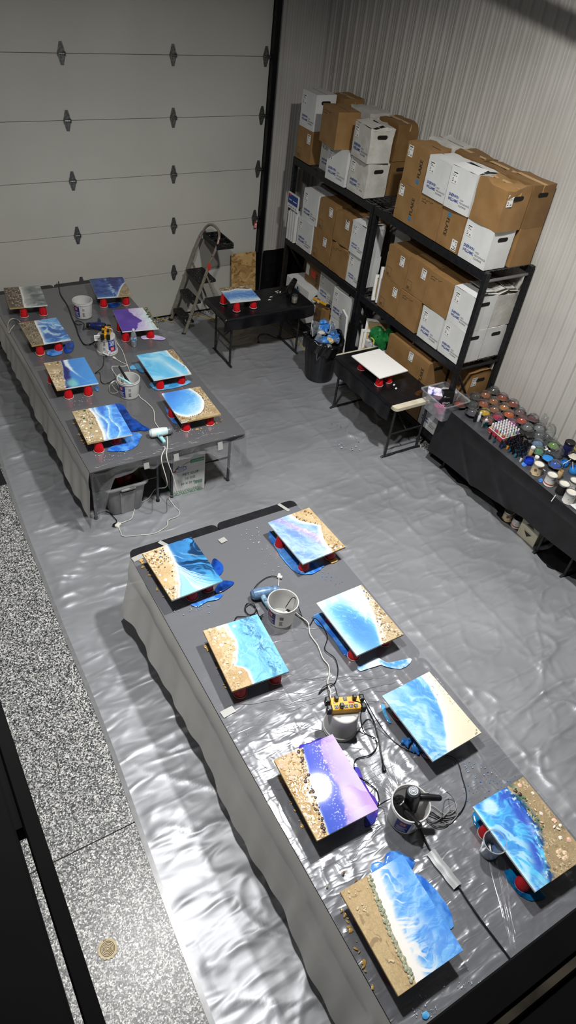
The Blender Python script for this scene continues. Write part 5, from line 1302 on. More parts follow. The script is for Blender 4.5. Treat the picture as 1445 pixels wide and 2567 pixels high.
# left tables
cord('thick black cord along the seam between the back tables', [(2.121, 8.421, 0.730),(2.070, 8.234, 0.747),(2.031, 8.042, 0.747),(2.023, 7.802, 0.747),(2.008, 7.648, 0.747),(1.977, 7.450, 0.747),(1.952, 7.228, 0.747),(1.916, 7.008, 0.747),(1.909, 6.824, 0.747),(1.951, 6.791, 0.747),(2.017, 6.798, 0.760),(2.06,6.62,.95)], .007, m_kcord)
cord('thin black cord curled near the empty white pail', [(2.110, 7.125, 0.752),(2.055, 7.153, 0.747),(2.002, 7.132, 0.747),(2.056, 7.252, 0.747),(2.018, 7.345, 0.747),(1.968, 7.322, 0.747),(1.988, 7.255, 0.747),(2.035, 7.259, 0.747)], .0035, m_kcord)
cord('long white cord from the power strip past the pale aqua canvas to the brush pail', [(2.12,6.63,1.0),(2.16,6.60,.99),(2.190, 6.653, 0.900),(2.244, 6.699, 0.760),(2.243, 6.540, 0.747),(2.204, 6.332, 0.747),(2.167, 6.131, 0.747),(2.149, 5.971, 0.747),(2.102, 5.764, 0.747),(2.087, 5.630, 0.747),(2.110, 5.530, 0.747),(2.122, 5.375, 0.747),(2.063, 5.203, 0.747),(2.055, 5.115, 0.747),(2.058, 5.026, 0.750)], .0045, m_wcord)
cord('white cord stub with a plug lying above the brush pail', [(2.118, 6.410, 0.750),(2.152, 6.324, 0.747),(2.182, 6.262, 0.747),(2.151, 6.239, 0.747),(2.074, 6.267, 0.747),(2.026, 6.268, 0.747),(2.007, 6.157, 0.747),(1.97,5.80,.85),(1.98,5.78,.945)], .004, m_wcord, [0])
cord('black cord wandering from the power strip to the white-crested canvas', [(2.05,6.52,1.0),(1.975, 6.605, 0.850),(2.030, 6.572, 0.747),(1.987, 6.411, 0.747),(1.922, 6.289, 0.747),(1.822, 6.209, 0.747),(1.872, 6.207, 0.747),(1.829, 6.051, 0.747),(1.845, 5.989, 0.747),(1.907, 5.998, 0.747),(1.985, 6.049, 0.747)], .0035, m_kcord)
cord('tangle of white cord hanging beside the brush pail', [(1.970, 5.908, 0.800),(1.946, 5.999, 0.752),(1.889, 5.949, 0.747),(1.848, 5.846, 0.747),(1.862, 5.794, 0.747),(1.917, 5.796, 0.747),(1.906, 5.858, 0.750),(1.910, 5.959, 0.750),(1.961, 5.985, 0.752),(1.952, 5.880, 0.750),(1.937, 5.807, 0.750)], .0036, m_wcord)
cord('white cord hanging over the table end from the teal-handled hair dryer', [(1.973, 4.778, 0.765),(1.982, 4.763, 0.750),(1.90,4.655,.72),(1.93,4.60,.45),(1.951, 4.949, 0.120),(1.869, 4.939, 0.030),(1.746, 4.914, 0.020),(1.667, 4.816, 0.020),(1.618, 4.744, 0.020),(1.541, 4.729, 0.020),(1.497, 4.719, 0.025)], .0042, m_wcord, [1])
cord('white cord draped over the table end and looping across the drop cloth', [(2.066, 4.912, 0.760),(2.025, 4.807, 0.748),(1.955,4.655,.72),(2.0,4.60,.5),(2.02,4.60,.3),(2.055, 4.866, 0.050),(2.065, 4.761, 0.020),(2.078, 4.653, 0.020),(2.035, 4.596, 0.020),(1.928, 4.581, 0.020),(1.887, 4.514, 0.020),(1.803, 4.479, 0.020),(1.721, 4.468, 0.020),(1.585, 4.506, 0.020),(1.464, 4.549, 0.020),(1.460, 4.621, 0.020),(1.464, 4.673, 0.025)], .0042, m_wcord, [1])
cord('black cord with a round plug on the drop cloth by the table leg', [(1.326, 4.923, 0.020),(1.392, 4.943, 0.020),(1.451, 4.917, 0.020),(1.472, 4.833, 0.020),(1.480, 4.769, 0.020),(1.446, 4.730, 0.030)], .0045, m_kcord, [1])
tk = MB(); tk.box(-.03,.03,-.02,.02,0,.028); tag(tk.build('cord_connector', m_wcord, loc=(1.467, 4.702, 0.015), rz=D(30), bevel=.006), 'white cord connector block where two white cords meet on the drop cloth', 'connector')
for lab, c, q in (('small white paper tag leaning on the power strip near the navy hair dryer', (2.00, 6.58, .93), (.35, .3)), ('crumpled white paper tag taped to the upturned pail', (2.05, 6.485, .80), (.9, -.6))):
    b = MB(); b.box(-.04,.04,-.001,.001,-.03,.03); b.box(-.03,.03,-.0016,-.001,-.012,-.006,1); b.box(-.03,.02,-.0016,-.001,.0,.006,1); b.box(-.03,.03,-.0016,-.001,.012,.018,1)
    tag(b.build('paper_tag', [m_lwhite, m_grey], M=T(*c) @ RZ(q[1]-.5) @ RX(-q[0])), lab, 'tag')
# brush, wand and cloth in the back pail
br = thing('curling_wand', 'black curling wand leaning in the brush pail', 'wand')
b = MB(); b.tube([(1.955,5.83,1.02),(1.985,5.78,.94),(2.04,5.70,.82)], [.009,.013,.012], 8, n=3); b.build('wand_grip', m_blk, br, smooth=50)
b = MB(); b.tube([(2.02,5.73,.865),(2.06,5.66,.78)], .010, 8); b.build('barrel', m_dgrey, br, smooth=50)
b = MB(); b.tube([(1.93,5.79,.93),(1.99,5.72,.90),(2.06,5.655,.85)], [.006,.012,.008], 8, n=3); tag(b.build('paint_brush', m_teal, smooth=50), 'teal-smeared brush lying across the brush pail', 'brush')
rnd = random.Random(5)
def crumple(mb, c, r, seed, sc=(1,1,.5), k=14):
    o = len(mb.v); mb.ball(c, r, k, k//2+2, sc=sc); rr = random.Random(seed)
    ph = [rr.random()*6.28 for _ in range(6)]
    for i in range(o, len(mb.v)):
        v = Vector(mb.v[i])-Vector(c); a = math.atan2(v.y, v.x)
        f = 1+.22*math.sin(3*a+ph[0])+.18*math.sin(5*a+ph[1]+v.z/r*4)+.14*math.sin(9*a+ph[2]+v.z/r*7)+.16*(rr.random()-.5)
        mb.v[i] = tuple(Vector(c)+v*f)
    return mb
m_glove = mat('nitrile_blue', '#3f86d2', .35, 0, '#2f74c2', 30, bump=.3, bscale=60)
m_tissue = mat('stained_tissue', '#c8d4d6', .7, 0, '#7fa6ac', 40, bump=.4)
b = MB(); crumple(b, (2.04,5.69,.80), .04, 3); tag(b.build('crumpled_tissue', m_tissue, smooth=40), 'crumpled stained tissue inside the brush pail', 'tissue')
g = thing('crumpled_gloves', 'crumpled blue nitrile gloves tucked against the pearly cream canvas', 'gloves')
b = MB(); crumple(b, (2.235,1.30,.768), .055, 5, (1.0,.8,.45), 18); crumple(b, (2.28,1.24,.765), .05, 6, (1,.9,.42), 18); crumple(b, (2.18,1.36,.762), .04, 8, (1.1,.7,.4), 16)
b.build('glove_palm', m_glove, g, smooth=50)
for k in range(7):
    a = rnd.uniform(1.6, 5.2); x, y = 2.22+.02*k, 1.33-.016*k
    f_ = MB(); f_.tube([(x,y,.775),(x+.04*math.cos(a),y+.04*math.sin(a),.785),(x+.075*math.cos(a+.5),y+.075*math.sin(a+.5),.758)], [.013,.012,.009], 7, n=3); f_.build('glove_finger', m_glove, g, smooth=50)
# water bottle
wb = thing('water_bottle', 'clear water bottle with a white cap standing by the violet canvas', 'bottle', (2.403, 6.61, .744))
b = MB(); b.lathe([(0,.004),(.028,0),(.032,.006),(.031,.02),(.0325,.03),(.0315,.05),(.0325,.06),(.0325,.12),(.030,.135),(.018,.168),(.0125,.178),(.0125,.19)], 24); b.build('bottle_body', clear_mat('bottle_plastic', '#e4edf2', .08, .22, .18), wb, smooth=40)
b = MB(); b.lathe([(.0326,.066),(.0329,.067),(.0329,.112),(.0326,.113)], 24); b.build('bottle_label', mat('bottle_label_blue', '#4a7fb4', .4, 0, '#c6d6e4', 30, contrast=(.5,.56)), wb, smooth=40)
b = MB(); b.lathe([(.0145,.184),(.0145,.200),(.013,.203),(0,.203)], 16); b.build('cap', m_lwhite, wb, smooth=40)
# rope end hanging off the brown canvas
cord('frayed white rope end at the corner of the brown gravel canvas', [(1.397, 7.428, 0.800),(1.385, 7.572, 0.760),(1.341, 7.607, 0.750),(1.281, 7.509, 0.750),(1.240, 7.316, 0.748),(1.284, 7.387, 0.748),(1.338, 7.465, 0.748)], .006, mat('rope', '#cfc9ba', .8, 0, '#8f897c', 80), name='rope_end')

# ================================================================ spilled resin
def blob(label, pts, cols, z=.7475, seed=1, group=None, n=5):
    """A puddle outlined by points on the film."""
    c1, c2 = cols
    m = mat('resin_%s_%s' % (c1[1:], c2[1:]), c1, .12, 0, c2, 14, bump=.12, bscale=30, contrast=(.4,.6), detail=5, spec=.6)
    P = [Vector((p[0], p[1], 0)) for p in pts]; N_ = len(P); out = []
    for i in range(N_):
        p0, p1, p2, p3 = P[i-1], P[i], P[(i+1) % N_], P[(i+2) % N_]
        for k in range(n):
            t = k/n; out.append(.5*((2*p1)+(p2-p0)*t+(2*p0-5*p1+4*p2-p3)*t*t+(3*p1-p0-3*p2+p3)*t**3))
    c = sum(out, Vector())/len(out); r = random.Random(seed); vs = []; K = len(out)
    for s, h in ((1.0, 0), (.93, .0022), (.55, .003)):
        for q in out:
            w = (q-c)*s*(1+(.05*(r.random()-.5) if s == 1 else 0)); vs.append((c.x+w.x, c.y+w.y, z+h))
    vs.append((c.x, c.y, z+.0032)); fs = []
    for j in range(2):
        for k in range(K): fs.append((j*K+k, j*K+(k+1) % K, (j+1)*K+(k+1) % K, (j+1)*K+k))
    for k in range(K): fs.append((2*K+k, 2*K+(k+1) % K, 3*K))
    area = sum(out[i].x*out[(i+1) % K].y-out[(i+1) % K].x*out[i].y for i in range(K))
    if area < 0: fs = [f[::-1] for f in fs]
    b = MB(); b.add(vs, fs)
    return tag(b.build('resin_puddle', m, smooth=50), label, 'paint puddle', group)
def drips(label, path, cols, k=16, seed=1, z=.7475, w=.012, r0=.004, r1=.014):
    """A trail of separate drops along a path, each its own part."""
    c1, c2 = cols; rr = random.Random(seed); t = thing('resin_drips', label, 'paint drips')
    m = mat('resin_%s_%s' % (c1[1:], c2[1:]), c1, .12, 0, c2, 14, bump=.12, bscale=30, contrast=(.4,.6), detail=5, spec=.6)
    P = catmull([Vector((p[0], p[1], z)) for p in path], 12)
    for i in range(k):
        q = P[int(rr.random()*(len(P)-1))]; r = rr.uniform(r0, r1); a = rr.random()*6.28; e = rr.uniform(.4, .9); b = MB(RZ(a)); n = 12; ph = rr.random()*6
        ring = [(r*(1+.25*math.sin(3*2*PI*j/n+ph)+.15*math.sin(5*2*PI*j/n+ph*2))*math.cos(2*PI*j/n), e*r*(1+.2*math.sin(2*2*PI*j/n+ph))*math.sin(2*PI*j/n)) for j in range(n)]
        b.add([(x,y,0) for x,y in ring]+[(x*.8,y*.8,.0014) for x,y in ring]+[(0,0,.0018)], [(j,(j+1)%n,n+(j+1)%n,n+j) for j in range(n)]+[(n+j,n+(j+1)%n,2*n) for j in range(n)])
        b.build('drip', m, t, (q.x+rr.uniform(-w,w), q.y+rr.uniform(-w,w), q.z), smooth=60)
BL, DB, AQ, TAN, PU, WH_, TE = ('#2b66c4','#5c9ae0'), ('#12306e','#1f4fae'), ('#6fb6e4','#3a8cc8'), ('#c9a566','#b58f4e'), ('#5b2fa0','#3f46b4'), ('#cfe4f4','#5a9ae2'), ('#0f6ea6','#083a6a')
blob('dark blue spill beside the deep navy wave canvas', [(1.773, 3.326, 0.748),(1.809, 3.253, 0.748),(1.787, 3.180, 0.748),(1.718, 3.144, 0.748),(1.704, 3.219, 0.748)], DB, seed=1)
blob('blue spill lobe pointing from the deep navy wave canvas towards the hair dryer', [(1.677, 3.061, 0.748),(1.741, 3.088, 0.748),(1.808, 3.035, 0.748),(1.730, 3.001, 0.748),(1.652, 2.990, 0.748),(1.634, 3.020, 0.748)], DB, seed=2)
blob('light blue spill drops in front of the deep navy wave canvas', [(1.419, 2.977, 0.748),(1.457, 2.976, 0.748),(1.555, 2.980, 0.748),(1.677, 2.974, 0.748),(1.626, 2.938, 0.748),(1.542, 2.952, 0.748),(1.465, 2.939, 0.748)], BL, seed=3)
drips('tan resin drips along the sand side of the deep navy wave canvas', [(1.230, 3.553, 0.748),(1.269, 3.539, 0.748),(1.255, 3.472, 0.748),(1.268, 3.376, 0.748),(1.265, 3.223, 0.748),(1.265, 3.096, 0.748)], TAN, 18, 4)
blob('blue spill along the water side of the lilac-streaked canvas', [(2.332, 3.419, 0.748),(2.339, 3.338, 0.748),(2.312, 3.225, 0.748),(2.329, 3.095, 0.748),(2.335, 2.982, 0.748),(2.406, 2.916, 0.748),(2.524, 2.923, 0.748),(2.525, 2.885, 0.748),(2.391, 2.862, 0.748),(2.296, 2.916, 0.748),(2.269, 3.074, 0.748),(2.278, 3.231, 0.748),(2.281, 3.329, 0.748)], BL, seed=5)
blob('tan drip under the sand corner of the lilac-streaked canvas', [(2.606, 2.933, 0.748),(2.667, 2.925, 0.748),(2.667, 2.891, 0.748),(2.603, 2.887, 0.748)], TAN, seed=6)
drips('tan drips along the beach side of the sky blue shell canvas', [(1.359, 2.595, 0.748),(1.371, 2.571, 0.748),(1.360, 2.448, 0.748),(1.344, 2.296, 0.748),(1.336, 2.164, 0.748)], TAN, 18, 7)
blob('blue spill under the bright edge of the gravel-edged canvas', [(2.182, 2.493, 0.748),(2.256, 2.499, 0.748),(2.242, 2.444, 0.748),(2.263, 2.352, 0.748),(2.256, 2.236, 0.748),(2.249, 2.123, 0.748),(2.232, 2.063, 0.748),(2.196, 2.111, 0.748),(2.201, 2.243, 0.748),(2.192, 2.366, 0.748),(2.166, 2.419, 0.748)], BL, seed=8)
blob('blue and white swirled spill in front of the gravel-edged canvas', [(2.221, 1.979, 0.748),(2.306, 1.982, 0.748),(2.394, 1.984, 0.748),(2.434, 1.919, 0.748),(2.508, 1.875, 0.748),(2.606, 1.872, 0.748),(2.586, 1.837, 0.748),(2.492, 1.831, 0.748),(2.410, 1.886, 0.748),(2.366, 1.945, 0.748),(2.277, 1.941, 0.748),(2.225, 1.941, 0.748)], WH_, seed=9)
blob('pale blue drops beside the pearly cream canvas', [(2.200, 1.663, 0.748),(2.213, 1.639, 0.748),(2.187, 1.586, 0.748),(2.176, 1.520, 0.748),(2.159, 1.541, 0.748),(2.171, 1.610, 0.748)], AQ, seed=10)
blob('purple spill along the lavender side of the violet and lavender canvas', [(1.766, 1.369, 0.748),(1.805, 1.363, 0.748),(1.787, 1.286, 0.748),(1.778, 1.207, 0.748),(1.786, 1.148, 0.748),(1.761, 1.093, 0.748),(1.691, 1.046, 0.748),(1.633, 1.056, 0.748),(1.708, 1.121, 0.748),(1.721, 1.223, 0.748)], PU, seed=11)
blob('violet spill at the top edge of the violet and lavender canvas', [(1.558, 1.660, 0.748),(1.618, 1.647, 0.748),(1.692, 1.646, 0.748),(1.723, 1.624, 0.748),(1.657, 1.615, 0.748),(1.567, 1.613, 0.748),(1.541, 1.632, 0.748)], PU, seed=12)
drips('tan drips along the golden side of the violet and lavender canvas', [(1.336, 1.535, 0.748),(1.343, 1.489, 0.748),(1.330, 1.360, 0.748),(1.317, 1.236, 0.748),(1.319, 1.122, 0.748)], TAN, 18, 13)
blob('azure spill spreading from the far edge of the tan sand canvas', [(1.535, 0.860, 0.748),(1.577, 0.862, 0.748),(1.605, 0.835, 0.748),(1.653, 0.870, 0.748),(1.714, 0.856, 0.748),(1.738, 0.824, 0.748),(1.768, 0.759, 0.748),(1.688, 0.731, 0.748),(1.571, 0.759, 0.748),(1.518, 0.818, 0.748)], BL, seed=14)
blob('azure spill lobe along the water side of the tan sand canvas', [(1.738, 0.704, 0.748),(1.771, 0.639, 0.748),(1.784, 0.552, 0.748),(1.783, 0.474, 0.748),(1.751, 0.404, 0.748),(1.723, 0.397, 0.748),(1.702, 0.388, 0.748),(1.672, 0.468, 0.748),(1.677, 0.576, 0.748),(1.686, 0.674, 0.748)], BL, seed=15)
drips('tan drips along the sand side of the tan sand canvas', [(1.264, 0.745, 0.748),(1.278, 0.727, 0.748),(1.263, 0.660, 0.748),(1.231, 0.524, 0.748),(1.212, 0.360, 0.748)], TAN, 18, 16)
blob('round pale blue drop near the railing end of the film', [(1.361, 0.184, 0.748),(1.384, 0.181, 0.748),(1.387, 0.160, 0.748),(1.362, 0.154, 0.748),(1.349, 0.169, 0.748)], AQ, seed=17)
blob('turquoise spill at the far corner of the turquoise reef canvas', [(2.252, 0.808, 0.748),(2.299, 0.810, 0.748),(2.315, 0.775, 0.748),(2.287, 0.710, 0.748),(2.246, 0.666, 0.748),(2.220, 0.706, 0.748),(2.220, 0.758, 0.748)], TE, seed=18)
blob('turquoise spill around the near cup of the turquoise reef canvas', [(2.189, 0.473, 0.748),(2.248, 0.453, 0.748),(2.278, 0.389, 0.748),(2.303, 0.305, 0.748),(2.302, 0.259, 0.748),(2.220, 0.285, 0.748),(2.180, 0.337, 0.748),(2.174, 0.410, 0.748)], TE, seed=19)
blob('blue spill puddle in front of the brown gravel canvas', [(1.513, 6.802, 0.747),(1.578, 6.806, 0.747),(1.650, 6.762, 0.747),(1.616, 6.694, 0.747),(1.523, 6.693, 0.747),(1.487, 6.741, 0.747)], BL, seed=21)
blob('dark blue spill puddle at the corner of the brown gravel canvas', [(1.712, 6.893, 0.747),(1.809, 6.924, 0.747),(1.809, 6.841, 0.747),(1.744, 6.719, 0.747),(1.668, 6.711, 0.747)], DB, seed=22)
blob('tan blot under the sand corner of the brown gravel canvas', [(1.394, 6.827, 0.747),(1.472, 6.835, 0.747),(1.471, 6.773, 0.747),(1.415, 6.723, 0.747),(1.384, 6.761, 0.747)], TAN, seed=23)
blob('deep blue spill fanning out from the far side of the sea glass canvas', [(1.812, 5.601, 0.747),(1.880, 5.567, 0.747),(1.884, 5.469, 0.747),(1.885, 5.346, 0.747),(1.913, 5.263, 0.747),(1.945, 5.131, 0.747),(1.972, 5.079, 0.747),(1.871, 5.106, 0.747),(1.791, 5.152, 0.747),(1.786, 5.349, 0.747)], DB, seed=24)
blob('deep blue spill at the near side of the sea glass canvas', [(1.735, 5.080, 0.747),(1.828, 5.096, 0.747),(1.868, 5.039, 0.747),(1.807, 4.964, 0.747),(1.775, 4.911, 0.747),(1.680, 4.866, 0.747),(1.574, 4.884, 0.747),(1.497, 4.929, 0.747),(1.544, 4.974, 0.747),(1.649, 4.983, 0.747)], BL, seed=25)
drips('tan splatter along the sand side of the sea glass canvas', [(1.343, 5.443, 0.747),(1.364, 5.393, 0.747),(1.349, 5.198, 0.747),(1.358, 5.038, 0.747)], TAN, 18, 26)
blob('aqua spill at the far side of the pale aqua canvas', [(2.209, 6.217, 0.747),(2.288, 6.249, 0.747),(2.330, 6.207, 0.747),(2.309, 6.078, 0.747),(2.271, 6.059, 0.747),(2.244, 6.136, 0.747),(2.190, 6.156, 0.747)], AQ, seed=27)
blob('aqua spill in front of the pale aqua canvas', [(2.266, 5.830, 0.747),(2.342, 5.833, 0.747),(2.397, 5.756, 0.747),(2.506, 5.771, 0.747),(2.629, 5.774, 0.747),(2.679, 5.706, 0.747),(2.552, 5.672, 0.747),(2.417, 5.668, 0.747),(2.284, 5.695, 0.747)], AQ, seed=28)
blob('lavender spill in front of the violet canvas by the garage door', [(2.564, 6.783, 0.747),(2.670, 6.785, 0.747),(2.749, 6.718, 0.747),(2.791, 6.646, 0.747),(2.731, 6.619, 0.747),(2.637, 6.680, 0.747),(2.545, 6.712, 0.747)], ('#d9d2ee','#b8a8de'), seed=29)
blob('blue spill beside the blue bay canvas', [(2.251, 5.384, 0.747),(2.260, 5.306, 0.747),(2.246, 5.166, 0.747),(2.245, 5.081, 0.747),(2.210, 5.123, 0.747),(2.221, 5.263, 0.747)], BL, seed=30)
drips('tan splatter in front of the blue bay canvas', [(2.219, 4.993, 0.747),(2.308, 4.943, 0.747),(2.430, 4.936, 0.747),(2.566, 4.952, 0.747),(2.671, 4.982, 0.747)], TAN, 18, 31)
blob('blue drops beside the white-crested canvas', [(1.755, 5.992, 0.747),(1.769, 5.939, 0.747),(1.743, 5.886, 0.747),(1.723, 5.925, 0.747)], BL, seed=32)
blob('dark spill in front of the midnight blue canvas', [(2.479, 7.633, 0.747),(2.574, 7.646, 0.747),(2.613, 7.590, 0.747),(2.531, 7.530, 0.747),(2.460, 7.553, 0.747)], DB, seed=33)
# tape strips on the films
tape('tape strip across the black table corner beyond the deep navy wave canvas', (1.492, 3.631, 0.744), .10, .035, D(-60))
tape('tape square on the seam between the front tables', (1.931, 3.476, 0.749), .06, .05, D(10))
tape('tape strip at the black end beyond the lilac-streaked canvas', (2.588, 3.621, 0.744), .12, .03, D(-70))
tape('tape strip beside the sand corner of the deep navy wave canvas', (1.252, 3.578, 0.745), .09, .05, D(8))
tape('tape strip at the edge by the violet and lavender canvas', (1.265, 2.070, 0.749), .09, .05, D(5))
tape('short tape strip on the table end near the hair dryer', (2.05, 4.66, .70), .05, .07, 0, D(75))
tape('tape strip on the table end near the blue bay canvas', (2.50, 4.66, .70), .05, .08, 0, D(75))
tape('tape strip on the table end above the grey tote', (1.76, 4.66, .69), .05, .06, 0, D(75))
gt = MB(); n_ = 24
P0 = Vector((1.880, 0.758, 0.758)); P1 = Vector((1.895, 0.540, 0.758)); dd = (P1-P0); pp = Vector((-dd.y, dd.x, 0)).normalized()
vs = []
for k in range(n_+1):
    c = P0+dd*k/n_+pp*.0015*math.sin(k*.6)
    for j, (o, hh) in enumerate(((-.030,-.004),(-.012,.003),(0,.010),(.012,.004),(.030,-.003))): vs.append(tuple(c+pp*o+Vector((0,0,hh))))
gt.add(vs, [(5*k+j, 5*k+5+j, 5*k+6+j, 5*k+1+j) for k in range(n_) for j in range(4)])
tag(gt.build('duct_tape', mat('silver_duct_tape', '#b9bbbe', .3, .3), smooth=60), 'silver duct tape strip holding the black cord to the film', 'tape')
for i, (u, v) in enumerate(((700,2080),)): pass
for lab, p, s in (('brown pebble on the film between the two sand-edged canvases, nearest the pail', (1.377, 0.899, 0.757), .018), ('grey pebble on the film at the corner of the tan sand canvas', (1.258, 0.885, 0.757), .018), ('tan pebble at the rim of the tan sand canvas', (1.414, 0.833, 0.757), .017), ('grey pebble beside the golden side of the violet and lavender canvas', (1.254, 1.400, 0.757), .013)):
    o = put(SH['brown' if 'rown' in lab or 'tan p' in lab else 'peb'], 'loose_pebble', None, p); o.scale = (s, s, s); tag(o, lab, 'pebble')

SPK = ('#c9d6e4','#8fb4d8'); SPW = ('#dfe2e4','#b9bdc2')
for lab, path, cols, k, w, sd in (
    ('pale specks of resin on the film in front of the deep navy wave canvas', [(1.322, 3.027, 0.748),(1.403, 2.927, 0.748),(1.522, 2.911, 0.748)], ('#a8d4dc','#4f9fc8'), 40, .07, 51),
    ('white specks of resin scattered around the lilac-streaked canvas', [(2.163, 3.494, 0.748),(2.172, 3.239, 0.748),(2.180, 2.998, 0.748)], SPW, 34, .10, 52),
    ('blue drops of resin on the film edge beside the lilac-streaked canvas', [(2.444, 2.829, 0.748),(2.508, 2.753, 0.748),(2.599, 2.665, 0.748)], BL, 20, .06, 53),
    ('white specks of resin on the film in front of the sea glass canvas', [(1.362, 5.017, 0.747),(1.446, 4.887, 0.747),(1.688, 4.837, 0.747)], SPW, 40, .05, 54),
    ('white specks of resin near the white-crested canvas', [(1.389, 5.984, 0.747),(1.487, 5.795, 0.747),(1.651, 5.693, 0.747)], SPW, 30, .06, 55),
    ('blue specks of resin on the film around the turquoise reef canvas', [(2.322, 0.908, 0.748),(2.487, 0.907, 0.748),(2.682, 0.894, 0.748)], BL, 40, .06, 56),
    ('blue beads of resin on the film below the tan sand canvas', [(1.307, 0.178, 0.748),(1.437, 0.215, 0.748),(1.612, 0.175, 0.748),(1.672, 0.122, 0.748)], SPK, 50, .06, 57),
    ('pale specks of resin on the film along the table edge by the pearly canvas', [(2.390, 1.135, 0.748),(2.451, 1.014, 0.748),(2.589, 0.942, 0.748)], ('#a9c9e2','#5f95d2'), 40, .05, 58),
    ('white specks of resin beside the bay canvas', [(2.194, 5.010, 0.747),(2.377, 4.867, 0.747),(2.647, 4.898, 0.747)], SPW, 30, .03, 59)):
    drips(lab, path, cols, k, sd, .7475, w, .001, .005)
drips('dried pale paint smears on the drop cloth before the cream-edged table', [(4.179, 4.982, 0.020),(4.219, 4.917, 0.020),(4.363, 4.801, 0.020)], ('#c3cdd2','#9fb0ba'), 14, 61, .022, .05, .004, .016)
drips('dark blue paint drops on the drop cloth before the cream-edged table', [(4.341, 5.339, 0.020),(4.395, 5.265, 0.020),(4.427, 5.192, 0.020),(4.420, 4.883, 0.020)], ('#23415c','#1a2c44'), 12, 62, .022, .02, .003, .006)


# ================================================================ under the back tables
m_tote = mat('grey_tote', '#9c9d9f', .5, 0, '#8d8d8e', 6, bump=.05)
t = thing('storage_tote', 'grey plastic tote of snack packets under the end of the back tables', 'tote', (1.62, 5.04, 0.012))
def rr_ring(w, d, r, z, n=4): return [(x, y, z) for x, y in rrect(-w/2, w/2, -d/2, d/2, r, n)]
b = MB(); rings = [rr_ring(.30,.36,.05,0), rr_ring(.31,.37,.05,.01), rr_ring(.385,.455,.05,.345), rr_ring(.43,.50,.06,.35), rr_ring(.435,.505,.06,.362), rr_ring(.43,.50,.06,.372), rr_ring(.375,.445,.05,.37), rr_ring(.30,.36,.045,.02)]
K = len(rings[0]); b.add([p for r in rings for p in r], [(j*K+k, j*K+(k+1) % K, (j+1)*K+(k+1) % K, (j+1)*K+k) for j in range(len(rings)-1) for k in range(K)]+[tuple(range(K-1,-1,-1)), tuple(range(7*K, 8*K))])
b.build('tote_body', m_tote, t, smooth=35)
b = MB(); b.add([(-.06,-.1755,.0),(.06,-.1755,.0),(.075,-.2235,.30),(-.075,-.2235,.30),(-.06,-.190,.0),(.06,-.190,.0),(.075,-.236,.30),(-.075,-.236,.30)], [(4,5,6,7),(0,4,7,3),(1,2,6,5),(3,7,6,2),(0,1,5,4)]); b.build('front_rib', m_tote, t)
b = MB(); b.box(-.07,.07,-.262,-.245,.335,.358); b.build('latch_lip', m_tote, t, bevel=.004)
m_cra = mat('packet_cream', '#d9cf9f', .3, 0, '#5c4a9a', 9, contrast=(.62,.66)); m_crr = mat('packet_red', '#b5231f', .25, 0, '#d8a83a', 8, contrast=(.66,.70)); m_drk = mat('packet_dark', '#3a1a18', .35, 0, '#6b201c', 8)
def packet(label, c, rz, tilt, m, w=.2, h=.24, seed=1):
    A, B = np.meshgrid(np.linspace(-.5,.5,14), np.linspace(0,1,14)); r = np.random.RandomState(seed)
    P = .022*np.cos(A*PI)*np.sin(B*PI)+.006*(fbm(A*5+seed, B*5, 3, seed)-.5)
    me1 = grid_mesh('packet', A*w, -P, B*h, m); o = put(me1, 'snack_packet', M=T(*c) @ RZ(rz) @ RX(tilt))
    so = o.modifiers.new('thickness', 'SOLIDIFY'); so.thickness = .004
    return tag(o, label, 'packet')
packet('cream snack packet with scattered print standing in the grey tote', (1.60, 5.03, .20), .25, -.25, m_cra, .20, .26, 2)
packet('red snack packet across the front of the grey tote', (1.68, 4.95, .24), .1, -.6, m_crr, .20, .15, 3)
packet('cream packet with a torn top at the right wall of the grey tote', (1.77, 5.02, .22), -.5, -.1, m_cra, .12, .25, 4)
packet('dark red packet at the back of the grey tote', (1.68, 5.15, .20), .0, -.2, m_drk, .22, .27, 5)
packet('dark packet in the left corner of the grey tote', (1.52, 5.10, .20), .5, -.3, m_drk, .14, .24, 6)
b = MB(); b.add([(1.78,5.0,.45),(1.80,5.03,.47),(1.86,5.0,.455),(1.90,4.95,.43),(1.885,4.92,.415),(1.84,4.97,.44)], [(0,1,2,5),(5,2,3,4)]); o = tag(b.build('red_strap', mat('strap_red', '#d8281e', .4)), 'bright red strap end sticking out of the grey tote', 'strap'); o.modifiers.new('thickness', 'SOLIDIFY').thickness = .004
# cup carton
t = thing('cup_carton', 'white and green PET cup carton with one flap up under the back tables', 'box', (2.285, 5.04, .010), D(-1))
b = MB(); b.box(-.172,.172,-.16,.16,0,.33); b.build('carton_body', m_white, t, bevel=.002)
b = MB(); b.box(-.171,.171,-.161,-.158,.33,.50); b.build('raised_flap', m_white, t)
b = MB(); b.box(-.17,-.168,-.15,.15,.33,.44); b.build('side_flap', m_white, t)
b = MB(); b.box(-.16,.16,-.15,.15,.331,.333); b.build('opening_shade', m_hole, t)  # sheet on the solid top, coloured dark for the shade inside
F = frame((-.172, -.1625, 0), (1,0,0), (0,0,1)); b = MB(F)
for j in range(5):
    for k in range(44-j*2):
        if (k*7+j*3) % 11 > j: b.box(.006+.0076*k, .0105+.0076*k, .006+.013*j, .014+.013*j, 0, .0004)
b.build('dot_pattern', m_green, t)
b = MB(F); b.box(.185,.33,.385,.425,0,.0004); b.build('green_band', m_green, t)
b = MB(F)
for k in range(14): b.box(.235+.006*k, .2385+.006*k-.0012*(k % 3), .105, .145, 0, .0004)
b.build('barcode', m_green, t)
b = MB(F); b.box(-.003,0,.0,.33,0,.0003); b.M = T(0,0,0); b.box(-.1735,-.172,-.16,.16,0,.03); b.box(-.1735,-.172,-.16,-.12,.0,.33); b.build('green_side_band', m_green, t)
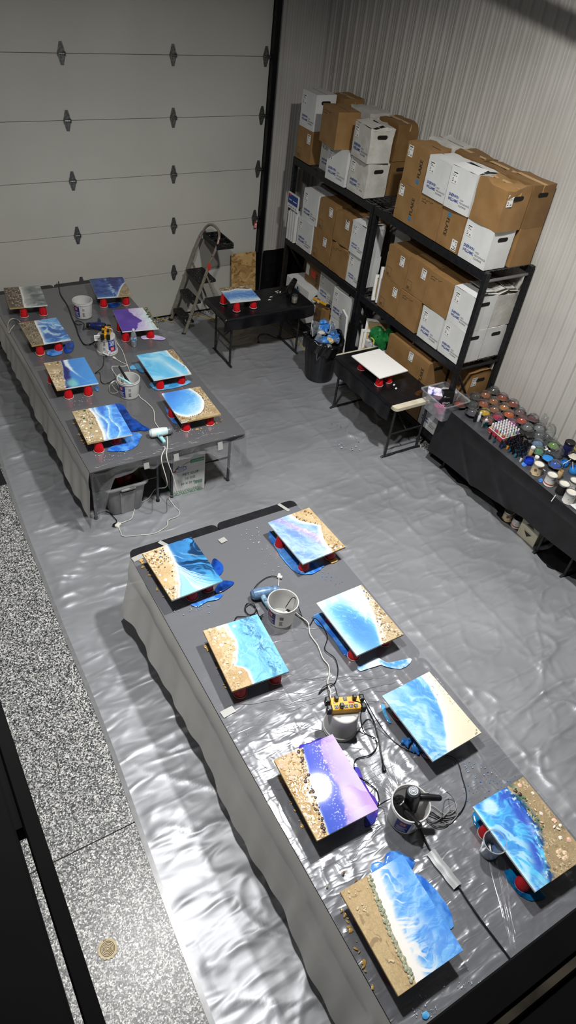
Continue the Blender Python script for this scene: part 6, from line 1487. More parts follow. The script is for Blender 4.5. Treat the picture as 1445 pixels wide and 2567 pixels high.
b = MB(F); mb_text(b, 'PET CUP', .040, T(.10,.245,0), sx=1.15); mb_text(b, '10 OZ.', .036, T(.125,.190,0), sx=1.15); mb_text(b, '50 X 20 Pcs', .034, T(.085,.130,0), sx=1.1); b.build('print_lines', mat('print_green_dark', '#4d7a68', .5), t)
b = MB(F); mb_text(b, 'CUSTO-MC', .030, T(.192,.394,.0005), sx=.95); b.build('band_lettering', m_lwhite, t)
b2 = MB(F @ T(.085,.335,0) @ RZ(.1)); b2.lathe([(0,.0003),(.06,.0003),(.06,0)], 28, sy=.48); b2.lathe([(0,.0006),(.053,.0006),(.053,.0)], 28, mi=1, sy=.44)
for k in range(6): b2.box(-.036+.012*k, -.028+.012*k, .003, .014, .0006, .001, 2); b2.box(-.03+.011*k, -.022+.011*k, -.014, -.004, .0006, .001, 2)
b2.tube([(-.07,-.03,.001),(-.05,.02,.001),(-.015,.045,.001)], .003, 4, 3); b2.tube([(.02,.04,.001),(.06,.055,.001),(.11,.058,.001)], .0014, 4, 4)
b2.build('oval_emblem', [m_sw, m_lwhite, m_sky, m_lred, m_grey], t)

# ================================================================ step ladder
m_alu = mat('painted_ladder_metal', '#9b978a', .4, .35, '#86816f', 30); m_step = mat('step_black_spattered', '#161618', .6, 0, '#bdbab2', 55, contrast=(.66,.70))
m_hand = mat('handle_worn', '#9b8f86', .4, .5, '#7c3b34', 25, contrast=(.58,.66))
la = thing('step_ladder', 'paint-spattered three-step ladder with a black tray by the garage door', 'ladder', (0,0,0))
rx = lambda z: 3.58+.375*z
for y in (7.89, 8.33):
    b = MB(); n = 10; prof = [(-.02,-.012),(.02,-.012),(.02,.012),(-.02,.012)]
    vs = [(rx(z)+dx, y+dy, z) for z in (0.012, 1.05) for dx, dy in prof]
    b.add(vs, [(0,1,5,4),(1,2,6,5),(2,3,7,6),(3,0,4,7),(0,3,2,1),(4,5,6,7)]); fr_ = b.build('front_rail', m_alu, la, bevel=.004)
    b = MB(); b.box(rx(0)-.026, rx(0)+.026, y-.018, y+.018, .006, .04); b.build('rubber_foot', m_rubber, fr_, bevel=.004)
    b = MB(); b.add([(x+dx, y+dy, z) for x, z in ((4.235,.012),(3.90,.80)) for dx, dy in ((-.013,-.010),(.013,-.010),(.013,.010),(-.013,.010))], [(0,1,5,4),(1,2,6,5),(2,3,7,6),(3,0,4,7),(0,3,2,1),(4,5,6,7)]); b.build('rear_leg', m_alu, la, bevel=.003)
    b = MB(); b.cyl((rx(.2)+.03, y, .21),(rx(.66)+.02, y, .72), .007, 6); b.build('step_link', m_blk, la)
b = MB(); b.tube([(rx(1.0),7.89,1.0),(rx(1.15)+.01,7.89,1.15),(rx(1.27)+.02,7.92,1.27),(rx(1.33)+.03,8.02,1.33),(rx(1.33)+.03,8.20,1.33),(rx(1.27)+.02,8.30,1.27),(rx(1.15)+.01,8.33,1.15),(rx(1.0),8.33,1.0)], .017, 10, n=6); b.build('hand_hoop', m_hand, la, smooth=50)
for z, d_ in ((.155,.10),(.42,.10)):
    b = MB(); b.box(rx(z)-.03, rx(z)+d_, 7.905, 8.315, z, z+.035); b.build('step', m_step, la, bevel=.006)
b = MB(); b.box(rx(.69)-.04, rx(.69)+.21, 7.905, 8.315, .69, .73); b.build('platform', m_step, la, bevel=.012, bseg=2)
b = MB(); b.cyl((4.235,7.89,.12),(4.235,8.33,.12), .008, 6); b.build('rear_crossbar', m_alu, la)
tz = 1.135; b = MB(); b.box(4.02,4.26,7.86,8.27,tz,tz+.02)
for q in ((4.02,4.04,7.86,8.27),(4.24,4.26,7.86,8.27),(4.04,4.24,7.86,7.88),(4.04,4.24,8.25,8.27)): b.box(*q, tz+.02, tz+.075)
b.box(4.04,4.24,8.06,8.075,tz+.02,tz+.06); b.build('tool_tray', m_step, la, bevel=.004)
b = MB(); b.box(rx(.92)-.021, rx(.92)+.021, 7.876, 7.879, .88, .97); b.build('warning_label', m_lred, la)
# particle board offcut leaning on the door
def osb_mat():
    m = bpy.data.materials.new('particle_board'); m.use_nodes = True; nt = m.node_tree; N = nt.nodes; L = nt.links; b = N['Principled BSDF']
    tc = N.new('ShaderNodeTexCoord'); v = N.new('ShaderNodeTexVoronoi'); v.inputs['Scale'].default_value = 1; mp = N.new('ShaderNodeMapping'); mp.inputs['Scale'].default_value = (14,14,38); mp.inputs['Rotation'].default_value = (0,.5,0)
    nz = N.new('ShaderNodeTexNoise'); nz.inputs['Scale'].default_value = 6; mx = N.new('ShaderNodeMixRGB'); mx.inputs[0].default_value = .25
    L.new(tc.outputs['Object'], nz.inputs[0]); L.new(tc.outputs['Object'], mx.inputs[1]); L.new(nz.outputs['Color'], mx.inputs[2]); L.new(mx.outputs[0], mp.inputs[0]); L.new(mp.outputs[0], v.inputs[0])
    s = N.new('ShaderNodeSeparateColor'); L.new(v.outputs['Color'], s.inputs[0]); r = N.new('ShaderNodeValToRGB'); e = r.color_ramp.elements
    e[0].color = (*lin('#8d6a38'),1); e[1].color = (*lin('#cfae74'),1); k = e.new(.4); k.color = (*lin('#b8935a'),1); k = e.new(.7); k.color = (*lin('#c39f66'),1)
    L.new(s.outputs[0], r.inputs[0]); L.new(r.outputs[0], b.inputs['Base Color']); b.inputs['Roughness'].default_value = .65
    bp = N.new('ShaderNodeBump'); bp.inputs['Strength'].default_value = .3; L.new(s.outputs[1], bp.inputs['Height']); L.new(bp.outputs[0], b.inputs['Normal'])
    return m
b = MB(); b.box(-.195,.195,-.006,.006,0,.80); tag(b.build('particle_board', osb_mat(), M=T(4.73, 8.33, .006) @ RX(D(-7))), 'particle board offcut leaning on the garage door behind the small black table', 'board')
# black plastic round the corner at the foot of the siding
A_, B_ = np.meshgrid(np.linspace(5.04, 5.735, 60), np.linspace(.004, .80, 50))
tag(put(grid_mesh('black_sheeting', A_, 8.425-.030*fbm(A_*4, B_*2.5, 4, 3)-.012*np.sin(A_*22), B_, m_bplast), 'black_sheeting'), 'black plastic sheeting hung on the siding beside the garage door', 'plastic sheet')
b = MB(); b.box(-.022,.022,-.002,.002,-.085,0); tg = thing('warning_tag', 'red and white warning tag hanging on the lowest right door hinge', 'tag', (4.895, 8.435, 1.21))
b.build('tag_card', m_lred, tg); b = MB(); b.box(-.015,.015,-.0032,-.002,-.072,-.02); b.box(-.008,.008,-.0036,-.003,-.06,-.05,1); b.box(-.008,.008,-.0036,-.003,-.042,-.034,1); b.build('white_panel', [m_lwhite, m_lred], tg)
b = MB(); b.tube([(0,0,-.004),(0,-.004,.02),(0,0,.03)], .0015, 5); b.build('wire_loop', m_galv, tg)
# cords on the floor by the ladder
cord('yellow extension cord trailing past the ladder feet', [(3.416, 8.452, 0.012),(3.497, 8.363, 0.012),(3.616, 8.250, 0.012),(3.751, 8.253, 0.012),(3.917, 8.310, 0.012),(4.007, 8.343, 0.012),(4.073, 8.245, 0.012),(4.107, 8.121, 0.012),(4.151, 8.081, 0.012),(4.169, 8.171, 0.020),(4.110, 8.178, 0.020),(4.187, 8.219, 0.012),(4.296, 8.170, 0.012),(4.514, 8.046, 0.012),(4.886, 7.770, 0.012),(4.989, 7.270, 0.012),(4.975, 7.064, 0.012),(4.954, 6.934, 0.012)], .006, m_ycord)
cord('black cord under the small black table', [(4.463, 7.381, 0.020),(4.511, 7.481, 0.020),(4.592, 7.536, 0.020),(4.684, 7.504, 0.020),(4.735, 7.391, 0.020),(4.830, 7.310, 0.020),(4.977, 7.306, 0.020),(5.083, 7.318, 0.020)], .005, m_kcord, [0])
# things on the small black table
jr = thing('sand_jar', 'glass jar of sand on the small black table', 'jar', (4.700, 6.971, 0.742))
b = MB(); b.lathe([(0,.003),(.034,0),(.038,.006),(.038,.075),(.031,.088),(.031,.10)], 22); b.build('jar_glass', clear_mat('jar_glass_m', '#eef2ee', .05, .15, .18), jr, smooth=40)
b = MB(); b.lathe([(0,.004),(.036,.004),(.036,.055),(0,.06)], 20); b.build('sand', mat('jar_sand', '#b5a37c', .8, 0, '#8e7d5a', 90), jr, smooth=40)
b = MB(); b.lathe([(.033,.09),(.033,.104),(0,.105)], 20); b.build('lid', m_galv, jr, smooth=40)
ht = dryer('black heat gun standing on the small black table beside the sand jar', m_blk, m_blk, m_blk, m_dgrey); pose(ht, tuple(np.array((4.769, 7.187, 0.742))+np.array((0,0,.10))), (.2,-.3,.93), (.5,.6,.2))
for k, (u, v) in enumerate(((692,731),(697,732),(701,730),(704,733),(696,734))):
    o = put(SH['fanw'], 'seashell', None, (4.651, 7.297, 0.742)); p = (4.651, 7.297, 0.742); o.location = (p[0]+.03*math.cos(k*1.3), p[1]+.028*math.sin(k*1.3), .742); o.scale = (.02,.02,.02); o.rotation_euler = (0,0,k)
    tag(o, 'white seashell in the small heap on the black table', 'shell', 'shell heap on the small black table')
b = MB(); b.tube([(4.631, 7.222, 0.746),(4.758, 7.274, 0.748)], .004, 6); tag(b.build('stir_stick', m_galv), 'thin metal stirrer lying by the shell heap', 'stirrer')
for lab, u, v in (('white paint scrap near the blue surf canvas, nearer the shells', 680, 741), ('white paint scrap near the blue surf canvas, nearer the cups', 676, 751)):
    b = MB(); b.tube([(-.02,0,0),(0,.006,.002),(.022,-.004,0)], [.004,.008,.003], 5); tag(b.build('paint_scrap', m_lwhite, loc=(4.482, 7.190, 0.744) if 'shells' in lab else (4.422, 7.126, 0.744)), lab, 'scrap')
# on the blank-canvas table
blob('brown stain on the black cloth of the cream-edged table', [(4.877, 4.675, 0.727),(4.979, 4.696, 0.727),(5.004, 4.635, 0.727),(4.938, 4.609, 0.727),(4.868, 4.628, 0.727)], ('#4a2c18','#3a2414'), .7275, 41)
for lab, q in (('small white paint flake near the blank canvas, longer of two', (4.728, 4.823, 0.729)), ('small white paint flake near the blank canvas, smaller of two', (4.752, 4.891, 0.729))):
    b = MB(); b.prism([(-.02,-.008),(.018,-.012),(.022,.006),(-.006,.01)], 0, .001); tag(b.build('paint_flake', m_lwhite, loc=q, rz=.6), lab, 'scrap')
# ================================================================ trash can
m_bag = mat('black_bag', '#0e0e10', .22, 0, '#141417', 18, bump=.6, bscale=16)
m_can = mat('black_can', '#1d1e20', .45, 0, '#242528', 10)
tc_ = thing('trash_can', 'round black trash can with a black liner overflowing beside the small tables', 'trash can', (4.78, 6.32, 0.008))
b = MB(); b.lathe([(0,.0),(.165,0),(.178,.012),(.222,.50),(.232,.505),(.236,.53),(.222,.535),(.17,.02),(0,.015)], 36)
b.build('can_body', m_can, tc_, smooth=35)
for k in range(8):
    a = 2*PI*k/8+.2; r = MB(); r.tube([(.176*math.cos(a),.176*math.sin(a),.03),(.218*math.cos(a),.218*math.sin(a),.44)], .008, 6); r.build('can_rib', m_can, tc_)
TH, SS = np.meshgrid(np.linspace(0, 2*PI, 120), np.linspace(0, 1, 26))
R_ = np.interp(SS, [0,.25,.45,.6,1], [.15,.205,.225,.255,.25])*(1+.03*np.sin(TH*7+SS*3)+.025*np.sin(TH*17+SS*9)); Zb = np.interp(SS, [0,.25,.45,.6,1], [.38,.50,.58,.56,.42])+.03*np.sin(TH*2+1)+.012*np.sin(TH*11)
put(grid_mesh('liner', R_*np.cos(TH), R_*np.sin(TH), Zb, m_bag), 'liner', tc_)
b = MB(); b.tube([(-.19,-.15,.46),(-.20,-.165,.40),(-.185,-.17,.37),(-.165,-.185,.42)], .008, 6, n=4); b.build('tie_handle', m_galv, tc_, smooth=50)
m_ccup = clear_mat('clear_cup', '#e6eef4', .08, .22, .2)
rnd = random.Random(12)
def clear_cup(lab, c, tilt, az):
    b = MB(); b.lathe([(0,.002),(.028,0),(.040,.10),(.043,.102),(.039,.102),(.027,.004)], 18)
    o = b.build('clear_plastic_cup', m_ccup, M=T(*c) @ RZ(az) @ RX(tilt), smooth=40); return tag(o, lab, 'cup', 'clear cups in the trash')
for k, (x, y, z, ti, az) in enumerate(((-.14,.06,.60,.25,.3),(-.135,.065,.66,.25,.3),(-.15,-.02,.55,.6,1.4),(.02,.09,.60,.4,2.2),(.06,-.06,.55,1.2,.4),(.13,.02,.60,.3,4.4),(.12,-.03,.57,.5,5.2),(-.02,-.12,.53,1.3,2.9),(-.09,.12,.58,.5,.9),(.09,.10,.60,.2,3.3),(-.07,-.08,.54,.9,4.6))):
    clear_cup('clear plastic cup among the blue gloves in the trash can', (4.78+x, 6.32+y, z), ti, az)
for lab, c, r_, sd in (('large crumpled blue glove on top of the trash, at the back', (.03,.07,.66), .075, 21), ('crumpled blue glove low at the left of the trash', (-.07,-.06,.575), .07, 22), ('crumpled blue glove at the right front of the trash', (.11,-.06,.585), .065, 23), ('small balled blue glove topping the trash', (.02,.10,.72), .04, 24), ('light blue glove on the right of the trash', (.12,.02,.60), .055, 25)):
    g = thing('crumpled_glove', lab, 'glove', (4.78+c[0], 6.32+c[1], c[2])); b = MB(); crumple(b, (0,0,0), r_, sd, (1.15,.9,.5), 18); b.build('glove_palm', m_glove, g, smooth=50)
    for k in range(4):
        a = rnd.random()*6.28; f_ = MB(); f_.tube([(0,0,.01),(r_*.8*math.cos(a),r_*.8*math.sin(a),.02),(r_*1.3*math.cos(a+.3),r_*1.3*math.sin(a+.3),-.02)], [.016,.013,.010], 7, n=3); f_.build('glove_finger', m_glove, g, smooth=50)
b = MB(); crumple(b, (0,0,0), .045, 31, (1,1,.7)); tag(b.build('crumpled_towel', mat('yellow_towel', '#cdb878', .8, 0, '#e0d6b8', 20, bump=.4), loc=(4.80, 6.22, .57), smooth=40), 'yellowish crumpled paper towel at the front of the trash', 'paper')
b = MB(); crumple(b, (0,0,0), .05, 33, (1.2,1,.6)); tag(b.build('crumpled_towel', mat('white_towel', '#d5d2c8', .8, 0, '#b9b3a2', 20, bump=.4), loc=(4.76, 6.36, .62), smooth=40), 'whitish crumpled paper towel in the middle of the trash', 'paper')
b = MB(); crumple(b, (0,0,0), .05, 35, (1,.7,.5)); tag(b.build('crumpled_foil', mat('foil', '#c9cbd0', .15, .9, '#8a8c92', 40, bump=.8), loc=(4.70, 6.12, .56), smooth=20), 'crumpled clear wrap hanging over the front of the liner', 'wrap')
for k, (x, y, a, l) in enumerate(((-.16,.08,.2,.16),(-.12,.09,-.3,.17),(-.10,.03,.5,.12),(.04,.10,.1,.15),(.11,.06,-.1,.14),(.06,.0,.4,.12),(-.17,.02,-.4,.12),(.13,.0,.2,.12))):
    b = MB(); b.cyl((0,0,0), (.3*l*math.sin(a), .2*l*math.cos(a*3), l), .0045, 6); tag(b.build('stir_stick', m_lwhite, loc=(4.78+x, 6.32+y, .60)), 'white plastic stir stick poking out of the trash can', 'stick', 'stir sticks in the trash')

# ================================================================ lowest rack level
carton('white carton with a violet print and a hazard diamond on the lowest shelf', 'w', 5.08, 7.22, Z3, .57, .455, .30, '', 0, .3, 61)
FW = frame((5.078, 7.79, Z3), (0,-1,0), (0,0,1)); b = MB(FW); b.box(.20,.46,.20,.26,0,.0004, 0); b.box(.12,.30,.29,.34,0,.0004, 1); b.lathe([(0,.001),(.02,.001),(.02,0)], 12, c=(.30,.40,0), mi=2)
o = bpy.data.objects[[q.name for q in bpy.data.objects if q.get('label', '').startswith('white carton with a violet')][0]]
b.M = o.matrix_basis.inverted() @ FW; b.v = []; b.f = []; b.mi = []
b.box(.20,.46,.26,.33,0,.0006, 0); b.box(.12,.34,.345,.38,0,.0006, 1); b.lathe([(0,.001),(.02,.001),(.02,0)], 12, c=(.30,.40,0), mi=2)
b.build('violet_print', [mat('print_violet', '#6a1f7a', .5), m_sky, m_ink], o)
FH = o.matrix_basis.inverted() @ frame((5.21, 7.218, Z3+.33), (1,0,0), (0,0,1)); b = MB(FH); q = .075
b.add([(0,-q,0),(q,0,0),(0,q,0),(-q,0,0)], [(0,1,2,3)], 0); b.add([(0,-q*.9,.0004),(q*.9,0,.0004),(0,q*.9,.0004),(-q*.9,0,.0004)], [(0,1,2,3)], 1)
b.add([(0,q*.88,.0008),(-q*.38,q*.5,.0008),(q*.38,q*.5,.0008)], [(0,1,2)], 0); b.add([(0,-q*.88,.0008),(q*.38,-q*.5,.0008),(-q*.38,-q*.5,.0008)], [(0,1,2)], 0); b.build('hazard_diamond', [m_ink, m_white], o)
ca = carton('brown carton with a red-orange sticker above the violet-printed carton', 'k', 5.24, 7.22, Z3+.37, .37, .37, .29, 'K', 0, .2, 62, mm=m_kraft2)
b = MB(frame((-.1475, .0, .20), (0,-1,0), (0,0,1))); b.box(-.035,.075,0,.085,0,.0008); b.box(-.02,.055,.03,.045,.0007,.0012,1); b.box(-.01,.04,.055,.068,.0007,.0012,1); b.box(-.165,-.09,-.02,.13,0,.0008,2); b.build('red_sticker', [m_red, m_lred, m_stick], ca)
carton('brown carton low behind the violet-printed carton', 'k', 5.42, 7.22, Z3, .37, .36, .29, '', 0, .2, 63, mm=m_kraft2)
carton('shaded white carton behind the leaning one on the lowest shelf', 'w', 5.22, 6.82, Z3+.37, .38, .37, .29, 'LS', 0, .2, 64)
carton('brown carton at floor level behind the small black table', 'k', 5.20, 6.80, Z3, .38, .36, .29, '', 0, .3, 65, mm=m_kraft2)
carton('small brown carton under the yellow spirit level', 'k', 5.08, 7.0-.22, Z3, .10, .39, .10, '', 0, .3, 66)
lc = carton('torn white carton tilted against the rack joint, black straps on its lid', 'w', 5.115, 6.36, Z3+.372, .36, .38, .28, 'LS', 0, .8, 67)
carton('white carton under the tilted one by the rack joint', 'w', 5.11, 6.36, Z3, .34, .366, .28, 'S', 0, .5, 68)
lv = thing('spirit_level', 'yellow spirit level lying on the small brown carton', 'level', (5.120, 7.557, 0.423))
p0 = Vector((5.100, 7.113, 0.666)); p1 = Vector((5.100, 6.793, 0.721)); lv.location = p0; dv = p1-p0
b = MB(); b.tube([(0,0,0), tuple(dv)], .022, 4); b.build('level_body', m_yel, lv); b = MB(); b.tube([tuple(dv), tuple(dv*1.12)], .024, 6); b.build('end_cap', m_blk, lv)
b = MB(); b.box(-.03,.03,-.024,.0,-.012,.012); b.build('vial_window', m_wcord, lv, loc=tuple(dv*.4))
for k in range(3):
    b = MB(); b.tube([(5.14+.03*k,6.42+.05*k,1.013),(5.2,6.5+.03*k,1.05),(5.26,6.60-.04*k,1.015)], .012, 6, n=5); tag(b.build('black_strap', m_blk, smooth=50), ('black strap curled on the torn white carton, nearest the aisle','black strap curled on the torn white carton, middle one','black strap curled on the torn white carton, nearest the siding')[k], 'strap')
def stretched(lab, M_, w, h, d=.018, back=True):
    """A canvas on stretcher bars, seen from the back."""
    t = thing('stretched_canvas', lab, 'canvas', M=M_); b = MB(); b.box(0,w,0,.004,0,h); b.build('cloth', m_blank, t)
    for q in ((0,.03,0,h),(w-.03,w,0,h),(.03,w-.03,0,.03),(.03,w-.03,h-.03,h)):
        s = MB(); s.box(q[0],q[1],-d,0,q[2],q[3]); s.build('stretcher_bar', m_blank, t)
    s = MB(); s.box(.03,w-.03,-.003,0,.03,h-.03); s.build('bare_back', m_wood, t)
    return t
for lab, y, x, z, w, h, tl in (('tall stretched canvas standing behind the other frames at the rack joint', 5.875, 5.16, Z2, .30, .60, .06), ('stretched canvas in front of the tall one at the rack joint', 5.915, 5.13, Z2, .30, .42, .05), ('smallest stretched canvas in front at the rack joint', 5.985, 5.12, Z2, .28, .30, .06)):
    stretched(lab, T(x, y, z) @ RZ(D(-14)) @ RX(-tl), w, h)
stretched('stretched canvas leaning outside the rack joint, wood brace showing', T(5.045, 6.20, .02) @ RZ(D(70)) @ RX(D(-4)), .20, .84)
stretched('white stretched canvas inside the lowest shelf beside the rack joint', T(5.16, 6.03, Z3) @ RZ(D(-35)) @ RX(-.12), .30, .62)
stretched('smaller white canvas in front of another inside the lowest shelf', T(5.13, 6.05, Z3) @ RZ(D(-25)) @ RX(-.10), .22, .48)
ws = thing('panel_stack', 'wrapped stack of white canvas panels at the garage door end of the middle shelf', 'panels', (5.09, 7.73, Z2))
for k in range(7):
    b = MB(); b.box(-.012+.006*(k % 2), .26, .0+.028*k, .024+.028*k, 0, .36+.012*(k % 3)); b.build('panel', m_white, ws)
bb = thing('label_card', 'blue and white label card on the front of the white panel stack', 'label', (5.074, 7.96, Z2+.40)); F = frame((0,0,0), (0,-1,0), (0,0,1)); b = MB(F); b.box(0,.25,0,.19,-.02,.0); b.box(.01,.245,.06,.175,.0,.0006,1); b.box(.01,.24,.012,.045,.0,.0006,2)
for k in range(4): b.box(.03+.055*k, .065+.055*k, .022, .030, .0006, .001, 1)
b.box(.03,.10,.10,.112,.0006,.001,0); b.box(.13,.22,.10,.112,.0006,.001,0); b.lathe([(0,.001),(.035,.001),(.035,0)], 16, c=(.045,.165,0), mi=3, sy=.4); b.build('card', [m_white, m_sw, m_stick, m_lred], bb)
# lowest shelf of the rack by the paint table
Z4 = Z3+.366
carton('brown carton in the top layer of the lowest shelf beside the green bag', 'k', 5.09, 5.14, Z4, .36, .365, .29, '', 0, .3, 71)
ck = carton('brown FLAKE carton with a torn label behind the cream-edged table', 'k', 5.085, 4.765, Z4, .365, .37, .31, 'sKH', 0, .4, 72)
carton('brown carton low under the FLAKE carton behind the cream-edged table', 'k', 5.10, 4.74, Z3, .35, .365, .29, '', 0, .2, 73)
carton('brown carton low behind the far end of the cream-edged table', 'k', 5.10, 5.12, Z3, .36, .365, .29, '', 0, .2, 74)
carton('brown carton low at the rack joint behind the cream-edged table', 'k', 5.12, 5.50, Z3, .36, .365, .29, '', 0, .2, 75)
carton('white carton at the bottom rack end with a clear bin on top', 'w', 5.10, 4.425, Z3, .30, .365, .29, 'LS', 0, .2, 76)
carton('brown carton with a white end label on the lowest shelf against the siding', 'k', 5.425, 4.43, Z4, .33, .35, .29, 'HE', 0, .5, 77)
carton('brown carton at floor level in the back row of the rack end', 'k', 5.42, 4.43, Z3, .34, .36, .27, '', 0, .2, 78, mm=m_kraft2)
carton('brown carton in the back row behind the torn-label FLAKE carton', 'k', 5.42, 4.80, Z4, .36, .36, .29, '', 0, .2, 79, mm=m_kraft2)
ad = MB(); ad.tube([(5.15,4.80,.995),(5.2,4.84,1.02),(5.27,4.86,1.0),(5.30,4.80,1.0)], .014, 6, n=5); ad.box(5.22,5.27,4.80,4.86,.994,1.02); tag(ad.build('black_adapter', m_blk, smooth=40), 'black adapter and lead on the torn-label FLAKE carton', 'adapter')
ad = MB(); ad.box(0,.05,0,.03,0,.025); tag(ad.build('white_plug', m_wcord, loc=(5.24, 4.775, .993), bevel=.003), 'small white plug beside the black adapter', 'plug')
m_gbag = mat('green_bag', '#1f7a3c', .3, 0, '#145c2c', 14, bump=.5, bscale=22)
gb = thing('green_bag', 'green plastic bag with a yellow print on the lowest shelf', 'bag', (5.20, 5.73, Z4+.10)); b = MB(); crumple(b, (0,0,.05), .15, 41, (.8,1.15,.7), 24); b.build('bag_body', m_gbag, gb, smooth=40)
b = MB(); b.tube([(-.14,.06,.04),(-.15,.03,.08),(-.13,.0,.06),(-.15,-.03,.03)], .008, 5, n=4); b.build('yellow_print', mat('print_yellow', '#c8c83a', .5), gb, smooth=50)
b = MB(); b.box(0,.24,0,.30,0,.09); tag(b.build('paper_bundle', m_white, loc=(5.08, 5.60, Z4), bevel=.012, bseg=2), 'white paper bundle under the green bag', 'paper')
b = MB(); b.box(0,.10,0,.10,0,.05); b.box(-.0006,0,.02,.08,.01,.04,1); tag(b.build('tape_box', [m_white, m_grey], loc=(5.06, 5.50, Z4+.02), rz=.2), 'small white box with a barcode beside the green bag', 'box')
# clear bin of epoxy boxes standing on the white carton
cb = thing('clear_bin', 'clear plastic bin of resin boxes on the white carton at the rack end', 'bin', (5.06, 4.40, Z4+.006)); m_bin = clear_mat('bin_plastic', '#e2e6ea', .1, .28, .12); b = MB()
rings = [rr_ring(.30,.36,.03,0), rr_ring(.34,.40,.03,.19), rr_ring(.37,.43,.03,.195), rr_ring(.37,.43,.03,.205), rr_ring(.335,.395,.03,.2)]
b.add([p for r in rings for p in r], [(j*K+k, j*K+(k+1) % K, (j+1)*K+(k+1) % K, (j+1)*K+k) for j in range(4) for k in range(K)]+[tuple(range(K-1,-1,-1))]); b.build('bin_shell', m_bin, cb, smooth=30)
m_gal = mat('galaxy_print', '#e6dff0', .3, 0, '#4a4fa8', 16, contrast=(.5,.62), detail=5); m_pink = mat('print_pink', '#d86a9c', .4)
def rbox(lab, c, rz, tl, w, d, h, mats, txt=None):
    t = thing('resin_box', lab, 'box', M=T(*c) @ RZ(rz) @ RX(tl)); b = MB(); b.box(-w/2,w/2,-d/2,d/2,0,h); b.build('box_body', mats, t, bevel=.002)
    if txt:
        q = MB(frame((-w/2+.012,-d/2-.0006,h*.35),(1,0,0),(0,0,1))); mb_text(q, txt, .030, Matrix.Identity(4), sx=.9); q.build('lettering', m_lwhite, t)
        q = MB(frame((-w/2+.012,-d/2-.0006,h*.68),(1,0,0),(0,0,1)))
        for k in range(4): q.box(.018*k, .018*k+.013, 0, .008, 0, .0003)
        q.build('small_print', m_grey, t)
rbox('white and galaxy-printed box lying tilted in the clear bin', (5.02, 4.50, .74), D(-40), D(25), .20, .10, .12, m_gal)
rbox('black EPOXY box upright in the clear bin', (5.07, 4.37, .66), D(-20), D(-8), .13, .07, .22, m_blk, 'EPOXY')
rbox('grey box at the back of the clear bin', (5.16, 4.46, .66), D(-30), D(10), .16, .08, .19, m_tote)
rbox('pink-printed box at the bottom front of the clear bin', (4.98, 4.36, .645), D(-30), 0, .12, .08, .09, m_pink)


# ================================================================ paint table along the siding
GW = 'paint tables along the siding'
folding_table('black-draped folding table along the siding, the end with the domed trays', 5.37, 3.415, .70, 1.83, .735, m_tabletop, GW, False, True, m_gun, .18)
folding_table('black-draped folding table along the siding, the end with the lidded cans', 5.37, 1.58, .70, 1.83, .735, m_tabletop, GW, False, True, m_gun, .18)
m_bcl = mat('black_draped_plastic', '#19191b', .33, 0, '#202023', 7, bump=.35, bscale=7)
m_film2 = mat('grey_film_top', '#4a4b4f', .3, 0, '#3d3e42', 9, bump=.4, bscale=18)
Yd, S2 = np.meshgrid(np.linspace(.66, 4.335, 300), np.linspace(0, 1, 50))
botz = np.interp(Yd, [.66, 2.2, 2.7, 2.9, 3.27, 3.9, 4.26, 4.34], [.34,.35,.335,.33,.25,.19,.165,.16])
fold = .025*np.exp(-((Yd-3.95+.9*(S2-.3)*.55)/.05)**2)+.02*np.exp(-((Yd-3.35+.8*(S2-.5)*.6)/.07)**2)+.010*np.sin(Yd*7+S2*2)
dr = put(grid_mesh('front_drape', 5.012-.045*S2-fold*S2**.7-.01*np.sin(np.clip(S2*10,0,PI)), Yd, .742-(.742-botz)*S2, m_bcl), 'front_drape')
cov = thing('table_drape', 'black plastic draped over the paint tables with a grey spattered top', 'plastic sheet'); dr.parent = cov
X_, Y_ = np.meshgrid(np.linspace(5.012, 5.725, 60), np.linspace(.66, 4.335, 300))
put(grid_mesh('top_sheet', X_, Y_, .741+.004*fbm(X_*9, Y_*9, 3, 4)*sstep(0,.04,X_-5.012), m_film2), 'top_sheet', cov)
Xe, S2 = np.meshgrid(np.linspace(5.012, 5.725, 40), np.linspace(0, 1, 25))
put(grid_mesh('end_drape', Xe-.0*S2, 4.337+.02*S2+.008*np.sin(Xe*20)*S2, .742-.56*S2, m_bcl), 'end_drape', cov)
# ---- octagonal domed trays
m_trayb = mat('black_tray', '#131314', .3, 0, '#1b1b1c', 20); m_domel = clear_mat('dome_lid', '#eef0f0', .05, .04, .08)
def oct_(b, prof, **k): return b.lathe(prof, 8, **k)
b = MB(RZ(PI/8)); oct_(b, [(0,.004),(.048,0),(.066,.03),(.078,.034),(.078,.037),(.064,.036),(.046,.008),(0,.008)]); TRAYM = b.mesh('tray_base', m_trayb, smooth=20)
b = MB(RZ(PI/8)); oct_(b, [(.078,.037),(.066,.041),(.060,.060)]); b.M = Matrix.Identity(4); b.lathe([(.056,.060),(.050,.074),(.036,.084),(.018,.088),(0,.0885)], 20); DOMEM = b.mesh('dome_lid', m_domel, smooth=40)
b = MB(); b.lathe([(.061,.030),(.045,.040),(.03,.036),(.012,.046),(0,.044)], 16); CONM = b.mesh('pigment', m_trayb, smooth=60)
def domed(lab, c, col, rz=None, lid=True):
    t = thing('domed_tray', lab, 'tray', (c[0], c[1], .746), random.random()*.8 if rz is None else rz, 'domed trays of pigment')
    put(TRAYM, 'tray_base', t)
    o = put(CONM, 'pigment', t); o.material_slots[0].link = 'OBJECT'; o.material_slots[0].material = mat('pigment'+col[1:], col, .35, .15, None, 60, bump=.3)
    if lid: put(DOMEM, 'dome_lid', t)
    return t
def z1(x, y): pass
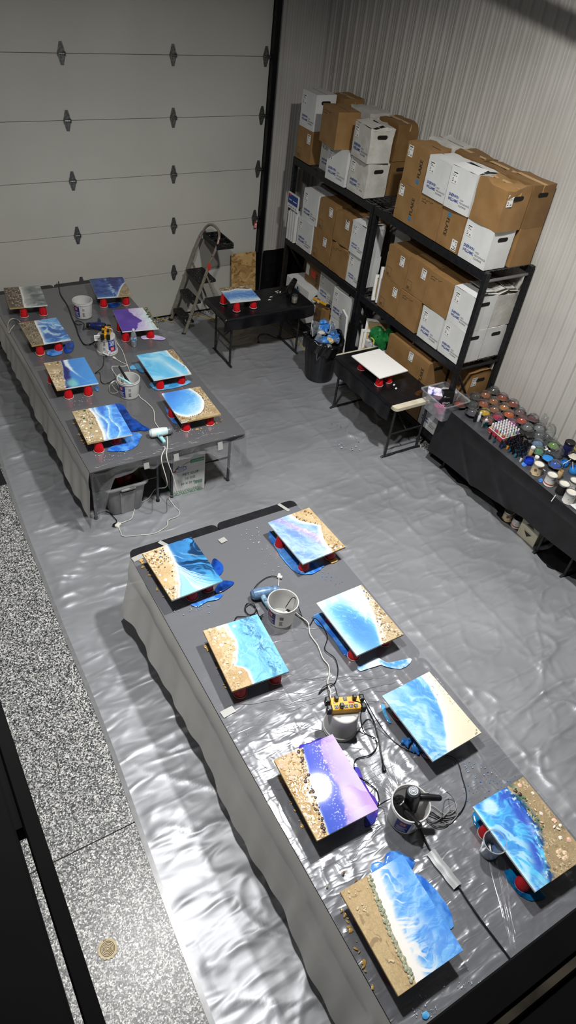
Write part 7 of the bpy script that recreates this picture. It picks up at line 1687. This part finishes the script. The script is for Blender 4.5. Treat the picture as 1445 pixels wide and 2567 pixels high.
for lab, c, col in (
  ('domed tray of red-orange pigment at the front corner by the rack', (5.144, 4.245, 0.790), '#b5402c'), ('domed tray of brown pigment behind the red-orange corner tray', (5.272, 4.304, 0.790), '#6b4f38'),
  ('domed tray of dark grey pigment third along the rack end', (5.418, 4.294, 0.790), '#45423c'), ('domed tray of copper pigment next to the dark tray at the rack end', (5.555, 4.278, 0.790), '#ad6436'),
  ('domed tray of smoky pigment against the siding at the rack end', (5.703, 4.307, 0.790), '#4d4a42'), ('domed tray of rust pigment against the siding, second from the rack', (5.703, 4.165, 0.790), '#a8481f'),
  ('domed tray of charcoal pigment behind the black and white bottles', (5.263, 4.171, 0.790), '#3c3c3e'), ('domed tray of burnt orange pigment in the middle of the second row', (5.406, 4.151, 0.790), '#b05a2e'),
  ('domed tray of amber pigment in the middle beside the rust tray', (5.554, 4.148, 0.790), '#aa6a34'), ('domed tray of gold pigment catching the light', (5.581, 4.010, 0.790), '#c98038'),
  ('domed tray of brick red pigment against the siding, third from the rack', (5.729, 4.025, 0.790), '#9c4528'), ('domed tray of tan orange pigment behind the yellow one', (5.444, 4.020, 0.790), '#9d6440'),
  ('domed tray of grey violet pigment beside the black and white bottles', (5.164, 4.069, 0.790), '#57525e'), ('domed tray of bright yellow pigment', (5.300, 4.015, 0.790), '#e3b715'),
  ('domed tray of bright orange pigment', (5.534, 3.887, 0.790), '#d8641e'), ('domed tray of mauve pigment against the siding, fourth from the rack', (5.680, 3.873, 0.790), '#7c5a5e'),
  ('domed tray of crimson magenta pigment behind the white-capped bottles', (5.376, 3.898, 0.790), '#c3124e'), ('domed tray of red-brown pigment behind the glue bottle', (5.226, 3.888, 0.790), '#8d3f36'),
  ('domed tray of pink pigment behind the bottle tray', (5.436, 3.753, 0.790), '#bb3a92'), ('domed tray of coral red pigment', (5.585, 3.744, 0.790), '#cc4a32'),
  ('domed tray of plum pigment against the siding, fifth from the rack', (5.734, 3.728, 0.790), '#6e4048'), ('domed tray of pale grey pigment below the coral red one', (5.547, 3.623, 0.790), '#77787a'),
  ('domed tray of silver pigment with a pale powder patch', (5.667, 3.566, 0.790), '#8b8d90'), ('domed tray of slate pigment beside the jar with the black lid', (5.558, 3.469, 0.790), '#5f6266'),
  ('domed tray of steel blue pigment above the green one', (5.439, 3.371, 0.790), '#6e90b6'), ('domed tray of leaf green pigment near the tall black-lidded jar', (5.577, 3.282, 0.790), '#7ba64e'),
  ('domed tray of sea green pigment beside the white scraps', (5.346, 3.275, 0.790), '#4f9668'), ('domed tray of straw yellow pigment against the siding', (5.723, 3.175, 0.790), '#cfc06a'),
  ('domed tray of royal blue pigment near the lidded cans', (5.343, 3.040, 0.790), '#1c5fc4')):
    domed(lab, c, col)
domed('open black tray of smoke-dark pigment beside the white-capped bottles', (5.408, 3.609, 0.780), '#2c2c2f', lid=False)
domed('open tray of swirled sky blue paint', (5.361, 3.153, 0.780), '#2f8fe2', lid=False)
domed('open tray of cream paint at the edge of the view', (5.641, 3.064, 0.780), '#e2dccb', lid=False)
domed('small open black tray beside the jar with the black lid', (5.492, 3.522, 0.775), '#232325', lid=False)
for lab, c, ax, rz in (('empty dome lid standing on edge against the siding, upper of two', (5.786, 3.603, 0.830), 1.25, -.5), ('empty dome lid leaning on the upright one by the siding', (5.742, 3.489, 0.800), .9, -.7), ('empty dome lid flipped up over the slate tray', (5.613, 3.385, 0.800), .8, -.5), ('blue-tinted dome lid propped beside the tall black-lidded jar', (5.486, 3.157, 0.800), 1.2, -.6)):
    t = thing('clear_dome', lab, 'lid', M=T(*c) @ RZ(rz) @ RX(ax) @ T(0,0,-.05)); put(DOMEM, 'lid_shell', t)
# ---- jars, cups, bottles, cans
def jar(lab, c, r, h, body, lidm, inner=None):
    t = thing('jar', lab, 'jar', (c[0], c[1], .746)); b = MB(); b.lathe([(0,.002),(r*.92,0),(r,.006),(r,h-.018),(r*.9,h-.008),(r*.9,h)], 22); b.build('jar_body', body, t, smooth=40)
    if lidm: b = MB(); b.lathe([(r*.98,h-.012),(r*1.05,h-.010),(r*1.05,h+.010),(r*.97,h+.014),(r*.85,h+.012),(0,h+.012)], 24); b.build('lid', lidm, t, smooth=40)
    if inner: b = MB(); b.lathe([(0,.006),(r*.9,.006),(r*.9,h*.6),(0,h*.62)], 18); b.build('contents', inner, t, smooth=40)
    return t
m_jclear = clear_mat('jar_clear', '#e6e9ec', .06, .18, .15); m_jblue = mat('deep_blue_paint', '#1733a8', .2, 0, '#2447c4', 30); m_skyp = mat('sky_blue_paint', '#2f86d8', .2, 0, '#4a9ee6', 20)
jar('clear jar with a black lid and red label beside the dark bottles', (5.360, 3.449, 0.746), .045, .10, m_jclear, m_blk, mat('red_pigment', '#9c4a4c', .4))
jar('tall dark blue jar with a black lid against the siding', (5.618, 3.149, 0.746), .050, .15, mat('dark_blue_jar', '#2a2a5c', .2, 0, '#1c1c3c', 20), m_blk)
jar('small round tub of royal blue paint near the first can', (5.150, 3.206, 0.746), .048, .05, m_jblue, None)
jar('brown tube with a white cap between the dark bottles and the green tray', (5.268, 3.295, 0.746), .022, .085, m_wood, m_lwhite)
jar('small tub with a white cap behind the royal blue tub', (5.240, 3.195, 0.746), .022, .045, m_cream, m_lwhite)
jar('wooden cup standing behind the second lidded can', (5.266, 2.910, 0.746), .026, .085, m_wood, None)
jar('small cup of blue paint with a white stick across it', (5.471, 3.030, 0.746), .040, .05, m_skyp, None)
jar('clear cup of blue paint with a white straw at the edge of the view', (5.474, 2.907, 0.746), .048, .06, m_skyp, None)
jar('small violet cup behind the white-capped bottles', (5.352, 3.835, 0.746), .028, .06, clear_mat('violet_cup', '#9a8ad0', .1, .4, .15), None)
for lab, a, c in (('white stick resting across the cup of blue paint', (5.407, 3.004, 0.800), (5.539, 3.024, 0.800)), ('white straw standing in the clear cup of blue paint', (5.443, 2.902, 0.780), (5.442, 2.942, 0.860)), ('white stick lying between the first two cans', (5.210, 3.081, 0.750), (5.211, 3.034, 0.750)), ('white stick hanging over the table edge below the cans', (4.954, 2.699, 0.720), (5.029, 2.727, 0.750))):
    b = MB(); b.tube([a, c], .004, 6); tag(b.build('stir_stick', m_lwhite), lab, 'stick')
m_tin = mat('tin_rim', '#b9bcbe', .25, .9); m_canw = mat('can_label_white', '#dcdad4', .45, 0, '#5c6a78', 22, contrast=(.60,.66)); m_canb = mat('can_label_brown', '#cdbb97', .45, 0, '#6d4f34', 20, contrast=(.52,.6)); m_cank = mat('can_label_black', '#18181a', .4, 0, '#d8d2d2', 16, contrast=(.66,.70)); m_lid = mat('can_lid_white', '#e4e1d8', .45, 0, '#cfcabd', 30)
m_lidd = mat('can_lid_dirty', '#dcd6c8', .45, 0, '#7b6b58', 16, contrast=(.60,.68))
def can(lab, c, lm, lid, z=.746, r=.052, h=.115, stripe=None):
    t = thing('paint_can', lab, 'can', (c[0], c[1], z), random.random()*.5)
    b = MB(); b.lathe([(0,.003),(r,0),(r+.0015,.003),(r,.006),(r,h-.008),(r+.002,h-.004),(r,h)], 28); b.build('can_label', lm, t, smooth=40)
    b = MB(); b.lathe([(r+.0025,h-.010),(r+.0025,h+.001),(r-.004,h+.002),(r-.006,h-.002)], 28); b.build('rim', m_tin, t, smooth=40)
    b = MB(); b.lathe([(r-.005,h-.002),(r-.010,h-.004),(0,h-.004)], 26); b.build('lid', lid, t, smooth=40)
    if stripe: b = MB(); b.lathe([(r+.0006,h*.18),(r+.0006,h*.28)], 28); b.build('label_stripe', stripe, t)
can('paint can with a brown and cream label nearest the dark bottles', (5.096, 3.055, 0.746), m_canb, m_lidd); can('white-labelled paint can with a red stripe behind the wooden cup', (5.095, 2.880, 0.746), m_canw, m_lid, stripe=m_lred)
can('black-labelled paint can with a pale emblem', (5.110, 2.740, 0.746), m_cank, m_lid, h=.11); can('white paint can right behind the black-labelled one', (5.263, 2.737, 0.746), m_canw, m_lid, h=.10)
can('white paint can at the table edge in front of the black-labelled one', (5.069, 2.617, 0.746), m_canw, m_lid); can('white paint can with a red stripe cut by the edge of the view', (5.199, 2.615, 0.746), m_canw, m_lid, stripe=m_lred)
can('cream-labelled can on the floor under the paint table, nearer the rack', (5.16,3.18), m_canb, m_lidd, z=.006, h=.11); can('can with a red band on the floor under the paint table beside the arrow carton', (5.17,3.06), m_canw, mat('can_lid_black', '#17171a', .4), z=.006, h=.11, stripe=m_lred)
def bottle(lab, c, body, cap, r=.014, h=.06, ch=.03, group=None, z=.746, tilt=0, az=0, parts=True):
    t = thing('paint_bottle', lab, 'bottle', M=T(c[0], c[1], z) @ RZ(az) @ RX(tilt)); 
    if group: t['group'] = group
    key = (body.name, cap.name, r, h, ch)
    if key not in _BT:
        b = MB(); b.lathe([(0,.0),(r*.94,0),(r,.004),(r,h*.82),(r*.55,h),(r*.5,h+.004)], 12); q = MB(); q.lathe([(r*.72,h),(r*.72,h+ch*.8),(r*.6,h+ch),(0,h+ch)], 12)
        _BT[key] = (b.mesh('bottle_body', body, smooth=45), q.mesh('cap', cap, smooth=45))
    put(_BT[key][0], 'bottle_body', t); put(_BT[key][1], 'cap', t)
_BT = {}
bottle('black bottle with a pale label at the table edge beside the white one', (5.124, 3.972, 0.746), mat('black_bottle_label', '#151517', .3, 0, '#cfcfcf', 18, contrast=(.62,.66)), m_blk, .017, .08, .03)
bottle('white bottle standing beside the black one at the table edge', (5.162, 3.957, 0.746), mat('white_bottle_label', '#cfd4d6', .3, 0, '#3c4048', 20, contrast=(.62,.66)), m_lwhite, .016, .08, .035)
gl = thing('glue_bottle', 'flat clear glue bottle with a teal label and white nozzle', 'bottle', (5.145, 3.849, 0.746), D(-20)); b = MB(); b.prism(rrect(-.034,.034,-.015,.015,.012), 0, .085); b.build('bottle_body', m_jclear, gl, bevel=.006)
b = MB(); b.box(-.027,.027,-.0165,-.0155,.012,.072); b.build('front_label', mat('teal_label', '#12343c', .4, 0, '#5fb0ae', 30, contrast=(.55,.62)), gl); b = MB(); b.lathe([(.014,.084),(.014,.098),(.006,.104),(.003,.125),(0,.125)], 12); b.build('nozzle', m_lwhite, gl, smooth=40)
# tray of white-capped bottles
p00, p10, p11 = Vector((5.130, 3.774, 0.750)), Vector((5.124, 3.562, 0.750)), Vector((5.361, 3.560, 0.750)); ux, uy = p10-p00, p11-p10
tr_ = thing('bottle_tray', 'red and white card tray holding rows of white-capped paint bottles', 'tray', p00); m_trayr = mat('tray_red', '#b03a44', .5, 0, '#d8c6c6', 14, contrast=(.58,.64))
def wall_(a, c, m, nm):
    a, c = Vector(a), Vector(c); n = (c-a).cross(Vector((0,0,1))).normalized()*.002; b = MB()
    b.add([tuple(a-n), tuple(c-n), tuple(c+n), tuple(a+n)]+[tuple(q+Vector((0,0,.05))) for q in (a-n, c-n, c+n, a+n)], [(0,1,5,4),(1,2,6,5),(2,3,7,6),(3,0,4,7),(4,5,6,7)], 0)
    b.add([tuple(q+Vector((0,0,h))) for h in (.046,.0515) for q in (a-n*1.3, c-n*1.3, c+n*1.3, a+n*1.3)], [(0,1,5,4),(1,2,6,5),(2,3,7,6),(3,0,4,7),(4,5,6,7)], 1); b.build(nm, [m_trayr, m_lwhite], tr_)
O = Vector((0,0,0)); wall_(O, ux, 0, 'tray_wall'); wall_(ux, ux+uy, 0, 'tray_wall'); wall_(ux+uy, uy, 0, 'tray_wall'); wall_(uy, O, 0, 'tray_wall')
b = MB(); b.add([tuple(q) for q in (O, ux, ux+uy, uy)], [(0,1,2,3)]); b.build('tray_floor', m_trayr, tr_)
tints = ['#d9b48a','#c99a78','#8fb7bd','#a3b9c9','#3a5f9a','#c2a6b4','#e2d2c0','#2c3346','#5f8fc0','#7fb08c','#b34a5c','#c8414f','#8a5fa8','#d8cdb8']; names_ = ['peach','tan','pale teal','grey-blue','blue','mauve','ivory','ink','mid blue','green','rose','red','purple','cream']
ORD = ('first','second','third','fourth','fifth','sixth')
for i in range(6):
    for j in range(6):
        k = (i*5+j*3) % len(tints); q = p00+ux*((i+.5)/6)+uy*((j+.5)/6)
        bottle('%s white-capped bottle, %s row from the table edge, %s from the rack' % (names_[k], ORD[j], ORD[i]), q, mat('craft_'+tints[k][1:], tints[k], .35), m_lwhite, .0135, .078, .024, 'white-capped bottles in the card tray', .753)
# crowd of dark little bottles
rnd = random.Random(77); poly = [(5.147, 3.537, 0.746), (5.354, 3.539, 0.746), (5.327, 3.398, 0.746), (5.211, 3.305, 0.746), (5.094, 3.312, 0.746), (5.113, 3.444, 0.746)]
def inside(x, y):
    r = False
    for a, c in zip(poly, poly[1:]+poly[:1]):
        if (a[1] > y) != (c[1] > y) and x < (c[0]-a[0])*(y-a[1])/(c[1]-a[1])+a[0]: r = not r
    return r
pts = []; n = 0
bx0, bx1, by0, by1 = min(p[0] for p in poly), max(p[0] for p in poly), min(p[1] for p in poly), max(p[1] for p in poly)
while len(pts) < 46 and n < 9000:
    n += 1; x, y = rnd.uniform(bx0, bx1), rnd.uniform(by0, by1)
    if inside(x, y) and all(math.hypot(x-a, y-c) > .023 for a, c in pts): pts.append((x, y))
inks = [mat('ink_'+c[1:], c, .25) for c in ('#16202c','#1c2f4c','#0f1114','#2a1f3a','#14363e','#3a1820','#24506a')]
for k, p in enumerate(pts): bottle('small dark dropper bottle in the crowd beside the bottle tray', p, inks[k % 7], m_blk, .0105, .05, .032, 'dark dropper bottles')
for lab, c, col in (('dark dropper bottle alone at the table edge, first from the glue bottle', (5.058, 3.668, 0.746), '#14181e'), ('teal dropper bottle at the table edge, second from the glue bottle', (5.056, 3.603, 0.746), '#1c4a60'), ('navy dropper bottle at the corner of the bottle tray', (5.064, 3.521, 0.746), '#182038'), ('slate dropper bottle just past the tray corner', (5.057, 3.495, 0.746), '#2a3450'), ('dark blue dropper bottle beside the amber one', (5.101, 3.498, 0.746), '#17304c'), ('amber-labelled dropper bottle at the table edge', (5.105, 3.461, 0.746), '#c8801c'), ('blue-labelled dropper bottle next to the amber one', (5.090, 3.418, 0.746), '#24507c'), ('black dropper bottle with a teal label near the royal blue tub', (5.084, 3.330, 0.746), '#2c7484'), ('dropper bottle with a white label beside the royal blue tub', (5.086, 3.253, 0.746), '#d5dde2')):
    bottle(lab, c, mat('drop_'+col[1:], col, .3), m_blk, .0115, .05, .032)
for k, (u, v) in enumerate(((1367,1122),(1372,1126),(1378,1131),(1369,1128),(1371,1120))):
    q = ((5.507, 3.320, 0.748), (5.507, 3.292, 0.748), (5.505, 3.257, 0.748), (5.484, 3.287, 0.748), (5.534, 3.324, 0.748))[k]; b = MB(); b.prism([(-.012,-.008),(.014,-.010),(.010,.010),(-.010,.012)], 0, .006+.003*(k % 2)); tag(b.build('white_scrap', m_lwhite, loc=q, rz=k), 'white plastic scrap between the two green trays', 'scrap', 'white scraps between the green trays')
blob('blue paint smear at the table edge beside the royal blue tub', [(5.068, 3.219, 0.747), (5.123, 3.230, 0.747), (5.108, 3.182, 0.747), (5.058, 3.176, 0.747)], BL, .7475, 61); blob('blue paint smear at the table edge before the second can', [(5.045, 2.964, 0.747), (5.094, 2.969, 0.747), (5.073, 2.933, 0.747), (5.029, 2.932, 0.747)], BL, .7475, 62)
b = MB(); b.box(0,.14,-.10,.10,0,.006); b.box(.03,.17,-.14,-.02,.006,.10); tag(b.build('white_box', m_white, loc=(5.050, 2.556, 0.748), bevel=.003), 'white box cut by the edge of the view on the paint table', 'box')
# carton with arrows under the table
ac = thing('arrow_carton', 'cream carton with two black arrows and a red stamp under the paint table', 'box', (5.115, 2.855, .008)); b = MB(); b.box(-.02,.24,-.115,.115,0,.30); b.build('carton_body', mat('cream_carton', '#d3cfb8', .6, 0, '#c6c1a8', 8), ac, bevel=.003)
F = frame((-.0215,.115,0), (0,-1,0), (0,0,1)); b = MB(F)
b.add([(.065,.185,.0004),(.115,.235,.0004),(.165,.185,.0004)], [(0,1,2)], 0); b.add([(.065,.105,.0004),(.165,.105,.0004),(.115,.055,.0004)], [(0,1,2)], 0)
b.box(.055,.175,.175,.1765,0,.0003,0); b.box(.055,.175,.1135,.115,0,.0003,0)
for z in (.215,.285): b.box(.012,.06,z-.0,z+.002,0,.0003,1)
for x in (.012,.058): b.box(x,x+.002,.215,.287,0,.0003,1)
for k in range(3): b.box(.022+.011*k,.027+.011*k,.228,.275,0,.0003,1)
b.build('arrow_print', [m_ink, m_lred], ac)
b = MB(); b.tube([(5.10,2.72,.02),(5.12,2.60,.15),(5.20,2.58,.3)], .025, 8, n=3); tag(b.build('bent_bracket', m_gun, smooth=40), 'dark bent bracket beside the arrow carton under the paint table', 'bracket')

# ================================================================ floor drain cover
m_drn = mat('drain_cover_cream', '#cdbf9c', .5, 0, '#b8a67e', 25); m_ring = mat('drain_ring', '#5a4a36', .7)
dc = thing('drain_cover', 'round cream drain cover with ringed grooves in the flake floor', 'drain cover', (.172, 1.385, 0)); b = MB(); rnd = random.Random(4)
n = 44; vs = [((.056+.003*((k*7) % 3-1))*math.cos(2*PI*k/n), (.056+.003*((k*5) % 3-1))*math.sin(2*PI*k/n)) for k in range(n)]
b.prism(vs, .0, .005); b.build('cover_disc', m_drn, dc)
for k in range(5):
    r = .007+.0078*k; q = MB(); q.lathe([(r,.0051),(r+.0008,.0062),(r+.0026,.0062),(r+.0034,.0051)], 36); q.build('groove_ring', m_ring, dc)
b = MB(); b.box(-.009,.009,.046,.053,.005,.006,0); b.box(-.006,.006,.048,.051,.006,.0064,1); b.build('stamped_plate', [m_ring, m_drn], dc)
# ================================================================ railing the view is taken over
m_rail = mat('black_rail', '#040405', .75, 0, '#060607', 12, spec=.15); m_railedge = mat('rail_edge_highlight', '#4a453c', .7, 0, '#1d1b18', 10, spec=.12)
gr = thing('guard_rail', 'black guard rail of the loft, close below the viewpoint at a corner', 'railing', (0,0,0))
b = MB(); b.box(-.016,.0105,.035,2.2,3.45,3.50); b.build('side_bar', m_rail, gr, bevel=.003)
b = MB(); b.box(-.16,-.028,.035,2.2,3.44,3.50); b.build('side_plate', m_rail, gr, bevel=.004)
b = MB(); b.box(-.029,-.015,.592,2.2,3.452,3.495); b.build('spacer', m_rail, gr)
b = MB(); b.box(-.16,2.2,-.004,.043,3.44,3.50); b.build('front_bar', m_rail, gr, bevel=.003)
b = MB(); b.box(-.16,2.2,-.0205,-.0035,3.455,3.496); b.build('edge_highlight', m_railedge, gr, bevel=.003)  # rounded rail edge; its highlight is put into the lighter colour
b = MB(); b.box(-.16,2.2,-.20,-.020,3.43,3.49); b.build('inner_plate', m_rail, gr, bevel=.004)

A_, B_ = np.meshgrid(np.linspace(4.985, 5.74, 30), np.linspace(.7, 4.36, 120))
tag(put(grid_mesh('floor_sheet', A_, B_, .003+.003*fbm(A_*6, B_*5, 3, 9), m_bplast), 'floor_sheet'), 'black plastic sheet on the floor under the draped paint tables', 'plastic sheet')
